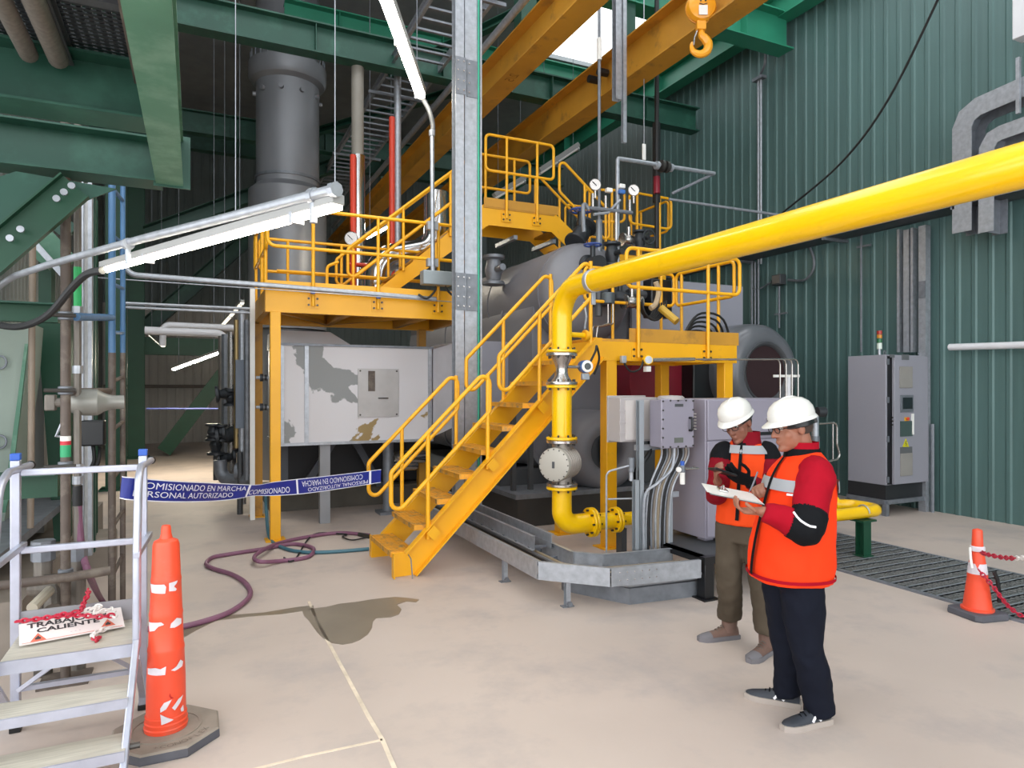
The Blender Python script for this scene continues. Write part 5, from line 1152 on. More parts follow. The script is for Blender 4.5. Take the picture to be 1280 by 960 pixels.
# ================================================================ LEFT SIDE PIPES
T75 = T('scaffold_pipe', 'dark vertical pipe with a red and white band behind the step ladder', 'pipe', (-.71, 4.81, 0))
PX_, PY_ = -.71, 4.81
zt = 3.6
MB().cyl((PX_, PY_, 0.01), (PX_, PY_, 3.8), .027, 16).build('tube', rust, T75)
MB().box(PX_-.13, PX_+.13, PY_-.12, PY_+.12, 0, .012).build('base_plate', rust, T75, smooth=0)
for v0, v1, m_ in ((545, 551, white_pl), (551, 556, M('band_red', '#c02c3a', .5)), (556, 571, M('label_green', '#2f9a68', .5))):
    a, b = at(84, v0, y=PY_), at(84, v1, y=PY_); MB().cyl((PX_, PY_, b.z), (PX_, PY_, a.z), .0285, 16).build('marker_band', m_, T75)
for v in (395, 488, 582, 716): p = at(82, v, y=PY_); MB().lathe([(.030, -.026), (.040, -.022), (.040, .022), (.030, .026)], (PX_, PY_, p.z), n=14).build('coupler', galv_dk, T75); MB().cyl((PX_-.10, PY_-.05, p.z), (PX_+.06, PY_-.05, p.z), .012, 8).build('coupler_bolt', bolt_m, T75)
T76 = T('tube_ladder', 'tall ladder of two worn tubes, blue above and brown below, at the left', 'ladder', (-.56, 5.9, 0))
for (u, y) in ((140, 5.9), (153.5, 6.45)):
    x = at(u, 440, y=y).x; zc = at(u, 441, y=y).z
    MB().cyl((x, y, zc), (x, y, 3.58), .025 if y < 6 else .020, 14).build('blue_rail', blue_paint, T76); MB().cyl((x, y, 0), (x, y, zc), .026 if y < 6 else .021, 14).build('brown_rail', rust, T76)
xa, xb = at(140, 440, y=5.9).x, at(153.5, 440, y=6.45).x
for z in (.35, .72, 1.09, 1.46, 1.83, 2.2, 2.57, 2.94, 3.3): MB().cyl((xa, 5.9, z-.02), (xb, 6.45, z+.02), .015, 10).build('rung', rust if z < 2.1 else blue_paint, T76)
p0, p1 = at(140, 397, y=5.9), at(84, 395, y=PY_)
o = MB().cyl(p1+V((.04, .03, 0)), p0, .025, 14).build('blue_branch', blue_paint); tag(o, 'short blue horizontal tube joining the dark pipe to the blue ladder', 'tube')
o = MB().cyl(at(84, 490, y=PY_+.08), at(136, 489, y=5.85), .025, 14).build('brown_branch', rust); tag(o, 'brown horizontal tube above the flow meter at the left', 'tube')
o = MB().tube([at(-20, 734, y=4.7), at(84, 722, y=4.72), at(138, 713, y=4.75)], .027, 14).build('low_brown_pipe', rust); tag(o, 'dirty horizontal pipe low behind the step ladder', 'pipe')
T77 = T('marked_riser', 'grey riser pipe with green marking beside the dark vertical pipe', 'pipe', (-.63, 5.0, .4))
x97 = at(97, 400, y=5.0).x
MB().cyl((x97, 5.0, .78), (x97, 5.0, 3.8), .021, 12).build('tube', pipe_dirty, T77)
MB().cyl((x97, 5.0, at(97, 385, y=5).z), (x97, 5.0, at(97, 334, y=5).z), .0225, 12).build('green_marking', rail_green, T77)
for v in (388, 462, 585, 600): MB().cyl((x97, 5.0, at(97, v, y=5).z-.025), (x97, 5.0, at(97, v, y=5).z+.025), .030, 12).build('fitting', galv, T77)
MB().cyl((x97, 5.0, at(97, 632, y=5).z), (x97, 5.0, at(97, 607, y=5).z), .028, 12).build('black_hose_joint', black, T77)
T78 = T('flow_meter', 'grey cast flow meter on the riser beside the brown tube', 'meter', at(108, 512, y=5.0)-V((0, 0, .1)))
fm = at(110, 503, y=5.05); dx_ = V((.9, .1, 0))
MB().lathe([(0, -.11), (.05, -.11), (.07, -.08), (.085, -.02), (.085, .05), (.06, .09), (.045, .13), (.045, .2), (0, .2)], fm, dx_, 20).build('body', M('cast_zinc', '#8d8c86', .45, metal=.4, var=.1, vs=9), T78)
MB().obox(fm+V((-.20, 0, 0)), (.06, .06, .10)).build('flange_block', pipe_dirty, T78, bevel=.008); MB().cyl(fm+V((-.2, 0, 0)), fm, .03, 10).build('inlet', pipe_dirty, T78)
MB().tube([at(77, 530, y=5), at(70, 545, y=5), at(80, 546, y=5)], .01, 6).build('lever', galv, T78)
o = MB().obox(at(117, 541, y=6.2), (.16, .14, .2)).build('black_actuator', black_pl, bevel=.012); tag(o, 'black square actuator box behind the riser at the left', 'actuator')
o = MB().tube(spline([at(116, 556, y=6.2), at(118, 575, y=6.15), at(112, 588, y=6.1), at(122, 580, y=6.1), at(125, 560, y=6.2)], 6), .014, 8).build('black_flex', black); tag(o, 'black flexible cable loop under the black actuator box', 'cable')
T79 = T('wall_cable_riser', 'pale galvanised vertical cable tray behind the left pipes', 'cable tray', at(107, 600, y=6.9))
a, b = at(101, 600, y=6.9), at(114, 245, y=6.9)
MB().box(a.x, b.x, 6.9, 6.96, .3, 3.55).build('cover', M('pale_galvanised', '#c3c2bf', .45, metal=.3, var=.12, vs=12), T79, smooth=0); MB().box(a.x-.0, a.x+.025, 6.86, 6.96, .3, 3.55).build('side_rail', galv, T79, smooth=0); MB().box(b.x-.02, b.x+.01, 6.86, 6.96, .3, 3.55).build('side_rail', galv, T79, smooth=0)
o = MB().box(at(114, 245, y=7.0).x, at(119, 245, y=7.0).x, 6.98, 7.05, .3, 3.5).build('green_angle_post', green, smooth=0); tag(o, 'narrow green angle post just right of the pale cable tray', 'post')
o = MB().tube([at(38, 660, y=6.0), at(41, 278, y=6.0), at(70, 280, y=6.6)], .022, 12, bend=.06).build('brown_conduit', M('brown_conduit', '#8e7f70', .5, var=.15, vs=6)); tag(o, 'brown bent vertical pipe at the far left behind green beams', 'pipe')
# green frames
T80 = T('left_steel_frame', 'green steel frame of beams and tapered column at the left edge', 'frame', (-1.2, 6.0, 0))
for v0, v1, y in ((378, 403, 5.7), (597, 621, 5.2)):
    a, b = at(-40, v0, y=y), at(72, v1, y=y); MB().box(a.x-.6, b.x, y, y+.1, b.z, a.z).build('beam', green_dk, T80, smooth=0)
    MB().box(a.x-.6, b.x, y-.12, y+.12, a.z, a.z+.012).build('beam_flange', green, T80, smooth=0)
yy = 7.2
pf = [at(u, v, y=yy) for u, v in ((46, 403), (86, 403), (84, 690), (72, 690))]; pf[2].z = 0; pf[3].z = 0
MB().prism(pf, (0, .25, 0)).build('tapered_column', green_dk, T80, smooth=0)
pf = [at(u, v, y=yy+.3) for u, v in ((48, 300), (64, 300), (64, 400), (48, 400))]; MB().prism(pf, (0, .2, 0)).build('upper_column', green_dk, T80, smooth=0)
for (p, q) in (((2, 240), (88, 330)), ((-10, 262), (70, 330)), ((60, 268), (90, 292))):
    MB().bar(at(*p, y=7.4), at(*q, y=7.4), .08, .16).build('diagonal', green_soft if p[0] != 60 else green, T80, smooth=0)
MB().bar(at(-5, 250, y=7.2), at(80, 345, y=7.2), .05, .05).build('diagonal_conduit', galv, T80, smooth=0)
T81 = T('pale_hopper', 'pale grey green plate hopper with curved edge at the left border', 'hopper', (-1.8, 6.2, 0))
pf = [at(u, v, y=6.4) for u, v in ((-60, 404), (38, 404), (33, 470), (20, 560), (4, 660), (-60, 660))]
MB().prism(pf, (0, .5, 0)).build('shell_plate', M('pale_green_plate', '#93a095', .55, var=.1, vs=1.5), T81, smooth=0)
for v in (453, 552): p = at(1, v, y=6.38); MB().tube([p+V((.04*cos(k*pi/6), -.02, .05*sin(k*pi/6))) for k in range(12)], .008, 6, closed=True).build('lifting_ring', galv_dk, T81)
pf = [at(u, v, y=6.38) for u, v in ((32, 430), (36, 430), (16, 600), (8, 640), (4, 640))]; MB().prism(pf, (0, -.03, 0)).build('edge_stiffener', green_soft, T81, smooth=0)
o = MB().box(at(28, 500, y=7.6).x, at(55, 500, y=7.6).x, 7.6, 7.75, .4, 2.3).build('dusty_cladding', M('dusty_panel', '#8b8b88', .6, var=.12, stretch=(6, 6, .4))); tag(o, 'dusty grey panel between the pale hopper and the green tapered column', 'panel')
T82 = T('conveyor_ledge', 'low dusty ledge with galvanised side running along the left wall', 'ledge', (-1.6, 6.5, 0))
lc = M('dusty_ledge', '#8a8076', .8, var=.15, vs=4)
MB().box(-2.5, -1.02, 5.3, 9.5, 0, .38).build('concrete_curb', lc, T82, smooth=0)
MB().prism([V((-2.5, 5.2, .62)), V((-1.15, 5.2, .62)), V((-1.15, 5.2, .68)), V((-2.5, 5.2, .68))], (.15, 3.2, .12)).build('galvanised_shelf', galv_dk, T82, smooth=0)
o = MB().prism([V((-2.2, 5.15, .73)), V((-1.42, 5.15, .73)), V((-1.5, 5.2, .85)), V((-2.2, 5.2, .95))], (0, .5, .05)).build('plastic_sheet', M('clear_plastic_wrap', '#c8ccd2', .15, var=.1, vs=9, spec=.8)); tag(o, 'crumpled clear plastic wrap lying on the ledge at the left edge', 'plastic sheet')
o = MB().box(-1.15, -.72, 7.4, 7.9, 0, .34).build('column_footing', lc, bevel=.02); tag(o, 'concrete footing block under the green columns behind the tube ladder', 'footing')
T83 = T('pipe_manifold', 'dusty pipe fittings and valves on the floor behind the step ladder', 'pipework', (-.95, 4.9, 0))
for u, v, r in ((54, 690, .05), (97, 690, .045), (54, 745, .05)): p = at(u, v, y=4.95); MB().cyl((p.x, p.y, 0), (p.x, p.y, p.z+.06), r, 12).build('riser', pipe_dirty, T83)
p = at(54, 700, y=4.95); MB().cyl(p, p+V((0, 0, .12)), .065, 8).build('union_nut', galv_dk, T83)
p = at(97, 700, y=4.95); MB().cyl(p, p+V((0, 0, .1)), .055, 8).build('union_nut', galv_dk, T83)
MB().tube([at(35, 735, y=4.9), at(66, 735, y=4.9), at(66, 760, y=4.8)], .045, 10, bend=.06).build('bent_pipe', pipe_dirty, T83)
MB().tube([at(62, 738, y=4.8), at(40, 760, y=4.6)], .03, 10).build('wooden_rod', M('pale_rod', '#b0a898', .6), T83)
# corridor frame columns and diagonal
def hcol(x, y, h, label, w=.3):
    t = T('steel_column', label, 'column', (x, y, 0))
    MB().ibeam((x, y, .02), (x, y, h), w, w, .016, .012, up=(0, 1, 0)).build('shaft', green_dk, t, smooth=0); MB().box(x-w*.8, x+w*.8, y-w*.8, y+w*.8, 0, .03).build('base_plate', green_dk, t, smooth=0)
hcol(-.93, 7.65, 3.6, 'narrow green steel column on a concrete footing behind the tube ladder', .12)
hcol(-1.25, 13.5, 7.4, 'green steel column along the left of the corridor, the nearer one')
hcol(-1.35, 19.3, 7.9, 'green steel column at the far left end of the corridor', .36)
pA, pB = at(205, 552, y=19.6), at(283, 462, y=19.6)
o = MB().bar((pA.x, 19.6, .12), pB, .3, .36).build('corridor_brace', green_dk, smooth=0); tag(o, 'thick green diagonal brace at the end of the corridor', 'brace')
pA, pB = at(165, 443, y=19.6), at(330, 425, y=19.6); o = MB().box(pA.x, pB.x, 19.5, 19.7, pA.z, pA.z+.45).build('corridor_beam', green_dk, smooth=0); tag(o, 'green horizontal beam across the end of the corridor', 'beam')
o = MB().cyl((-2.4, 22.5, at(200, 483, y=22.5).z), (3, 22.5, at(200, 483, y=22.5).z), .05, 8).build('far_wall_pipe', M('shadow_brown_pipe', '#6b625c', .6)); tag(o, 'brown horizontal pipe along the far corridor wall', 'pipe')
o = MB().cyl((at(183, 511, y=16).x, 16, at(183, 511, y=16).z), (at(275, 511, y=16).x, 16, at(275, 511, y=16).z), .02, 8).build('far_rope', M('dusk_blue_tape', '#3f4a86', .5)); tag(o, 'thin blue tape stretched across the far corridor', 'tape')
# horizontal pipes crossing the corridor
def pipe_px(name, pts, y, r, mat, label, bend=.12):
    o = MB().tube([at(u, v, y=(y if not isinstance(y, (list, tuple)) else y[i])) for i, (u, v) in enumerate(pts)], r, 12, bend=bend).build(name, mat); tag(o, label, 'pipe'); return o
pipe_px('front_conduit', [(150, 300), (158, 343), (340, 357), (545, 374)], 8.05, .03, galv, 'long galvanised conduit running along the front of the upper platform')
T84 = T('tension_wire', 'thin steel wire stretched just below the long galvanised conduit', 'wire', at(340, 364, y=8.0)); MB().cyl(at(120, 347, y=8.0), at(575, 378, y=8.0), .006, 6).build('strand', galv, T84)
for u, v in ((391, 361), (473, 367)): p = at(u, v+3, y=8.08); MB().obox(p, (.05, .05, .06)).build('blue_clip', blue_cap, T84)
pipe_px('corridor_pipe', [(172, 352), (172, 333), (340, 362)], 8.3, .022, galv, 'thin conduit with a bend crossing above the corridor behind the lamp') if False else None
pipe_px('corridor_pipe', [(155, 379), (312, 386)], 9.3, .02, galv, 'upper of two thin pipes crossing the corridor')
pipe_px('corridor_pipe', [(155, 384), (312, 391)], 9.3, .018, galv, 'lower of two thin pipes crossing the corridor')
pipe_px('corridor_pipe', [(181, 413), (282, 417), (283, 480)], 11.5, .06, white_paint, 'fat pale pipe crossing the corridor and turning down', .15)
pipe_px('corridor_pipe', [(203, 432), (204, 406), (300, 410)], 12.0, .05, white_paint, 'pale pipe with a drop leg above the far corridor lamp', .1)
# pipe rack right of the corridor
T85 = T('corridor_pipework', 'dense dark pipework with valves standing at the right side of the corridor', 'pipework', (.25, 10.6, 0))
for u, v0, v1, y, r, m_ in ((283, 418, 600, 11.0, .07, galv_dk), (277, 420, 560, 11.3, .05, pipe_dirty), (290, 415, 600, 10.6, .06, steel), (296, 400, 560, 10.4, .04, M('brass_pipe', '#a08a5e', .35, metal=.6)), (303, 385, 630, 10.2, .05, galv), (309, 400, 600, 10.0, .04, galv_dk), (270, 540, 600, 11.0, .04, grey_dark)):
    p = at(u, v0, y=y); q_ = at(u, v1, y=y); MB().cyl((p.x, y, max(q_.z, 0)), p, r, 12).build('riser', m_, T85)
MB().bar(at(302, 535, y=10.2), at(302, 450, y=10.2), .16, .16, up=(0, 1, 0)).build('blue_grey_column', M('slate_blue_casing', '#707a88', .45), T85, smooth=0)
for u, v, r in ((283, 492, .12), (288, 497, .10), (276, 541, .10), (266, 540, .10), (285, 545, .14), (270, 556, .12), (300, 430, .10), (291, 540, .12), (283, 572, .1), (300, 556, .09)):
    p = at(u, v, y=10.5); MB().lathe([(r, -r*1.2), (r, -r*.9), (r*.5, -r*.7), (r*.75, 0), (r*.5, r*.7), (r, r*.9), (r, r*1.2)], p, (1, 0, .1) if u % 2 else (0, 0, 1), 16).build('valve_body', vm, T85)
MB().tube([at(275, 575, y=10.4), at(277, 598, y=10.4), at(298, 602, y=10.2), at(318, 597, y=10.0)], .09, 14, bend=.15).build('bottom_elbow', galv_dk, T85)
MB().lathe([(.13, -.05), (.13, .05)], at(300, 590, y=10.2), (.9, -.3, 0), 16).build('flange', galv_dk, T85)
MB().tube([at(262, 545, y=11), at(285, 545, y=10.6)], .05, 10).build('branch', vm, T85)
MB().cyl(at(300, 565, y=10.1), (at(300, 565, y=10.1).x, 10.1, 0), .04, 10).build('leg', grey_dark, T85)
o = MB().chan((at(315.5, 600, y=9.6).x, 9.6, 0), (at(315.5, 600, y=9.6).x, 9.6, at(315, 360, y=9.6).z), .06, .06, .006, up=(0, 1, 0)).build('slotted_strut', white_pl, smooth=0); tag(o, 'tall pale slotted strut standing left of the upper platform columns', 'strut')
T86 = T('instrument_stub', 'small valves on the left side of the air duct between the yellow columns', 'valve', at(335, 472, y=9.3)-V((0, 0, .1)))
for v in (472, 509): MB().cyl(at(320, v, y=9.3), at(336, v, y=9.3), .022, 10).build('stub', galv, T86); MB().lathe([(.05, -.02), (.05, .02)], at(327, v, y=9.3), (1, 0, 0), 14).build('flange', vm, T86); MB().lathe([(.04, -.015), (.04, .015)], at(332, v, y=9.3), (1, 0, 0), 14).build('flange', vm, T86)
# ================================================================ HOSES
ph = [(98, 632), (99, 655), (103, 690), (113, 722), (127, 750), (150, 778), (180, 786), (216, 785), (250, 778), (285, 766), (306, 752), (313, 741), (306, 728), (290, 718), (268, 711), (258, 705), (265, 697), (285, 693), (330, 686), (365, 680), (391, 685), (385, 696), (352, 701), (325, 702), (318, 696), (332, 686), (352, 678), (385, 671), (425, 666), (462, 669)]
pts = []
for i, (u, v) in enumerate(ph):
    if i < 5:
        p = at(u, v, y=5.0-.0*i); zz = (.72, .56, .34, .16, .03)[i]; p = at(u, v, y=(5.0, 5.0, 4.98, 4.95, 4.9)[i])
        if i == 4: p = gp(u, v, .022)
    else: p = gp(u, v, .022+(.04 if i in (23, 24, 25) else 0))
    pts.append(p)
o = MB().tube(spline(pts, 7), .021, 10).build('purple_hose', purple); tag(o, 'purple hose snaking across the floor from the left pipes to the stair', 'hose')
o = MB().tube(spline([gp(u, v, .02) if v > 660 else at(u, v, y=8.6) for u, v in ((332, 612), (333, 640), (337, 672), (352, 684), (378, 690), (410, 690), (440, 688), (461, 686))], 6), .019, 10).build('teal_hose', teal); tag(o, 'blue green hose on the floor from the yellow column to the stair foot', 'hose')
o = MB().tube(spline([gp(458, 672, .02), gp(440, 675, .02), gp(428, 671, .02), (gp(432, 668, .02)), gp(392, 668, .02), gp(368, 700, .015), gp(355, 697, .015)], 6), .009, 8).build('thin_black_cable', black); tag(o, 'thin dark cable coiled beside the purple hose near the stair foot', 'cable')
o = MB().cyl(gp(449, 668, .02), gp(462, 671, .02), .026, 10).build('hose_coupling', bolt_m); tag(o, 'dark coupling at the end of the purple hose', 'coupling')
# ================================================================ STEP LADDER
T90 = T('step_ladder', 'aluminium platform step ladder with handrails at the lower left corner', 'step ladder', (-.6, 3.9, 0))
LX0, LX1, LYb, LYf = -.835, -.262, 4.2, 3.78
zd = .50
mb = MB().box(LX0+.02, LX1-.01, LYf, LYb, zd-.025, zd); mb.build('deck', alu_deck, T90, smooth=0)
MB().box(LX0, LX1, LYf-.012, LYf, zd-.055, zd+.006).build('deck_nosing', alu, T90, smooth=0)
MB().box(LX0, LX1, LYb-.004, LYb+.008, zd-.04, zd+.11).build('kick_board', M('grey_kick_board', '#9a9aa0', .5, metal=.2), T90, smooth=0)
def post(x, y, h, name='post'):
    o = MB().bar((x, y, .0), (x, y, h), .042, .042, up=(0, 1, 0)).build(name, alu, T90, bevel=.005)
    MB().bar((x, y, h), (x, y, h+.035), .044, .044, up=(0, 1, 0)).build('blue_cap', blue_cap, o, bevel=.004)
    MB().bar((x, y, 0), (x, y, .03), .05, .05, up=(0, 1, 0)).build('foot', black_pl, o, bevel=.004)
post(LX0, LYb, 1.39); post(LX1, LYb, 1.39)
for z in (1.325, .925): MB().bar((LX0+.02, LYb, z), (LX1-.02, LYb, z), .03, .035).build('cross_rail', alu, T90, bevel=.006)
for x in (LX0, LX1):
    f0 = V((x-.03 if x > -.5 else x-.02, 3.30, .0))
    top = V((x, LYf-.02, .52)); 
    MB().bar(f0, top, .055, .03, up=(1, 0, 0)).build('stile', alu, T90, bevel=.006)
    MB().tube([top+V((0, 0, -.03)), V((x, LYf+.0, .95)), V((x, LYf+.10, 1.30)), V((x, LYf+.28, 1.345)), V((x+.03, LYb+.18, 1.345))], .019, 12, bend=.14).build('handrail', alu, T90, smooth=50)
    MB().ball((x+.03, LYb+.185, 1.345), .024, 10).build('rail_plug', black_pl, T90)
    MB().bar((x, LYf-.02, .94), (x+.03, LYb+.03, .95), .03, .03).build('side_rail', alu, T90, bevel=.004)
    MB().bar((x, LYb, .06), (x, LYf-.05, zd-.05), .03, .018).build('side_brace', alu, T90, smooth=0)
    MB().cyl((x-.03, 3.45, .155), (x+.035, 3.45, .155), .014, 8).build('step_bolt', bolt_m, T90)
for z, y0 in ((.335, 3.60), (.17, 3.44)):
    MB().box(LX0-.0, LX1-.02, y0-.06, y0+.13, z-.02, z).build('step', alu_deck, T90, smooth=0); MB().box(LX0-.0, LX1-.02, y0-.07, y0-.06, z-.04, z+.004).build('step_nosing', alu, T90, smooth=0)
MB().bar((LX0+.02, 4.17, .22), (LX0+.32, 4.0, zd-.03), .03, .02).build('diagonal_brace', alu, T90, smooth=0); MB().bar((LX1-.02, 4.17, .22), (LX0+.32, 4.0, zd-.03), .03, .02).build('diagonal_brace', alu, T90, smooth=0)
MB().bar((LX0+.02, 4.19, .22), (LX1-.02, 4.19, .22), .03, .025).build('lower_cross_bar', alu, T90, smooth=0)
MB().bar((LX1-.05, 3.36, .05), (-.55, 3.38, .14), .025, .02).build('front_brace', alu, T90, smooth=0)
MB().box(LX1-.015, LX1+.01, LYf+.06, LYf+.10, zd+.0, zd+.05).build('blue_clip', blue_cap, T90, bevel=.004)
# ---------------------------------------------------------------- sign on the ladder deck
T91 = T('warning_sign', 'white hot work warning sign lying tilted on the step ladder deck', 'sign', (-.62, 3.98, zd))
sc = [at(11, 782, z=zd+.05), at(26, 808, z=zd+.018), at(128, 781, z=zd+.012), at(139, 770, z=zd+.03)]
e0 = sc[0]; rx = (sc[3]-sc[0]); ry = (sc[1]-sc[0])
W_ = .56; H_ = .24
rx = (at(136, 772, z=zd+.03)-at(24, 806, z=zd+.03)); rx = V((.97, .20, 0)).normalized()
o0 = at(24, 808, z=zd+.012); upv = V((-.22, .90, .36)).normalized(); upv = (upv-rx*upv.dot(rx)).normalized(); nrm = rx.cross(upv)
W_, H_ = .445, .165
MB().add([o0+rx*x+upv*y+nrm*z for z in (0, .004) for y in (0, H_) for x in (0, W_)], [(0, 2, 3, 1), (4, 5, 7, 6), (0, 1, 5, 4), (2, 6, 7, 3), (0, 4, 6, 2), (1, 3, 7, 5)]).build('board', sign_white, T91, smooth=0)
def st(txt, x, y, size, mat, nm='lettering', sq=1.0, b=0): text_mb(txt, size, o0+rx*x+upv*y+nrm*.004, rx, upv, depth=.0015, squash=sq, bold=b).build(nm, mat, T91, smooth=0)
st('TRABAJO EN', W_*.46, H_*.80, .052, sign_black, sq=1.15, b=.0015); st('CALIENTE', W_*.46, H_*.52, .046, sign_black, sq=1.3, b=.0015)
def tri(x, y, s):
    P = lambda a, b, z=.0055: o0+rx*(x+a*s)+upv*(y+b*s)+nrm*z
    MB().add([P(-.5, -.4), P(.5, -.4), P(0, .5)], [(0, 1, 2)]).build('red_triangle', sign_red, T91, smooth=0)
    MB().add([P(-.18, -.25, .0065), P(.16, -.25, .0065), P(.17, -.05, .0065), P(.06, .02, .0065), P(.03, .2, .0065), P(-.1, .02, .0065), P(-.2, -.08, .0065)], [tuple(range(7))]).build('flame_mark', sign_black, T91, smooth=0)
tri(W_*.17, H_*.22, .065); tri(W_*.84, H_*.30, .065)
MB().add([o0+rx*x+upv*y+nrm*.0055 for x, y in ((.01, .006), (W_-.01, .006), (W_-.01, .009), (.01, .009))], [(0, 1, 2, 3)]).build('red_border', sign_red, T91, smooth=0)
st('- - -', W_*.52, H_*.22, .03, M('faint_print', '#b8a4b4', .6, var=0), nm='small_print')
cz = zd+.09
cpts = [at(20, 777, z=zd+.085), at(45, 774, z=zd+.09), at(75, 770, z=zd+.10), at(100, 769, z=zd+.105), at(122, 771, z=zd+.09), at(142, 769, z=zd+.085)]
chain(spline(cpts, 6), .034, lambda f: chain_red, 'warning_chain', 'red plastic chain lying along the top of the sign on the step ladder', .0055)
cpts = [at(70, 769, z=zd+.11), at(88, 767, z=zd+.115), at(101, 763, z=zd+.12), at(105, 753, z=zd+.13), at(110, 743, z=zd+.155), at(110, 737, z=zd+.165)]
chain(spline(cpts, 6), .034, lambda f: chain_red, 'warning_chain', 'red plastic chain rising over the kick board of the step ladder', .0055)
cpts = [at(100, 765, z=zd+.11), at(112, 762, z=zd+.11), at(124, 758, z=zd+.115), at(118, 766, z=zd+.10), at(132, 763, z=zd+.10), at(140, 762, z=zd+.095), at(144, 771, z=zd+.08)]
chain(spline(cpts, 6), .034, lambda f: chain_white, 'warning_chain', 'white plastic chain piled at the upper right of the sign', .0055)
cpts = [at(138, 784, z=zd+.02), at(124, 789, z=zd+.02), at(116, 794, z=zd+.02), at(120, 800, z=zd+.012), at(124, 796, z=zd+.012)]
chain(spline(cpts, 6), .034, lambda f: chain_white if f < .65 else chain_red, 'warning_chain', 'short white and red chain end on the deck in front of the sign', .0055)
# ================================================================ DELINEATOR
dc = V((-.135, 3.80, 0))
T92 = T('delineator_post', 'tall orange delineator post with worn white bands on an octagonal base', 'delineator', dc)
oct_ = lambda r, z: [dc+V((r*cos(radians(22.5+45*k)), r*sin(radians(22.5+45*k)), z)) for k in range(8)]
MB().loft([oct_(.262, 0), oct_(.265, .008), oct_(.262, .042)]).build('base_edge', base_rubber_edge, T92, smooth=0)
MB().loft([oct_(.262, .042), oct_(.252, .050), oct_(.12, .056)], caps=True).build('base_top', base_rubber, T92, smooth=0)
MB().lathe([(.165, .050), (.165, .058), (.15, .058), (.15, .050)], dc, n=40, cap=False).build('base_ring', base_rubber, T92)
cr = Vector((0, 0, 0))
word = 'CONOFLEX'
vdir = math.atan2(-dc.y, -dc.x)
for i, ch in enumerate('+'+word):
    an = vdir-.22+(i)*.155; p = dc+V((.205*cos(an), .205*sin(an), .0515)); r_ = V((-sin(an), cos(an), 0)); u_ = V((-cos(an), -sin(an), 0))
    text_mb(ch, .042, p, r_, u_, depth=.0035).build('embossed_letter', M('embossed_rubber', '#756b60', .8, var=0), T92, smooth=0)
def rd(z):
    pts = [(.055, .098), (.10, .097), (.125, .093), (.15, .095), (.30, .088), (.46, .084), (.465, .082), (.63, .076), (.635, .073), (.80, .070), (.805, .066), (.98, .060), (1.0, .052)]
    for (z0, r0), (z1, r1) in zip(pts[:-1], pts[1:]):
        if z0 <= z <= z1: return r0+(r1-r0)*(z-z0)/(z1-z0)
    return pts[0][1] if z < .1 else .03
MB().lathe([(.098, .054), (.101, .075), (.097, .08), (.099, .10), (.094, .105), (.096, .128), (.091, .132), (.089, .30), (.083, .44), (.085, .452), (.083, .468), (.080, .475), (.076, .62), (.078, .632), (.074, .648), (.069, .79), (.071, .80), (.067, .818), (.061, .975), (.055, .993), (.030, 1.005), (.024, 1.03), (.022, 1.06), (.018, 1.07), (0, 1.072)], dc, n=40).build('post_body', orange_cone, T92, smooth=40)
def dpatch(px, nm='white_patch', mat=white_refl):
    pts = []
    for u, v in px:
        # ray / vertical axis: height from v, angle from horizontal offset
        d0 = 3.42; z = CH-(v-VY)/FPX*d0; r = rd(max(.06, min(.99, z))); uc = 201-(v-690)*.0; 
        q = (u-UC(v))/FPX*d0/r; q = max(-.97, min(.97, q)); an = vdir+math.asin(q); pts.append((an, z))
    pts = [(a0+(a1-a0)*k/5, z0+(z1-z0)*k/5) for (a0, z0), (a1, z1) in zip(pts, pts[1:]+pts[:1]) for k in range(5)]
    mb = MB(); n = len(pts)
    # triangulate as a fan about the centroid, each edge split so that it follows the cone
    ca = sum(a for a, z in pts)/n; cz_ = sum(z for a, z in pts)/n
    pos = lambda a, z: dc+V(((rd(z)+.0035)*cos(a), (rd(z)+.0035)*sin(a), z))
    vs = [pos(ca, cz_)]+[pos(a, z) for a, z in pts]+[pos((a+ca)/2, (z+cz_)/2) for a, z in pts]
    fs = []
    for i in range(n):
        j = (i+1) % n; fs += [(1+i, 1+j, 1+n+j, 1+n+i), (1+n+i, 1+n+j, 0)]
    mb.add(vs, fs).build(nm, mat, T92, smooth=60)
bx_ = (dc.x*cos(YAW)-dc.y*sin(YAW))/(dc.x*sin(YAW)+dc.y*cos(YAW))*FPX+VX
def UC(v): return bx_
off_u = bx_-201
P_ = lambda *pp: [(u+off_u, v) for u, v in pp]
dpatch(P_((185, 723), (199, 723), (201, 726), (200, 734), (186, 733))); dpatch(P_((204, 722), (213, 721), (212, 724), (208, 726), (208, 729), (212, 731), (211, 733), (204, 732)))
dpatch(P_((183, 769), (196, 768), (199, 771), (193, 773), (189, 778), (184, 780))); dpatch(P_((206, 771), (212, 766), (217, 769), (217, 775), (210, 777), (205, 776)))
dpatch(P_((182, 824), (190, 822), (197, 824), (201, 821), (200, 831), (182, 831))); dpatch(P_((206, 827), (212, 824), (216, 818), (219, 822), (218, 827), (210, 829)))
dpatch(P_((195, 870), (199, 864), (207, 862), (201, 872), (195, 875))); dpatch(P_((195, 877), (199, 880), (209, 887), (196, 890))); dpatch(P_((207, 872), (214, 864), (219, 862), (216, 869), (210, 876)))
dpatch(P_((216, 877), (219, 874), (219.5, 882), (217, 881)))
dpatch(P_((205, 854), (206, 858), (209, 861), (206, 861), (204, 857)), 'red_mark', M('red_marker', '#c01810', .5, var=0))
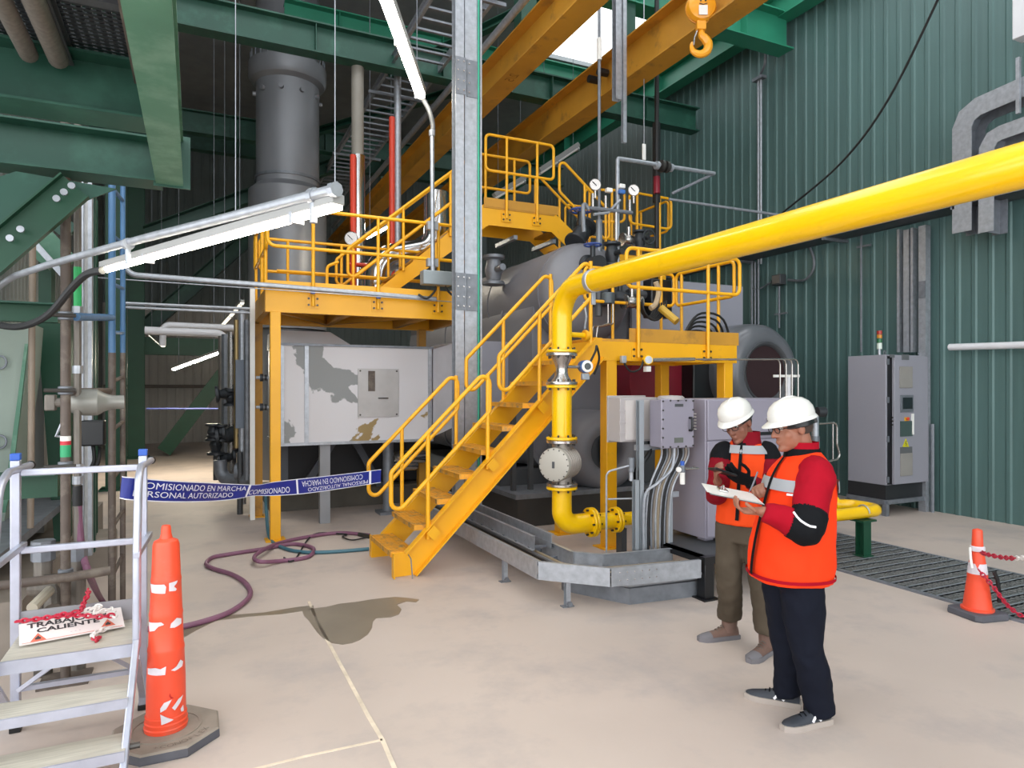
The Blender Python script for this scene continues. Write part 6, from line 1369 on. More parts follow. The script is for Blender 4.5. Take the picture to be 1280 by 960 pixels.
# ================================================================ BARRIER TAPE
T93 = T('barrier_tape', 'blue and white warning tape stretched from the ladder to the stair handrail', 'tape', (.7, 5.0, .9))
Acl = [at(151, 609, y=4.28), at(165, 611, y=4.26), at(220, 614.5, y=4.45), at(285, 615, y=4.95), at(330, 612, y=5.25), at(385, 607, y=5.62), at(440, 600, y=5.98), at(476, 595, y=6.10)]
cl = spline(Acl, 14); hts = []
n_ = len(cl); Ls = [0]
for a, b in zip(cl[:-1], cl[1:]): Ls.append(Ls[-1]+(b-a).length)
Lt = Ls[-1]
def tape_frame(s):
    s = max(0, min(Lt, s)); k = 0
    while k < n_-2 and Ls[k+1] < s: k += 1
    p = cl[k].lerp(cl[k+1], (s-Ls[k])/(Ls[k+1]-Ls[k])); d = (cl[k+1]-cl[k]).normalized()
    f = s/Lt
    tw = .15*sin(f*7)+(.5*math.exp(-((f-.46)/.05)**2))
    nb = V((d.y, -d.x, 0)).normalized(); upt = (V((0, 0, 1))*cos(tw)+nb*sin(tw)); upt = (upt-d*upt.dot(d)).normalized()
    w = .125-.03*math.exp(-((f-.46)/.12)**2)-.0*f
    return p, upt, nb, w
def ribbon(y0, y1, off, s0=0, s1=None, nseg=110):
    s1 = Lt if s1 is None else s1; mb = MB(); vs = []
    for i in range(nseg+1):
        p, u_, nb, w = tape_frame(s0+(s1-s0)*i/nseg)
        vs += [p+u_*w*y0+nb*off, p+u_*w*y1+nb*off]
    mb.add(vs, [(2*i, 2*i+2, 2*i+3, 2*i+1) for i in range(nseg)]); return mb
ribbon(-.5, .5, 0).build('tape_film', tape_blue, T93, smooth=60)
for a, b in ((-.5, -.455), (.455, .5)): ribbon(a, b, .0012).build('white_edge', tape_white, T93, smooth=60)
def tape_text(txt, s0, s1, yc, hgt, flip=False):
    m = text_mb(txt, 1.0, (0, 0, 0), (1, 0, 0), (0, 1, 0)); xs = [p[0] for p in m.flat]; ys = [p[1] for p in m.flat]
    x0, x1 = min(xs), max(xs); ya, yb = min(ys), max(ys); vs = []
    for x, y in m.flat:
        fx = (x-x0)/(x1-x0); fy = (y-(ya+yb)/2)/(yb-ya)
        if flip: fx = 1-fx; fy = -fy
        p, u_, nb, w = tape_frame(s0+(s1-s0)*fx); vs.append(p+u_*w*(yc+fy*hgt)+nb*.0022)
    MB().add(vs, m.polys).build('lettering', tape_white, T93, smooth=0)
tape_text('COMISIONADO EN MARCHA', .03*Lt, .42*Lt, .2, .30); tape_text('PERSONAL AUTORIZADO', .03*Lt, .37*Lt, -.18, .27)
tape_text('COMISIONADO EN MARCHA', .44*Lt, .585*Lt, -.15, .30) if False else tape_text('COMISIONADO', .435*Lt, .60*Lt, -.14, .40)
tape_text('COMISIONADO', .50*Lt, .632*Lt, .18, .34, True) if False else None
tape_text('COMISIONADO EN MARCHA', .655*Lt, .93*Lt, .14, .36, True); tape_text('PERSONAL AUTORIZADO', .68*Lt, .95*Lt, -.26, .24, True)
for s in (.425, .63, .955): ribbon(-.45, .45, .002, s*Lt, s*Lt+.022, 2).build('divider', tape_white, T93, smooth=0)
# ================================================================ PEOPLE
skin = M('skin', '#94614c', .5, var=.06, vs=20)
skin2 = M('skin_tan', '#855645', .5, var=.06, vs=20)
vest_o = M('orange_vest_cloth', '#ee3d16', .7, var=.05, vs=6, bump=.12, bs=14, spec=.12)
vest_o2 = M('deep_orange_vest_cloth', '#e2481a', .7, var=.06, vs=6, bump=.12, bs=14, spec=.12)
red_cl = M('red_fleece', '#9a0a1f', .8, var=.08, vs=8, bump=.12, bs=18, spec=.12)
red_cl2 = M('dark_red_fleece', '#7c0f1e', .8, var=.08, vs=8, bump=.12, bs=18, spec=.12)
navy = M('navy_trousers', '#141722', .8, var=.12, vs=5, bump=.15, bs=12, spec=.12)
khaki = M('khaki_trousers', '#51483d', .8, var=.12, vs=5, bump=.15, bs=12, spec=.12)
black_cl = M('black_cloth', '#121316', .8, var=.08, spec=.12)
refl = M('grey_reflective_band', '#9a9ca0', .4, var=.05)
helm = M('white_helmet_plastic', '#d6d4cf', .25, var=.02, coat=.3)
hairm = M('black_hair', '#14110f', .7, var=.1)
white_cl = M('white_piping', '#e8e6ea', .5, var=0)
def modmesh(mb, voxel, smooth_it=4, disp=0, dscale=.08):
    me = bpy.data.meshes.new('tmp'); me.from_pydata([tuple(p) for p in mb.v], [], mb.f)
    bm = bmesh.new(); bm.from_mesh(me); bmesh.ops.recalc_face_normals(bm, faces=bm.faces); bm.to_mesh(me); bm.free()
    o = bpy.data.objects.new('tmp', me); COL.objects.link(o)
    r = o.modifiers.new('r', 'REMESH'); r.mode = 'VOXEL'; r.voxel_size = voxel
    if smooth_it: s = o.modifiers.new('s', 'SMOOTH'); s.factor = .5; s.iterations = smooth_it
    tx = None
    if disp:
        tx = bpy.data.textures.new('folds', 'CLOUDS'); tx.noise_scale = dscale; tx.noise_depth = 1
        d = o.modifiers.new('d', 'DISPLACE'); d.texture = tx; d.strength = disp; d.mid_level = .5; d.texture_coords = 'LOCAL'
    dg = bpy.context.evaluated_depsgraph_get(); ev = bpy.data.meshes.new_from_object(o.evaluated_get(dg))
    out = MB(); out.v = [v.co.copy() for v in ev.vertices]; out.f = [tuple(p.vertices) for p in ev.polygons]
    bpy.data.objects.remove(o); bpy.data.meshes.remove(me); bpy.data.meshes.remove(ev)
    if tx: bpy.data.textures.remove(tx)
    return out
def ell(c, sx, fx, a, b, n=28, p=2.3):
    out = []
    for k in range(n):
        t = 2*pi*k/n; ct, st_ = cos(t), sin(t)
        out.append(V(c)+sx*(a*math.copysign(abs(ct)**(2/p), ct))+fx*(b*math.copysign(abs(st_)**(2/p), st_)))
    return out
def interp(st, n=6):
    # stations [(center, a, b)] -> catmull interpolated
    cs = spline([s[0] for s in st], n); av = spline([V((s[1], s[2], 0)) for s in st], n)
    return [(c, q.x, q.y) for c, q in zip(cs, av)]
def limb(pts, rad, n=6, seg=18):
    c = spline(pts, n); r = [q.x for q in spline([V((x, 0, 0)) for x in rad], n)]
    return MB().tube(c, r, seg)
def basis(f, up=V((0, 0, 1))):
    f = V(f).normalized(); s = up.cross(f).normalized(); u = f.cross(s); return s, f, u      # left, forward, up
def hand(mb, wrist, d, n, side, curl=(.5, .7, .5), sc=1.0, spread=.0, thumb=.5, fl=None):
    """wrist: point; d: toward fingers; n: direction the palm faces; side=+1 when thumb lies along d x n"""
    d = V(d).normalized(); n = V(n); n = (n-d*n.dot(d)).normalized(); w = d.cross(n)*side
    P = wrist+d*.05*sc
    mb.loft([ell(wrist-d*.01, w, n, .026*sc, .02*sc, 16), ell(wrist+d*.025*sc, w, n, .036*sc, .018*sc, 16), ell(wrist+d*.06*sc, w, n, .042*sc, .015*sc, 16), ell(wrist+d*.092*sc, w, n, .040*sc, .012*sc, 16)])
    for i, (off, ln) in enumerate(((.031, .92), (.0105, 1.0), (-.0105, .94), (-.031, .76))):
        p = wrist+d*(.086*sc)+w*(off*sc); a = curl[0]; dd = d+w*(off*spread*8); pts = [p-d*.02*sc, p]
        for j, L in enumerate((.044, .028, .021)):
            ang = sum(curl[:j+1])*(fl[i] if fl else 1)
            v = (d*cos(ang)+n*sin(ang)); p = p+v*L*ln*sc; pts.append(p)
        mb.tube(fillet(pts, .012, 3), .0082*sc, 10); mb.ball(pts[-1], .0082*sc, 8)
    tb = wrist+d*.03*sc+w*.03*sc; t1 = tb+(w*.75+d*.55+n*.35*thumb).normalized()*.036*sc; t2 = t1+(d*.8+w*.15+n*.5*thumb).normalized()*.032*sc; t3 = t2+(d*.85-w*.15+n*.5*thumb).normalized()*.024*sc
    mb.tube(fillet([wrist+d*.015*sc+w*.012*sc, tb, t1, t2, t3], .01, 3), .0098*sc, 10); mb.ball(t3, .0098*sc, 8)
def head(mb, c, s, f, u):
    R = Matrix((s, f, u)).transposed(); L = lambda x, y, z: c+s*x+f*y+u*z
    mb.ball(L(0, -.012, .025), (.076, .096, .098), 24, R); mb.ball(L(0, .022, -.045), (.062, .074, .082), 22, R)
    mb.ball(L(0, .06, -.095), (.036, .034, .028), 16, R); mb.ball(L(0, .082, -.104), (.022, .018, .016), 14, R)
    mb.tube([L(0, .088, .022), L(0, .10, -.004), L(0, .112, -.026)], [.010, .011, .014], 10); mb.ball(L(0, .112, -.028), (.014, .014, .012), 12, R)
    for k in (-1, 1):
        mb.ball(L(k*.013, .098, -.032), (.009, .011, .008), 10, R); mb.ball(L(k*.032, .078, .028), (.026, .014, .010), 12, R)
        mb.ball(L(k*.038, .052, -.032), (.026, .026, .028), 14, R)
        mb.ball(L(k*.077, -.006, -.012), (.012, .020, .032), 14, R)
    mb.ball(L(0, .092, -.062), (.022, .012, .006), 12, R); mb.ball(L(0, .090, -.072), (.020, .012, .007), 12, R)
    return L, R
def face_parts(T_, c, L, R, hair=True, beard=False, glasses=True, hairmat=hairm):
    for k in (-1, 1):
        e = MB().ball(L(k*.032, .079, .008), (.013, .011, .009), 14, R).build('eye', M('eye_white', '#d8d2c8', .3, var=0), T_)
        MB().ball(L(k*.032, .088, .007), (.006, .004, .006), 10, R).build('iris', M('dark_iris', '#1c120c', .2, var=0), e)
        MB().tube([L(k*.012, .094, .030), L(k*.032, .096, .034), L(k*.052, .082, .029)], .0045, 6).build('eyebrow', hairmat, T_)
    if glasses:
        g = MB()
        for k in (-1, 1):
            g.tube([L(k*.034+.023*cos(q*pi/8), .104, .004+.016*sin(q*pi/8)) for q in range(16)], .0022, 6, closed=True)
            g.tube([L(k*.057, .102, .010), L(k*.072, .08, .012), L(k*.083, .0, .008), L(k*.083, -.02, -.004)], .0024, 6)
        g.tube([L(-.012, .105, .008), L(.012, .105, .008)], .0022, 6)
        gf = g.build('glasses', black_pl, T_)
def helmet(T_, c, s, f, u, lift=.045):
    R = Matrix((s, f, u)).transposed().to_4x4(); M4 = Matrix.Translation(c+u*lift)@R
    mb = MB(); rings = []
    for z, a, b in ((0, .104, .121), (.02, .106, .123), (.05, .102, .118), (.078, .088, .102), (.100, .062, .074), (.111, .032, .040), (.114, .006, .008)):
        rings.append(ell(V((0, -.008, z)), V((1, 0, 0)), V((0, 1, 0)), a, b, 36, 2.05))
    mb.loft(rings).xf(M4); mb.build('helmet', helm, T_, smooth=60)
    br = []
    for q in range(37):
        t = 2*pi*q/36; fr = max(0, sin(t)); a, b = .106, .123
        br.append((V((a*cos(t), b*sin(t)-.008, 0)), V(((a+.010+.006*fr)*cos(t), (b+.009+.036*fr**1.5)*sin(t)-.008, -.012-.006*fr))))
    mb = MB(); n = len(br); vs = []
    for i, o_ in br: vs += [i+V((0, 0, .006)), o_+V((0, 0, .004)), o_, i]
    mb.add(vs, [(4*k+j, 4*k+4+j, 4*k+4+(j+1) % 4, 4*k+(j+1) % 4) for k in range(n-1) for j in range(4)]).xf(M4).build('helmet_brim', helm, T_, smooth=50)
    mb = MB()
    for x in (0,): mb.tube([V((0, .104*cos(t)-.008, .114*sin(t)+.002)) for t in [pi*.15+k*pi*.7/10 for k in range(11)]], .006, 8)
    mb.xf(M4).build('helmet_ridge', helm, T_)
    MB().lathe([(.088, -.035), (.093, -.03), (.093, .0), (.088, .002)], V((0, -.022, -.01)), n=32, cap=False).xf(M4).build('helmet_band', black_pl, T_)
    MB().box(-.03, .03, -.132, -.108, -.05, -.005).xf(M4).build('ratchet', black_pl, T_, bevel=.006)
def shoe(T_, heel, toe, mu, ms, stripe=None, high=0):
    heel, toe = V(heel), V(toe); d = (toe-heel); L_ = d.length; f = d.normalized(); s = V((0, 0, 1)).cross(f)
    S_ = [(0, .030, .085), (.08, .036, .095), (.25, .037, .10), (.40, .038, .088), (.55, .042, .068), (.72, .047, .056), (.88, .042, .047), (.97, .026, .040), (1.0, .012, .034)]
    up, so = [], []
    for t, w, h in S_:
        c = heel+f*(t*L_)
        up.append([c+s*(w*cos(k*pi/8)*(1 if True else 1))+V((0, 0, .018+(h-.018)*max(0, sin(k*pi/8))**.8)) for k in range(9)]+[c+V((0, 0, .016))])
        so.append([c+s*x*(w+.006)+V((0, 0, z)) for x, z in ((-1, .0), (1, .0), (1.02, .02), (1, .030), (-1, .030), (-1.02, .02))])
    so[0] = [p-f*.008 for p in so[0]]; so[-1] = [p+f*.008 for p in so[-1]]
    o = MB().loft(up).build('shoe', mu, T_, smooth=60)
    MB().loft(so).build('shoe_sole', ms, o, smooth=40)
    for k in range(4):
        c = heel+f*(L_*(.40+k*.075)); h = .098-k*.011; MB().tube([c-s*.022+V((0, 0, h-.012)), c+V((0, 0, h)), c+s*.022+V((0, 0, h-.012))], .0035, 6).build('lace', black_cl if stripe else rust, o)
    if stripe:
        for k in (0, 1):
            c = heel+f*(L_*(.30+.16*k))
            for sd in (1, -1): MB().bar(c+s*sd*.040+V((0, 0, .035)), c-f*.03+s*sd*.036+V((0, 0, .072)), .012, .006, up=s).build('white_stripe', stripe, o)
    if high:
        MB().loft([[c_+(q-c_)*1.06 for q in r_] for r_, c_ in ((r, sum(r, V((0, 0, 0)))/len(r)) for r in up[-4:])]).build('toe_cap', ms, o, smooth=60)
        MB().tube([heel+f*.06+V((0, 0, .05)), heel+f*.055+V((0, 0, .17))], [.05, .056], 16).build('boot_shaft', mu, o)
    return o
def extract(mb, pred, off):
    me = bpy.data.meshes.new('t'); me.from_pydata([tuple(q) for q in mb.v], [], mb.f)
    bm = bmesh.new(); bm.from_mesh(me); bmesh.ops.recalc_face_normals(bm, faces=bm.faces); bm.normal_update(); bm.verts.ensure_lookup_table()
    out = MB(); out.v = [q.co+q.normal*off for q in bm.verts]; out.f = [tuple(w.index for w in q.verts) for q in bm.faces if pred(q.calc_center_median())]
    used = sorted({i for q in out.f for i in q}); ix = {i: k for k, i in enumerate(used)}
    out.f = [tuple(ix[i] for i in q) for q in out.f]; out.v = [out.v[i] for i in used]
    bm.free(); bpy.data.meshes.remove(me); return out
def on_surface(mb, px, off):
    from mathutils.bvhtree import BVHTree
    bv = BVHTree.FromPolygons(mb.v, mb.f); o_ = V((0, 0, CH)); out = []
    for u, v in px:
        d_ = (at(u, v, d=1)-o_).normalized(); h_ = bv.ray_cast(o_, d_)
        if h_[0] is not None: out.append(h_[0]-d_*off)
    return out
class Torso:
    def __init__(s, st, sx, fx, p=2.4, n=40):
        s.st = interp(st, 8); s.sx, s.fx, s.p, s.n = sx, fx, p, n
    def ring(s, k, grow=0): c, a, b = s.st[k]; return ell(c, s.sx, s.fx, a+grow, b+grow, s.n, s.p)
    def mesh(s, k0=0, k1=None, grow=0, caps=True): return MB().loft([s.ring(k, grow) for k in range(k0, (len(s.st) if k1 is None else k1))], caps=caps)
    def patch(s, z0, z1, t0, t1, grow, nt=16, nz=6):
        zs = [c.z for c, a, b in s.st]; rows = []
        for i in range(nz+1):
            z = z0+(z1-z0)*i/nz
            k = min(range(len(zs)-1), key=lambda q: 0 if (zs[q]-z)*(zs[q+1]-z) <= 0 else 1+abs(zs[q]-z)); q = (z-zs[k])/(zs[k+1]-zs[k]) if abs(zs[k+1]-zs[k]) > 1e-6 else 0
            c = s.st[k][0].lerp(s.st[k+1][0], q); a = s.st[k][1]*(1-q)+s.st[k+1][1]*q+grow; b = s.st[k][2]*(1-q)+s.st[k+1][2]*q+grow
            row = []
            for j in range(nt+1):
                t = t0+(t1-t0)*j/nt; ct, sn = cos(t), sin(t)
                row.append(c+s.sx*(a*math.copysign(abs(ct)**(2/s.p), ct))+s.fx*(b*math.copysign(abs(sn)**(2/s.p), sn)))
            rows.append(row)
        vs = [p for r in rows for p in r]; w = nt+1
        return MB().add(vs, [(i*w+j, i*w+j+1, (i+1)*w+j+1, (i+1)*w+j) for i in range(nz) for j in range(nt)])
# ---------------------------------------------------------------- the worker in front
f1 = V((-.93, .30, 0)).normalized(); s1, f1, u1 = basis(f1)        # s1 = his left, towards the camera side
A = lambda u, v, d: at(u, v, d=d)
W1 = T('person', 'person in white helmet and glasses, bright orange vest, writing on a clipboard', 'person', (2.95, 2.6, 0))
hc = A(990, 533, 3.56)
hf = (f1*.97+V((0, 0, -.22))).normalized(); hs, hf, hu = basis(hf)
body = MB(); Lh, Rh = head(body, hc, hs, hf, hu)
neck = A(1003, 568, 3.57); body.tube([hc+hu*-.05-hf*.025, hc+hu*-.10-hf*.03, neck], [.056, .055, .062], 18)
pel = A(988, 725, 3.57); chest = A(999, 610, 3.57)
st_b = [(V((pel.x, pel.y, .80)), .12, .085), (V((pel.x, pel.y, .95)), .12, .09), (V((chest.x, chest.y, 1.2)), .15, .10), (neck+V((0, 0, -.08)), .15, .09), (neck, .06, .06)]
body.merge(Torso(st_b, s1, f1, 2.2, 24).mesh())
shL, elL, wrL = A(1021, 594, 3.40), A(1006, 657, 3.26), A(951, 639, 3.30)
shR, elR, wrR = A(998, 590, 3.76), A(972, 645, 3.80), A(957, 617, 3.68)
for sh, el, wr in ((shL, elL, wrL), (shR, elR, wrR)): body.merge(limb([sh, sh.lerp(el, .5), el, el.lerp(wr, .5), wr], [.05, .045, .04, .036, .028], 4, 14))
heelL, toeL = gp(1034, 902), gp(975, 914); heelR, toeR = gp(1000, 884), gp(950, 874)
dL = (toeL-heelL).normalized(); toeL = heelL+dL*.285; dR = (toeR-heelR).normalized(); toeR = heelR+dR*.285
anL, anR = heelL+dL*.06+V((0, 0, .08)), heelR+dR*.06+V((0, 0, .08))
hipL, hipR = V((pel.x, pel.y, .84))+s1*.085, V((pel.x, pel.y, .84))-s1*.085
knL, knR = A(1008, 806, 3.50), A(985, 806, 3.68)
for h_, k_, a_ in ((hipL, knL, anL), (hipR, knR, anR)): body.merge(limb([h_, h_.lerp(k_, .5), k_, k_.lerp(a_, .4), a_], [.065, .06, .05, .046, .035], 4, 14))
# clipboard frame
c0, c1 = A(956, 631, 3.36), A(888, 617, 3.33); c3, c2 = A(941, 617.5, 3.62), A(881, 606, 3.56)
bn = (c1-c0).cross(c3-c0).normalized(); bn = bn if bn.z > 0 else -bn
hand(body, wrL, (f1*.9+V((0, 0, .02))+s1*-.12), bn, -1, curl=(.55, .75, .4), thumb=1.25)
pend = A(942, 601, 3.66)
hand(body, wrR, (A(940, 601, 3.60)-wrR), (-s1*.2+V((.0, 0, -.8))+s1*.9), 1, curl=(.9, 1.1, .7), thumb=1.3)
modmesh(body, .0055, 3).build('body', skin, W1, smooth=80)
face_parts(W1, hc, Lh, Rh)
helmet(W1, hc, hs, hf, hu, .042)
mbh = MB().ball(hc+hu*.0-hf*.022, (.0795, .088, .085), 24, Rh); 
hm = MB(); hm.v = mbh.v; 
hm.f = [q for q in mbh.f if all((mbh.v[i]-hc).dot(hf) < -.012 and (mbh.v[i]-hc).dot(hu) > -.055 for i in q)]
hm.build('hair', M('cropped_hair', '#3a2c26', .8, var=.1), W1, smooth=60)
# trousers
tr = MB()
tr.merge(Torso([(V((pel.x, pel.y, .72)), .155, .12), (V((pel.x, pel.y, .84)), .16, .125), (V((pel.x, pel.y, .96)), .15, .12)], s1, f1, 2.2, 24).mesh())
for h_, k_, a_, dd in ((hipL, knL, anL, dL), (hipR, knR, anR, dR)):
    tr.merge(limb([h_+V((0, 0, .02)), h_.lerp(k_, .5), k_, k_.lerp(a_, .45)-dd*.012, a_+V((0, 0, .03)), a_+V((0, 0, -.025))-dd*.012], [.115, .108, .088, .086, .078, .076], 6, 18))
modmesh(tr, .011, 3, .022, .10).build('trousers', navy, W1, smooth=80)
shoe_g = M('dark_grey_shoe', '#2c3038', .6, var=.15, vs=12); sole_l = M('pale_sole', '#a79c94', .6, var=.08)
shoe(W1, heelL, toeL, shoe_g, sole_l, white_cl); shoe(W1, heelR, toeR, shoe_g, sole_l, white_cl)
# vest
def cen(u, v, hwpx, a, d=3.57): c = A(u, v, d); return (c, a, hwpx*d/FPX)
st_v = [cen(987, 722, 48, .215), cen(988, 700, 48, .215), cen(991, 665, 45, .21), cen(996, 630, 41, .205), cen(1000, 600, 36, .20), cen(1003, 582, 30, .172), cen(1004, 570, 22, .115), cen(1004, 562, 16, .075)]
V1 = Torso(st_v, s1, f1, 2.35)
modmesh(V1.mesh(), .012, 2, .016, .12).build('vest', vest_o, W1, smooth=80)
zq = lambda v: A(990, v, 3.5).z
V1.patch(zq(612), zq(598), .12*pi, .88*pi, .012).build('reflective_band', refl, W1, smooth=60)
V1.patch(zq(613), zq(599), -.80*pi, -.2*pi, .012).build('reflective_band', refl, W1, smooth=60)
V1.patch(zq(616), zq(613.5), .17*pi, .30*pi, .012).build('pocket_piping', white_cl, W1, smooth=60)
V1.patch(zq(722), zq(718), 0, 2*pi, .006, 40, 2).build('vest_hem', red_cl, W1, smooth=60)
col = [cen(1003, 571, 21, .098), cen(1003, 560, 19, .082), cen(1002, 552, 18.5, .078)]
col[2] = (col[2][0]-f1*.006, col[2][1], col[2][2])
C1 = Torso(col, s1, f1, 2.1, 32); C1.mesh(caps=False).build('collar', red_cl, W1, smooth=60); C1.mesh(0, 9, .004, caps=False).build('collar_band', black_cl, W1, smooth=60)
V1.patch(zq(720), zq(566), .488*pi, .512*pi, .013, 3, 30).build('zip', black_cl, W1, smooth=60)
# sleeves
for sh, el, wr, nm in ((shL, elL, wrL, 'L'), (shR, elR, wrR, 'R')):
    inn_ = sh+(V((neck.x, neck.y, sh.z))-sh)*.35+V((0, 0, .03))
    sl = modmesh(limb([inn_, sh, sh.lerp(el, .5), el+(el-(sh+wr)/2)*.10, el.lerp(wr, .5), el.lerp(wr, .93)], [.075, .088, .086, .078, .064, .047], 6, 20), .008, 3, .016, .07)
    so_ = sl.build('sleeve', red_cl, W1, smooth=80)
    ua, fa = (el-sh).normalized(), (wr-el).normalized()
    extract(sl, lambda q: (q-el).dot(ua) > -.075 and (q-el).dot(fa) < .075, .003).build('elbow_patch', black_cl, so_, smooth=80)
    if nm == 'L':
        pth = on_surface(sl, [(992, 640), (996, 646), (1001, 651), (1007, 655), (1013, 658), (1020, 659)], .006)
        if len(pth) > 2: MB().tube(pth, .0055, 6).build('white_piping', white_cl, so_)
# ---------------------------------------------------------------- clipboard and pen
T100 = T('clipboard', 'clipboard with white papers held by the front worker', 'clipboard', c0)
MB().prism([c0, c1, c2, c3], -bn*.004).build('board', M('clipboard_grey', '#5c6068', .5), T100, smooth=0)
for k in range(4):
    o_ = bn*(.001+.0015*k); j = (c1-c0).normalized()*(.006*k-.006)+(c3-c0).normalized()*(.004*((k*7) % 3)-.004)
    MB().prism([c0.lerp(c1, .03)+o_+j, c1+(c1-c0)*.03*k*.3+o_+j, c2+(c2-c3)*.04*k*.3+o_+j, c3.lerp(c2, .03)+o_+j], bn*.0008).build('paper', white_pl, T100, smooth=0)
cm1 = c1.lerp(c2, .5).lerp(c0.lerp(c3, .5), .28)
MB().obox(cm1+bn*.012, (.09, .05, .012), Matrix(((c3-c0).normalized(), (c1-c0).normalized(), bn)).transposed()).build('clip', chrome, T100, bevel=.004)
MB().tube([cm1+bn*.015+(c3-c0).normalized()*(.03*cos(k*pi/8))+bn*.02*sin(k*pi/8) for k in range(9)], .004, 6).build('clip_loop', chrome, T100)
o = MB().tube([A(947, 590, 3.60), A(941, 606, 3.57), A(936, 616, 3.55)], [.0045, .005, .002], 8).build('pen', M('grey_pen', '#6f7078', .4)); tag(o, 'grey pen in the right hand of the front worker', 'pen')
# ---------------------------------------------------------------- the worker behind
f2 = V((-.86, -.51, 0)).normalized(); s2_, f2, u2 = basis(f2)
D2 = 4.48
W2 = T('person', 'person in white helmet and khaki trousers looking down at a handheld device', 'person', (3.3, 3.5, 0))
hc2 = A(922, 528, D2-.03)
hf2 = (V((-.90, -.30, 0)).normalized()*.88+V((0, 0, -.40))).normalized(); hs2, hf2, hu2 = basis(hf2)
tilt = Matrix.Rotation(radians(8), 3, hf2); hs2 = tilt@hs2; hu2 = tilt@hu2
body = MB(); Lh, Rh = head(body, hc2, hs2, hf2, hu2)
neck = A(932, 554, D2+.02); body.tube([hc2+hu2*-.05-hf2*.025, hc2+hu2*-.09-hf2*.03, neck], [.055, .054, .06], 18)
pel = A(927, 668, D2); chest = A(930, 600, D2)
body.merge(Torso([(V((pel.x, pel.y, .78)), .11, .07), (V((pel.x, pel.y, .95)), .11, .07), (V((chest.x, chest.y, 1.2)), .15, .10), (neck+V((0, 0, -.08)), .13, .08), (neck, .06, .06)], s2_, f2, 2.2, 24).mesh())
shL, elL, wrL = A(959, 569, D2-.05), A(967, 620, D2-.16), A(936, 602, D2-.30)
shR, elR, wrR = A(904, 568, D2+.03), A(896, 615, D2-.05), A(897, 601, D2-.28)
for sh, el, wr in ((shL, elL, wrL), (shR, elR, wrR)): body.merge(limb([sh, sh.lerp(el, .5), el, el.lerp(wr, .5), wr], [.048, .043, .038, .034, .027], 4, 14))
heelR, toeR = gp(921, 797), gp(877, 801); heelL, toeL = gp(964, 814), gp(942, 826)
dR = (toeR-heelR).normalized(); toeR = heelR+dR*.29; dL = (toeL-heelL).normalized(); toeL = heelL+dL*.29
anL, anR = heelL+dL*.06+V((0, 0, .10)), heelR+dR*.06+V((0, 0, .10))
hipL, hipR = V((pel.x, pel.y, .84))+s2_*.08, V((pel.x, pel.y, .84))-s2_*.08
knL, knR = A(952, 722, D2-.06), A(911, 722, D2+.05)
for h_, k_, a_ in ((hipL, knL, anL), (hipR, knR, anR)): body.merge(limb([h_, h_.lerp(k_, .5), k_, k_.lerp(a_, .4), a_], [.06, .056, .047, .042, .034], 4, 14))
dev = A(903, 590, D2-.36)
hand(body, wrR, (A(893, 586, D2-.36)-wrR), (f2*-.2-s2_*-.9+V((0, 0, .2))), 1, curl=(.35, .6, .4), thumb=1.0, sc=.95)
modmesh(body, .0055, 3).build('body', skin2, W2, smooth=80)
face_parts(W2, hc2, Lh, Rh)
helmet(W2, hc2, hs2, hf2, hu2, .05)
mbh = MB().ball(hc2-hf2*.018+hu2*.004, (.0815, .092, .092), 24, Rh); hm = MB(); hm.v = mbh.v
hm.f = [q for q in mbh.f if all((mbh.v[i]-hc2).dot(hf2) < .02 and (mbh.v[i]-hc2).dot(hu2) > -.06 for i in q)]
hm.build('hair', hairm, W2, smooth=60)
gl = MB(); hand(gl, wrL, (A(915, 593, D2-.36)-wrL), (-s2_*.6+V((0, 0, .6))+f2*.2), -1, curl=(.35, .6, .5), thumb=1.1, sc=1.12)
gl.merge(limb([wrL+(elL-wrL)*.22, wrL+(elL-wrL)*.1, wrL], [.043, .041, .036], 4, 14))
modmesh(gl, .006, 2).build('glove', black_cl, W2, smooth=80)
tr = MB(); tr.merge(Torso([(V((pel.x, pel.y, .74)), .145, .105), (V((pel.x, pel.y, .86)), .148, .10), (V((pel.x, pel.y, .98)), .14, .095)], s2_, f2, 2.2, 24).mesh())
for h_, k_, a_, dd in ((hipL, knL, anL, dL), (hipR, knR, anR, dR)):
    tr.merge(limb([h_+V((0, 0, .02)), h_.lerp(k_, .5), k_, k_.lerp(a_, .5)-dd*.01, a_+V((0, 0, .07)), a_+V((0, 0, .03))], [.092, .094, .084, .082, .084, .074], 6, 18))
modmesh(tr, .011, 3, .024, .09).build('trousers', khaki, W2, smooth=80)
boot = M('brown_boot_leather', '#6b5248', .65, var=.2, vs=10); sole2 = M('grey_boot_sole', '#6f6c70', .7, var=.1)
shoe(W2, heelL, toeL, boot, sole2, None, 1); shoe(W2, heelR, toeR, boot, sole2, None, 1)
def cen2(u, v, a, b, d=D2): return (A(u, v, d), a, b)
st_v = [cen2(928, 654, .178, .135), cen2(929, 640, .175, .13), cen2(930, 615, .17, .125), cen2(931, 592, .168, .122), cen2(932, 569, .155, .11), cen2(932, 558, .12, .09), cen2(932, 549, .075, .07)]
V2 = Torso(st_v, s2_, f2, 2.35)
modmesh(V2.mesh(), .011, 2, .014, .1).build('vest', vest_o2, W2, smooth=80)
zq = lambda v: A(930, v, D2-.1).z
V2.patch(zq(567), zq(557), .10*pi, .90*pi, .013).build('reflective_band', refl, W2, smooth=60)
V2.patch(zq(650), zq(544), .488*pi, .512*pi, .013, 3, 24).build('zip', black_cl, W2, smooth=60)
V2.patch(zq(560), zq(540), .44*pi, .56*pi, .010, 6, 6).build('undershirt', black_cl, W2, smooth=60)
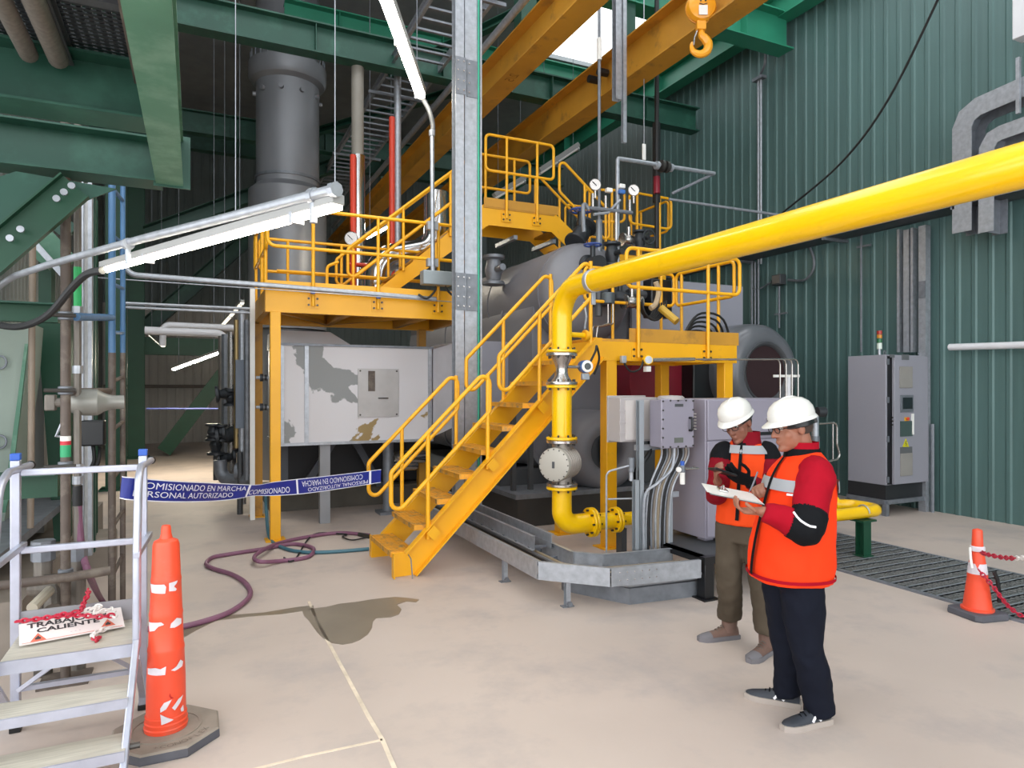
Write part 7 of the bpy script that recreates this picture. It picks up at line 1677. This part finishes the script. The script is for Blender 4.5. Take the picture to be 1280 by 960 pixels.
C2 = Torso([cen2(932, 560, .11, .10), cen2(933, 548, .09, .085), cen2(934, 539, .082, .078)], s2_, f2, 2.1, 32); C2.mesh(caps=False).build('collar', red_cl2, W2, smooth=60)
for sh, el, wr in ((shL, elL, wrL), (shR, elR, wrR)):
    inn_ = sh+(V((neck.x, neck.y, sh.z))-sh)*.35+V((0, 0, .03))
    sl = modmesh(limb([inn_, sh, sh.lerp(el, .5), el+(el-(sh+wr)/2)*.12, el.lerp(wr, .5), el.lerp(wr, .93)], [.065, .078, .076, .07, .058, .043], 6, 20), .008, 3, .014, .07)
    so_ = sl.build('sleeve', red_cl2, W2, smooth=80); ua = (el-sh).normalized()
    extract(sl, lambda q: (q-sh).dot(ua) < .05, .003).build('shoulder_patch', black_cl, so_, smooth=80)
T101 = T('handheld_device', 'black handheld device held by the worker behind', 'device', dev)
dl = (A(922, 596, D2-.33)-A(890, 585, D2-.37)).normalized(); dnn = V((0, 0, 1)); dnn = (dnn-dl*dnn.dot(dl)).normalized(); dnn = (dnn+hf2*-.35).normalized(); dw = dl.cross(dnn).normalized()
Rd = Matrix((dl, dw, dnn)).transposed()
MB().obox(dev, (.16, .085, .014), Rd).build('case', black_pl, T101, bevel=.005)
MB().obox(dev+dnn*.0075, (.135, .072, .002), Rd).build('screen', glassm, T101, smooth=0)
# ================================================================ LIGHT
w = bpy.data.worlds.new('world'); SC.world = w; w.use_nodes = True
bg = w.node_tree.nodes['Background']; bg.inputs['Color'].default_value = (.93, .97, 1.0, 1); bg.inputs['Strength'].default_value = 2.0
SC.view_settings.view_transform = 'Standard'; SC.view_settings.look = 'None'; SC.view_settings.gamma = 1
SC.view_settings.use_curve_mapping = False; SC.view_settings.exposure = .76
SC.cycles.use_denoising = True; SC.cycles.max_bounces = 8; SC.cycles.diffuse_bounces = 5; SC.cycles.glossy_bounces = 4
SC.cycles.sample_clamp_indirect = 6

# repeats of one kind share a group phrase
kinds = {}
for o in SC.objects:
    if o.parent is None and 'label' in o and o.get('kind') not in ('structure', 'stuff') and 'group' not in o:
        kinds.setdefault(o.name.split('.')[0], []).append(o)
for nm, os_ in kinds.items():
    if len(os_) > 1 and nm != 'person':
        for o in os_: o['group'] = nm.replace('_', ' ')+' set in the boiler hall'
    elif nm == 'person':
        for o in os_: o['group'] = 'two workers standing by the boiler'
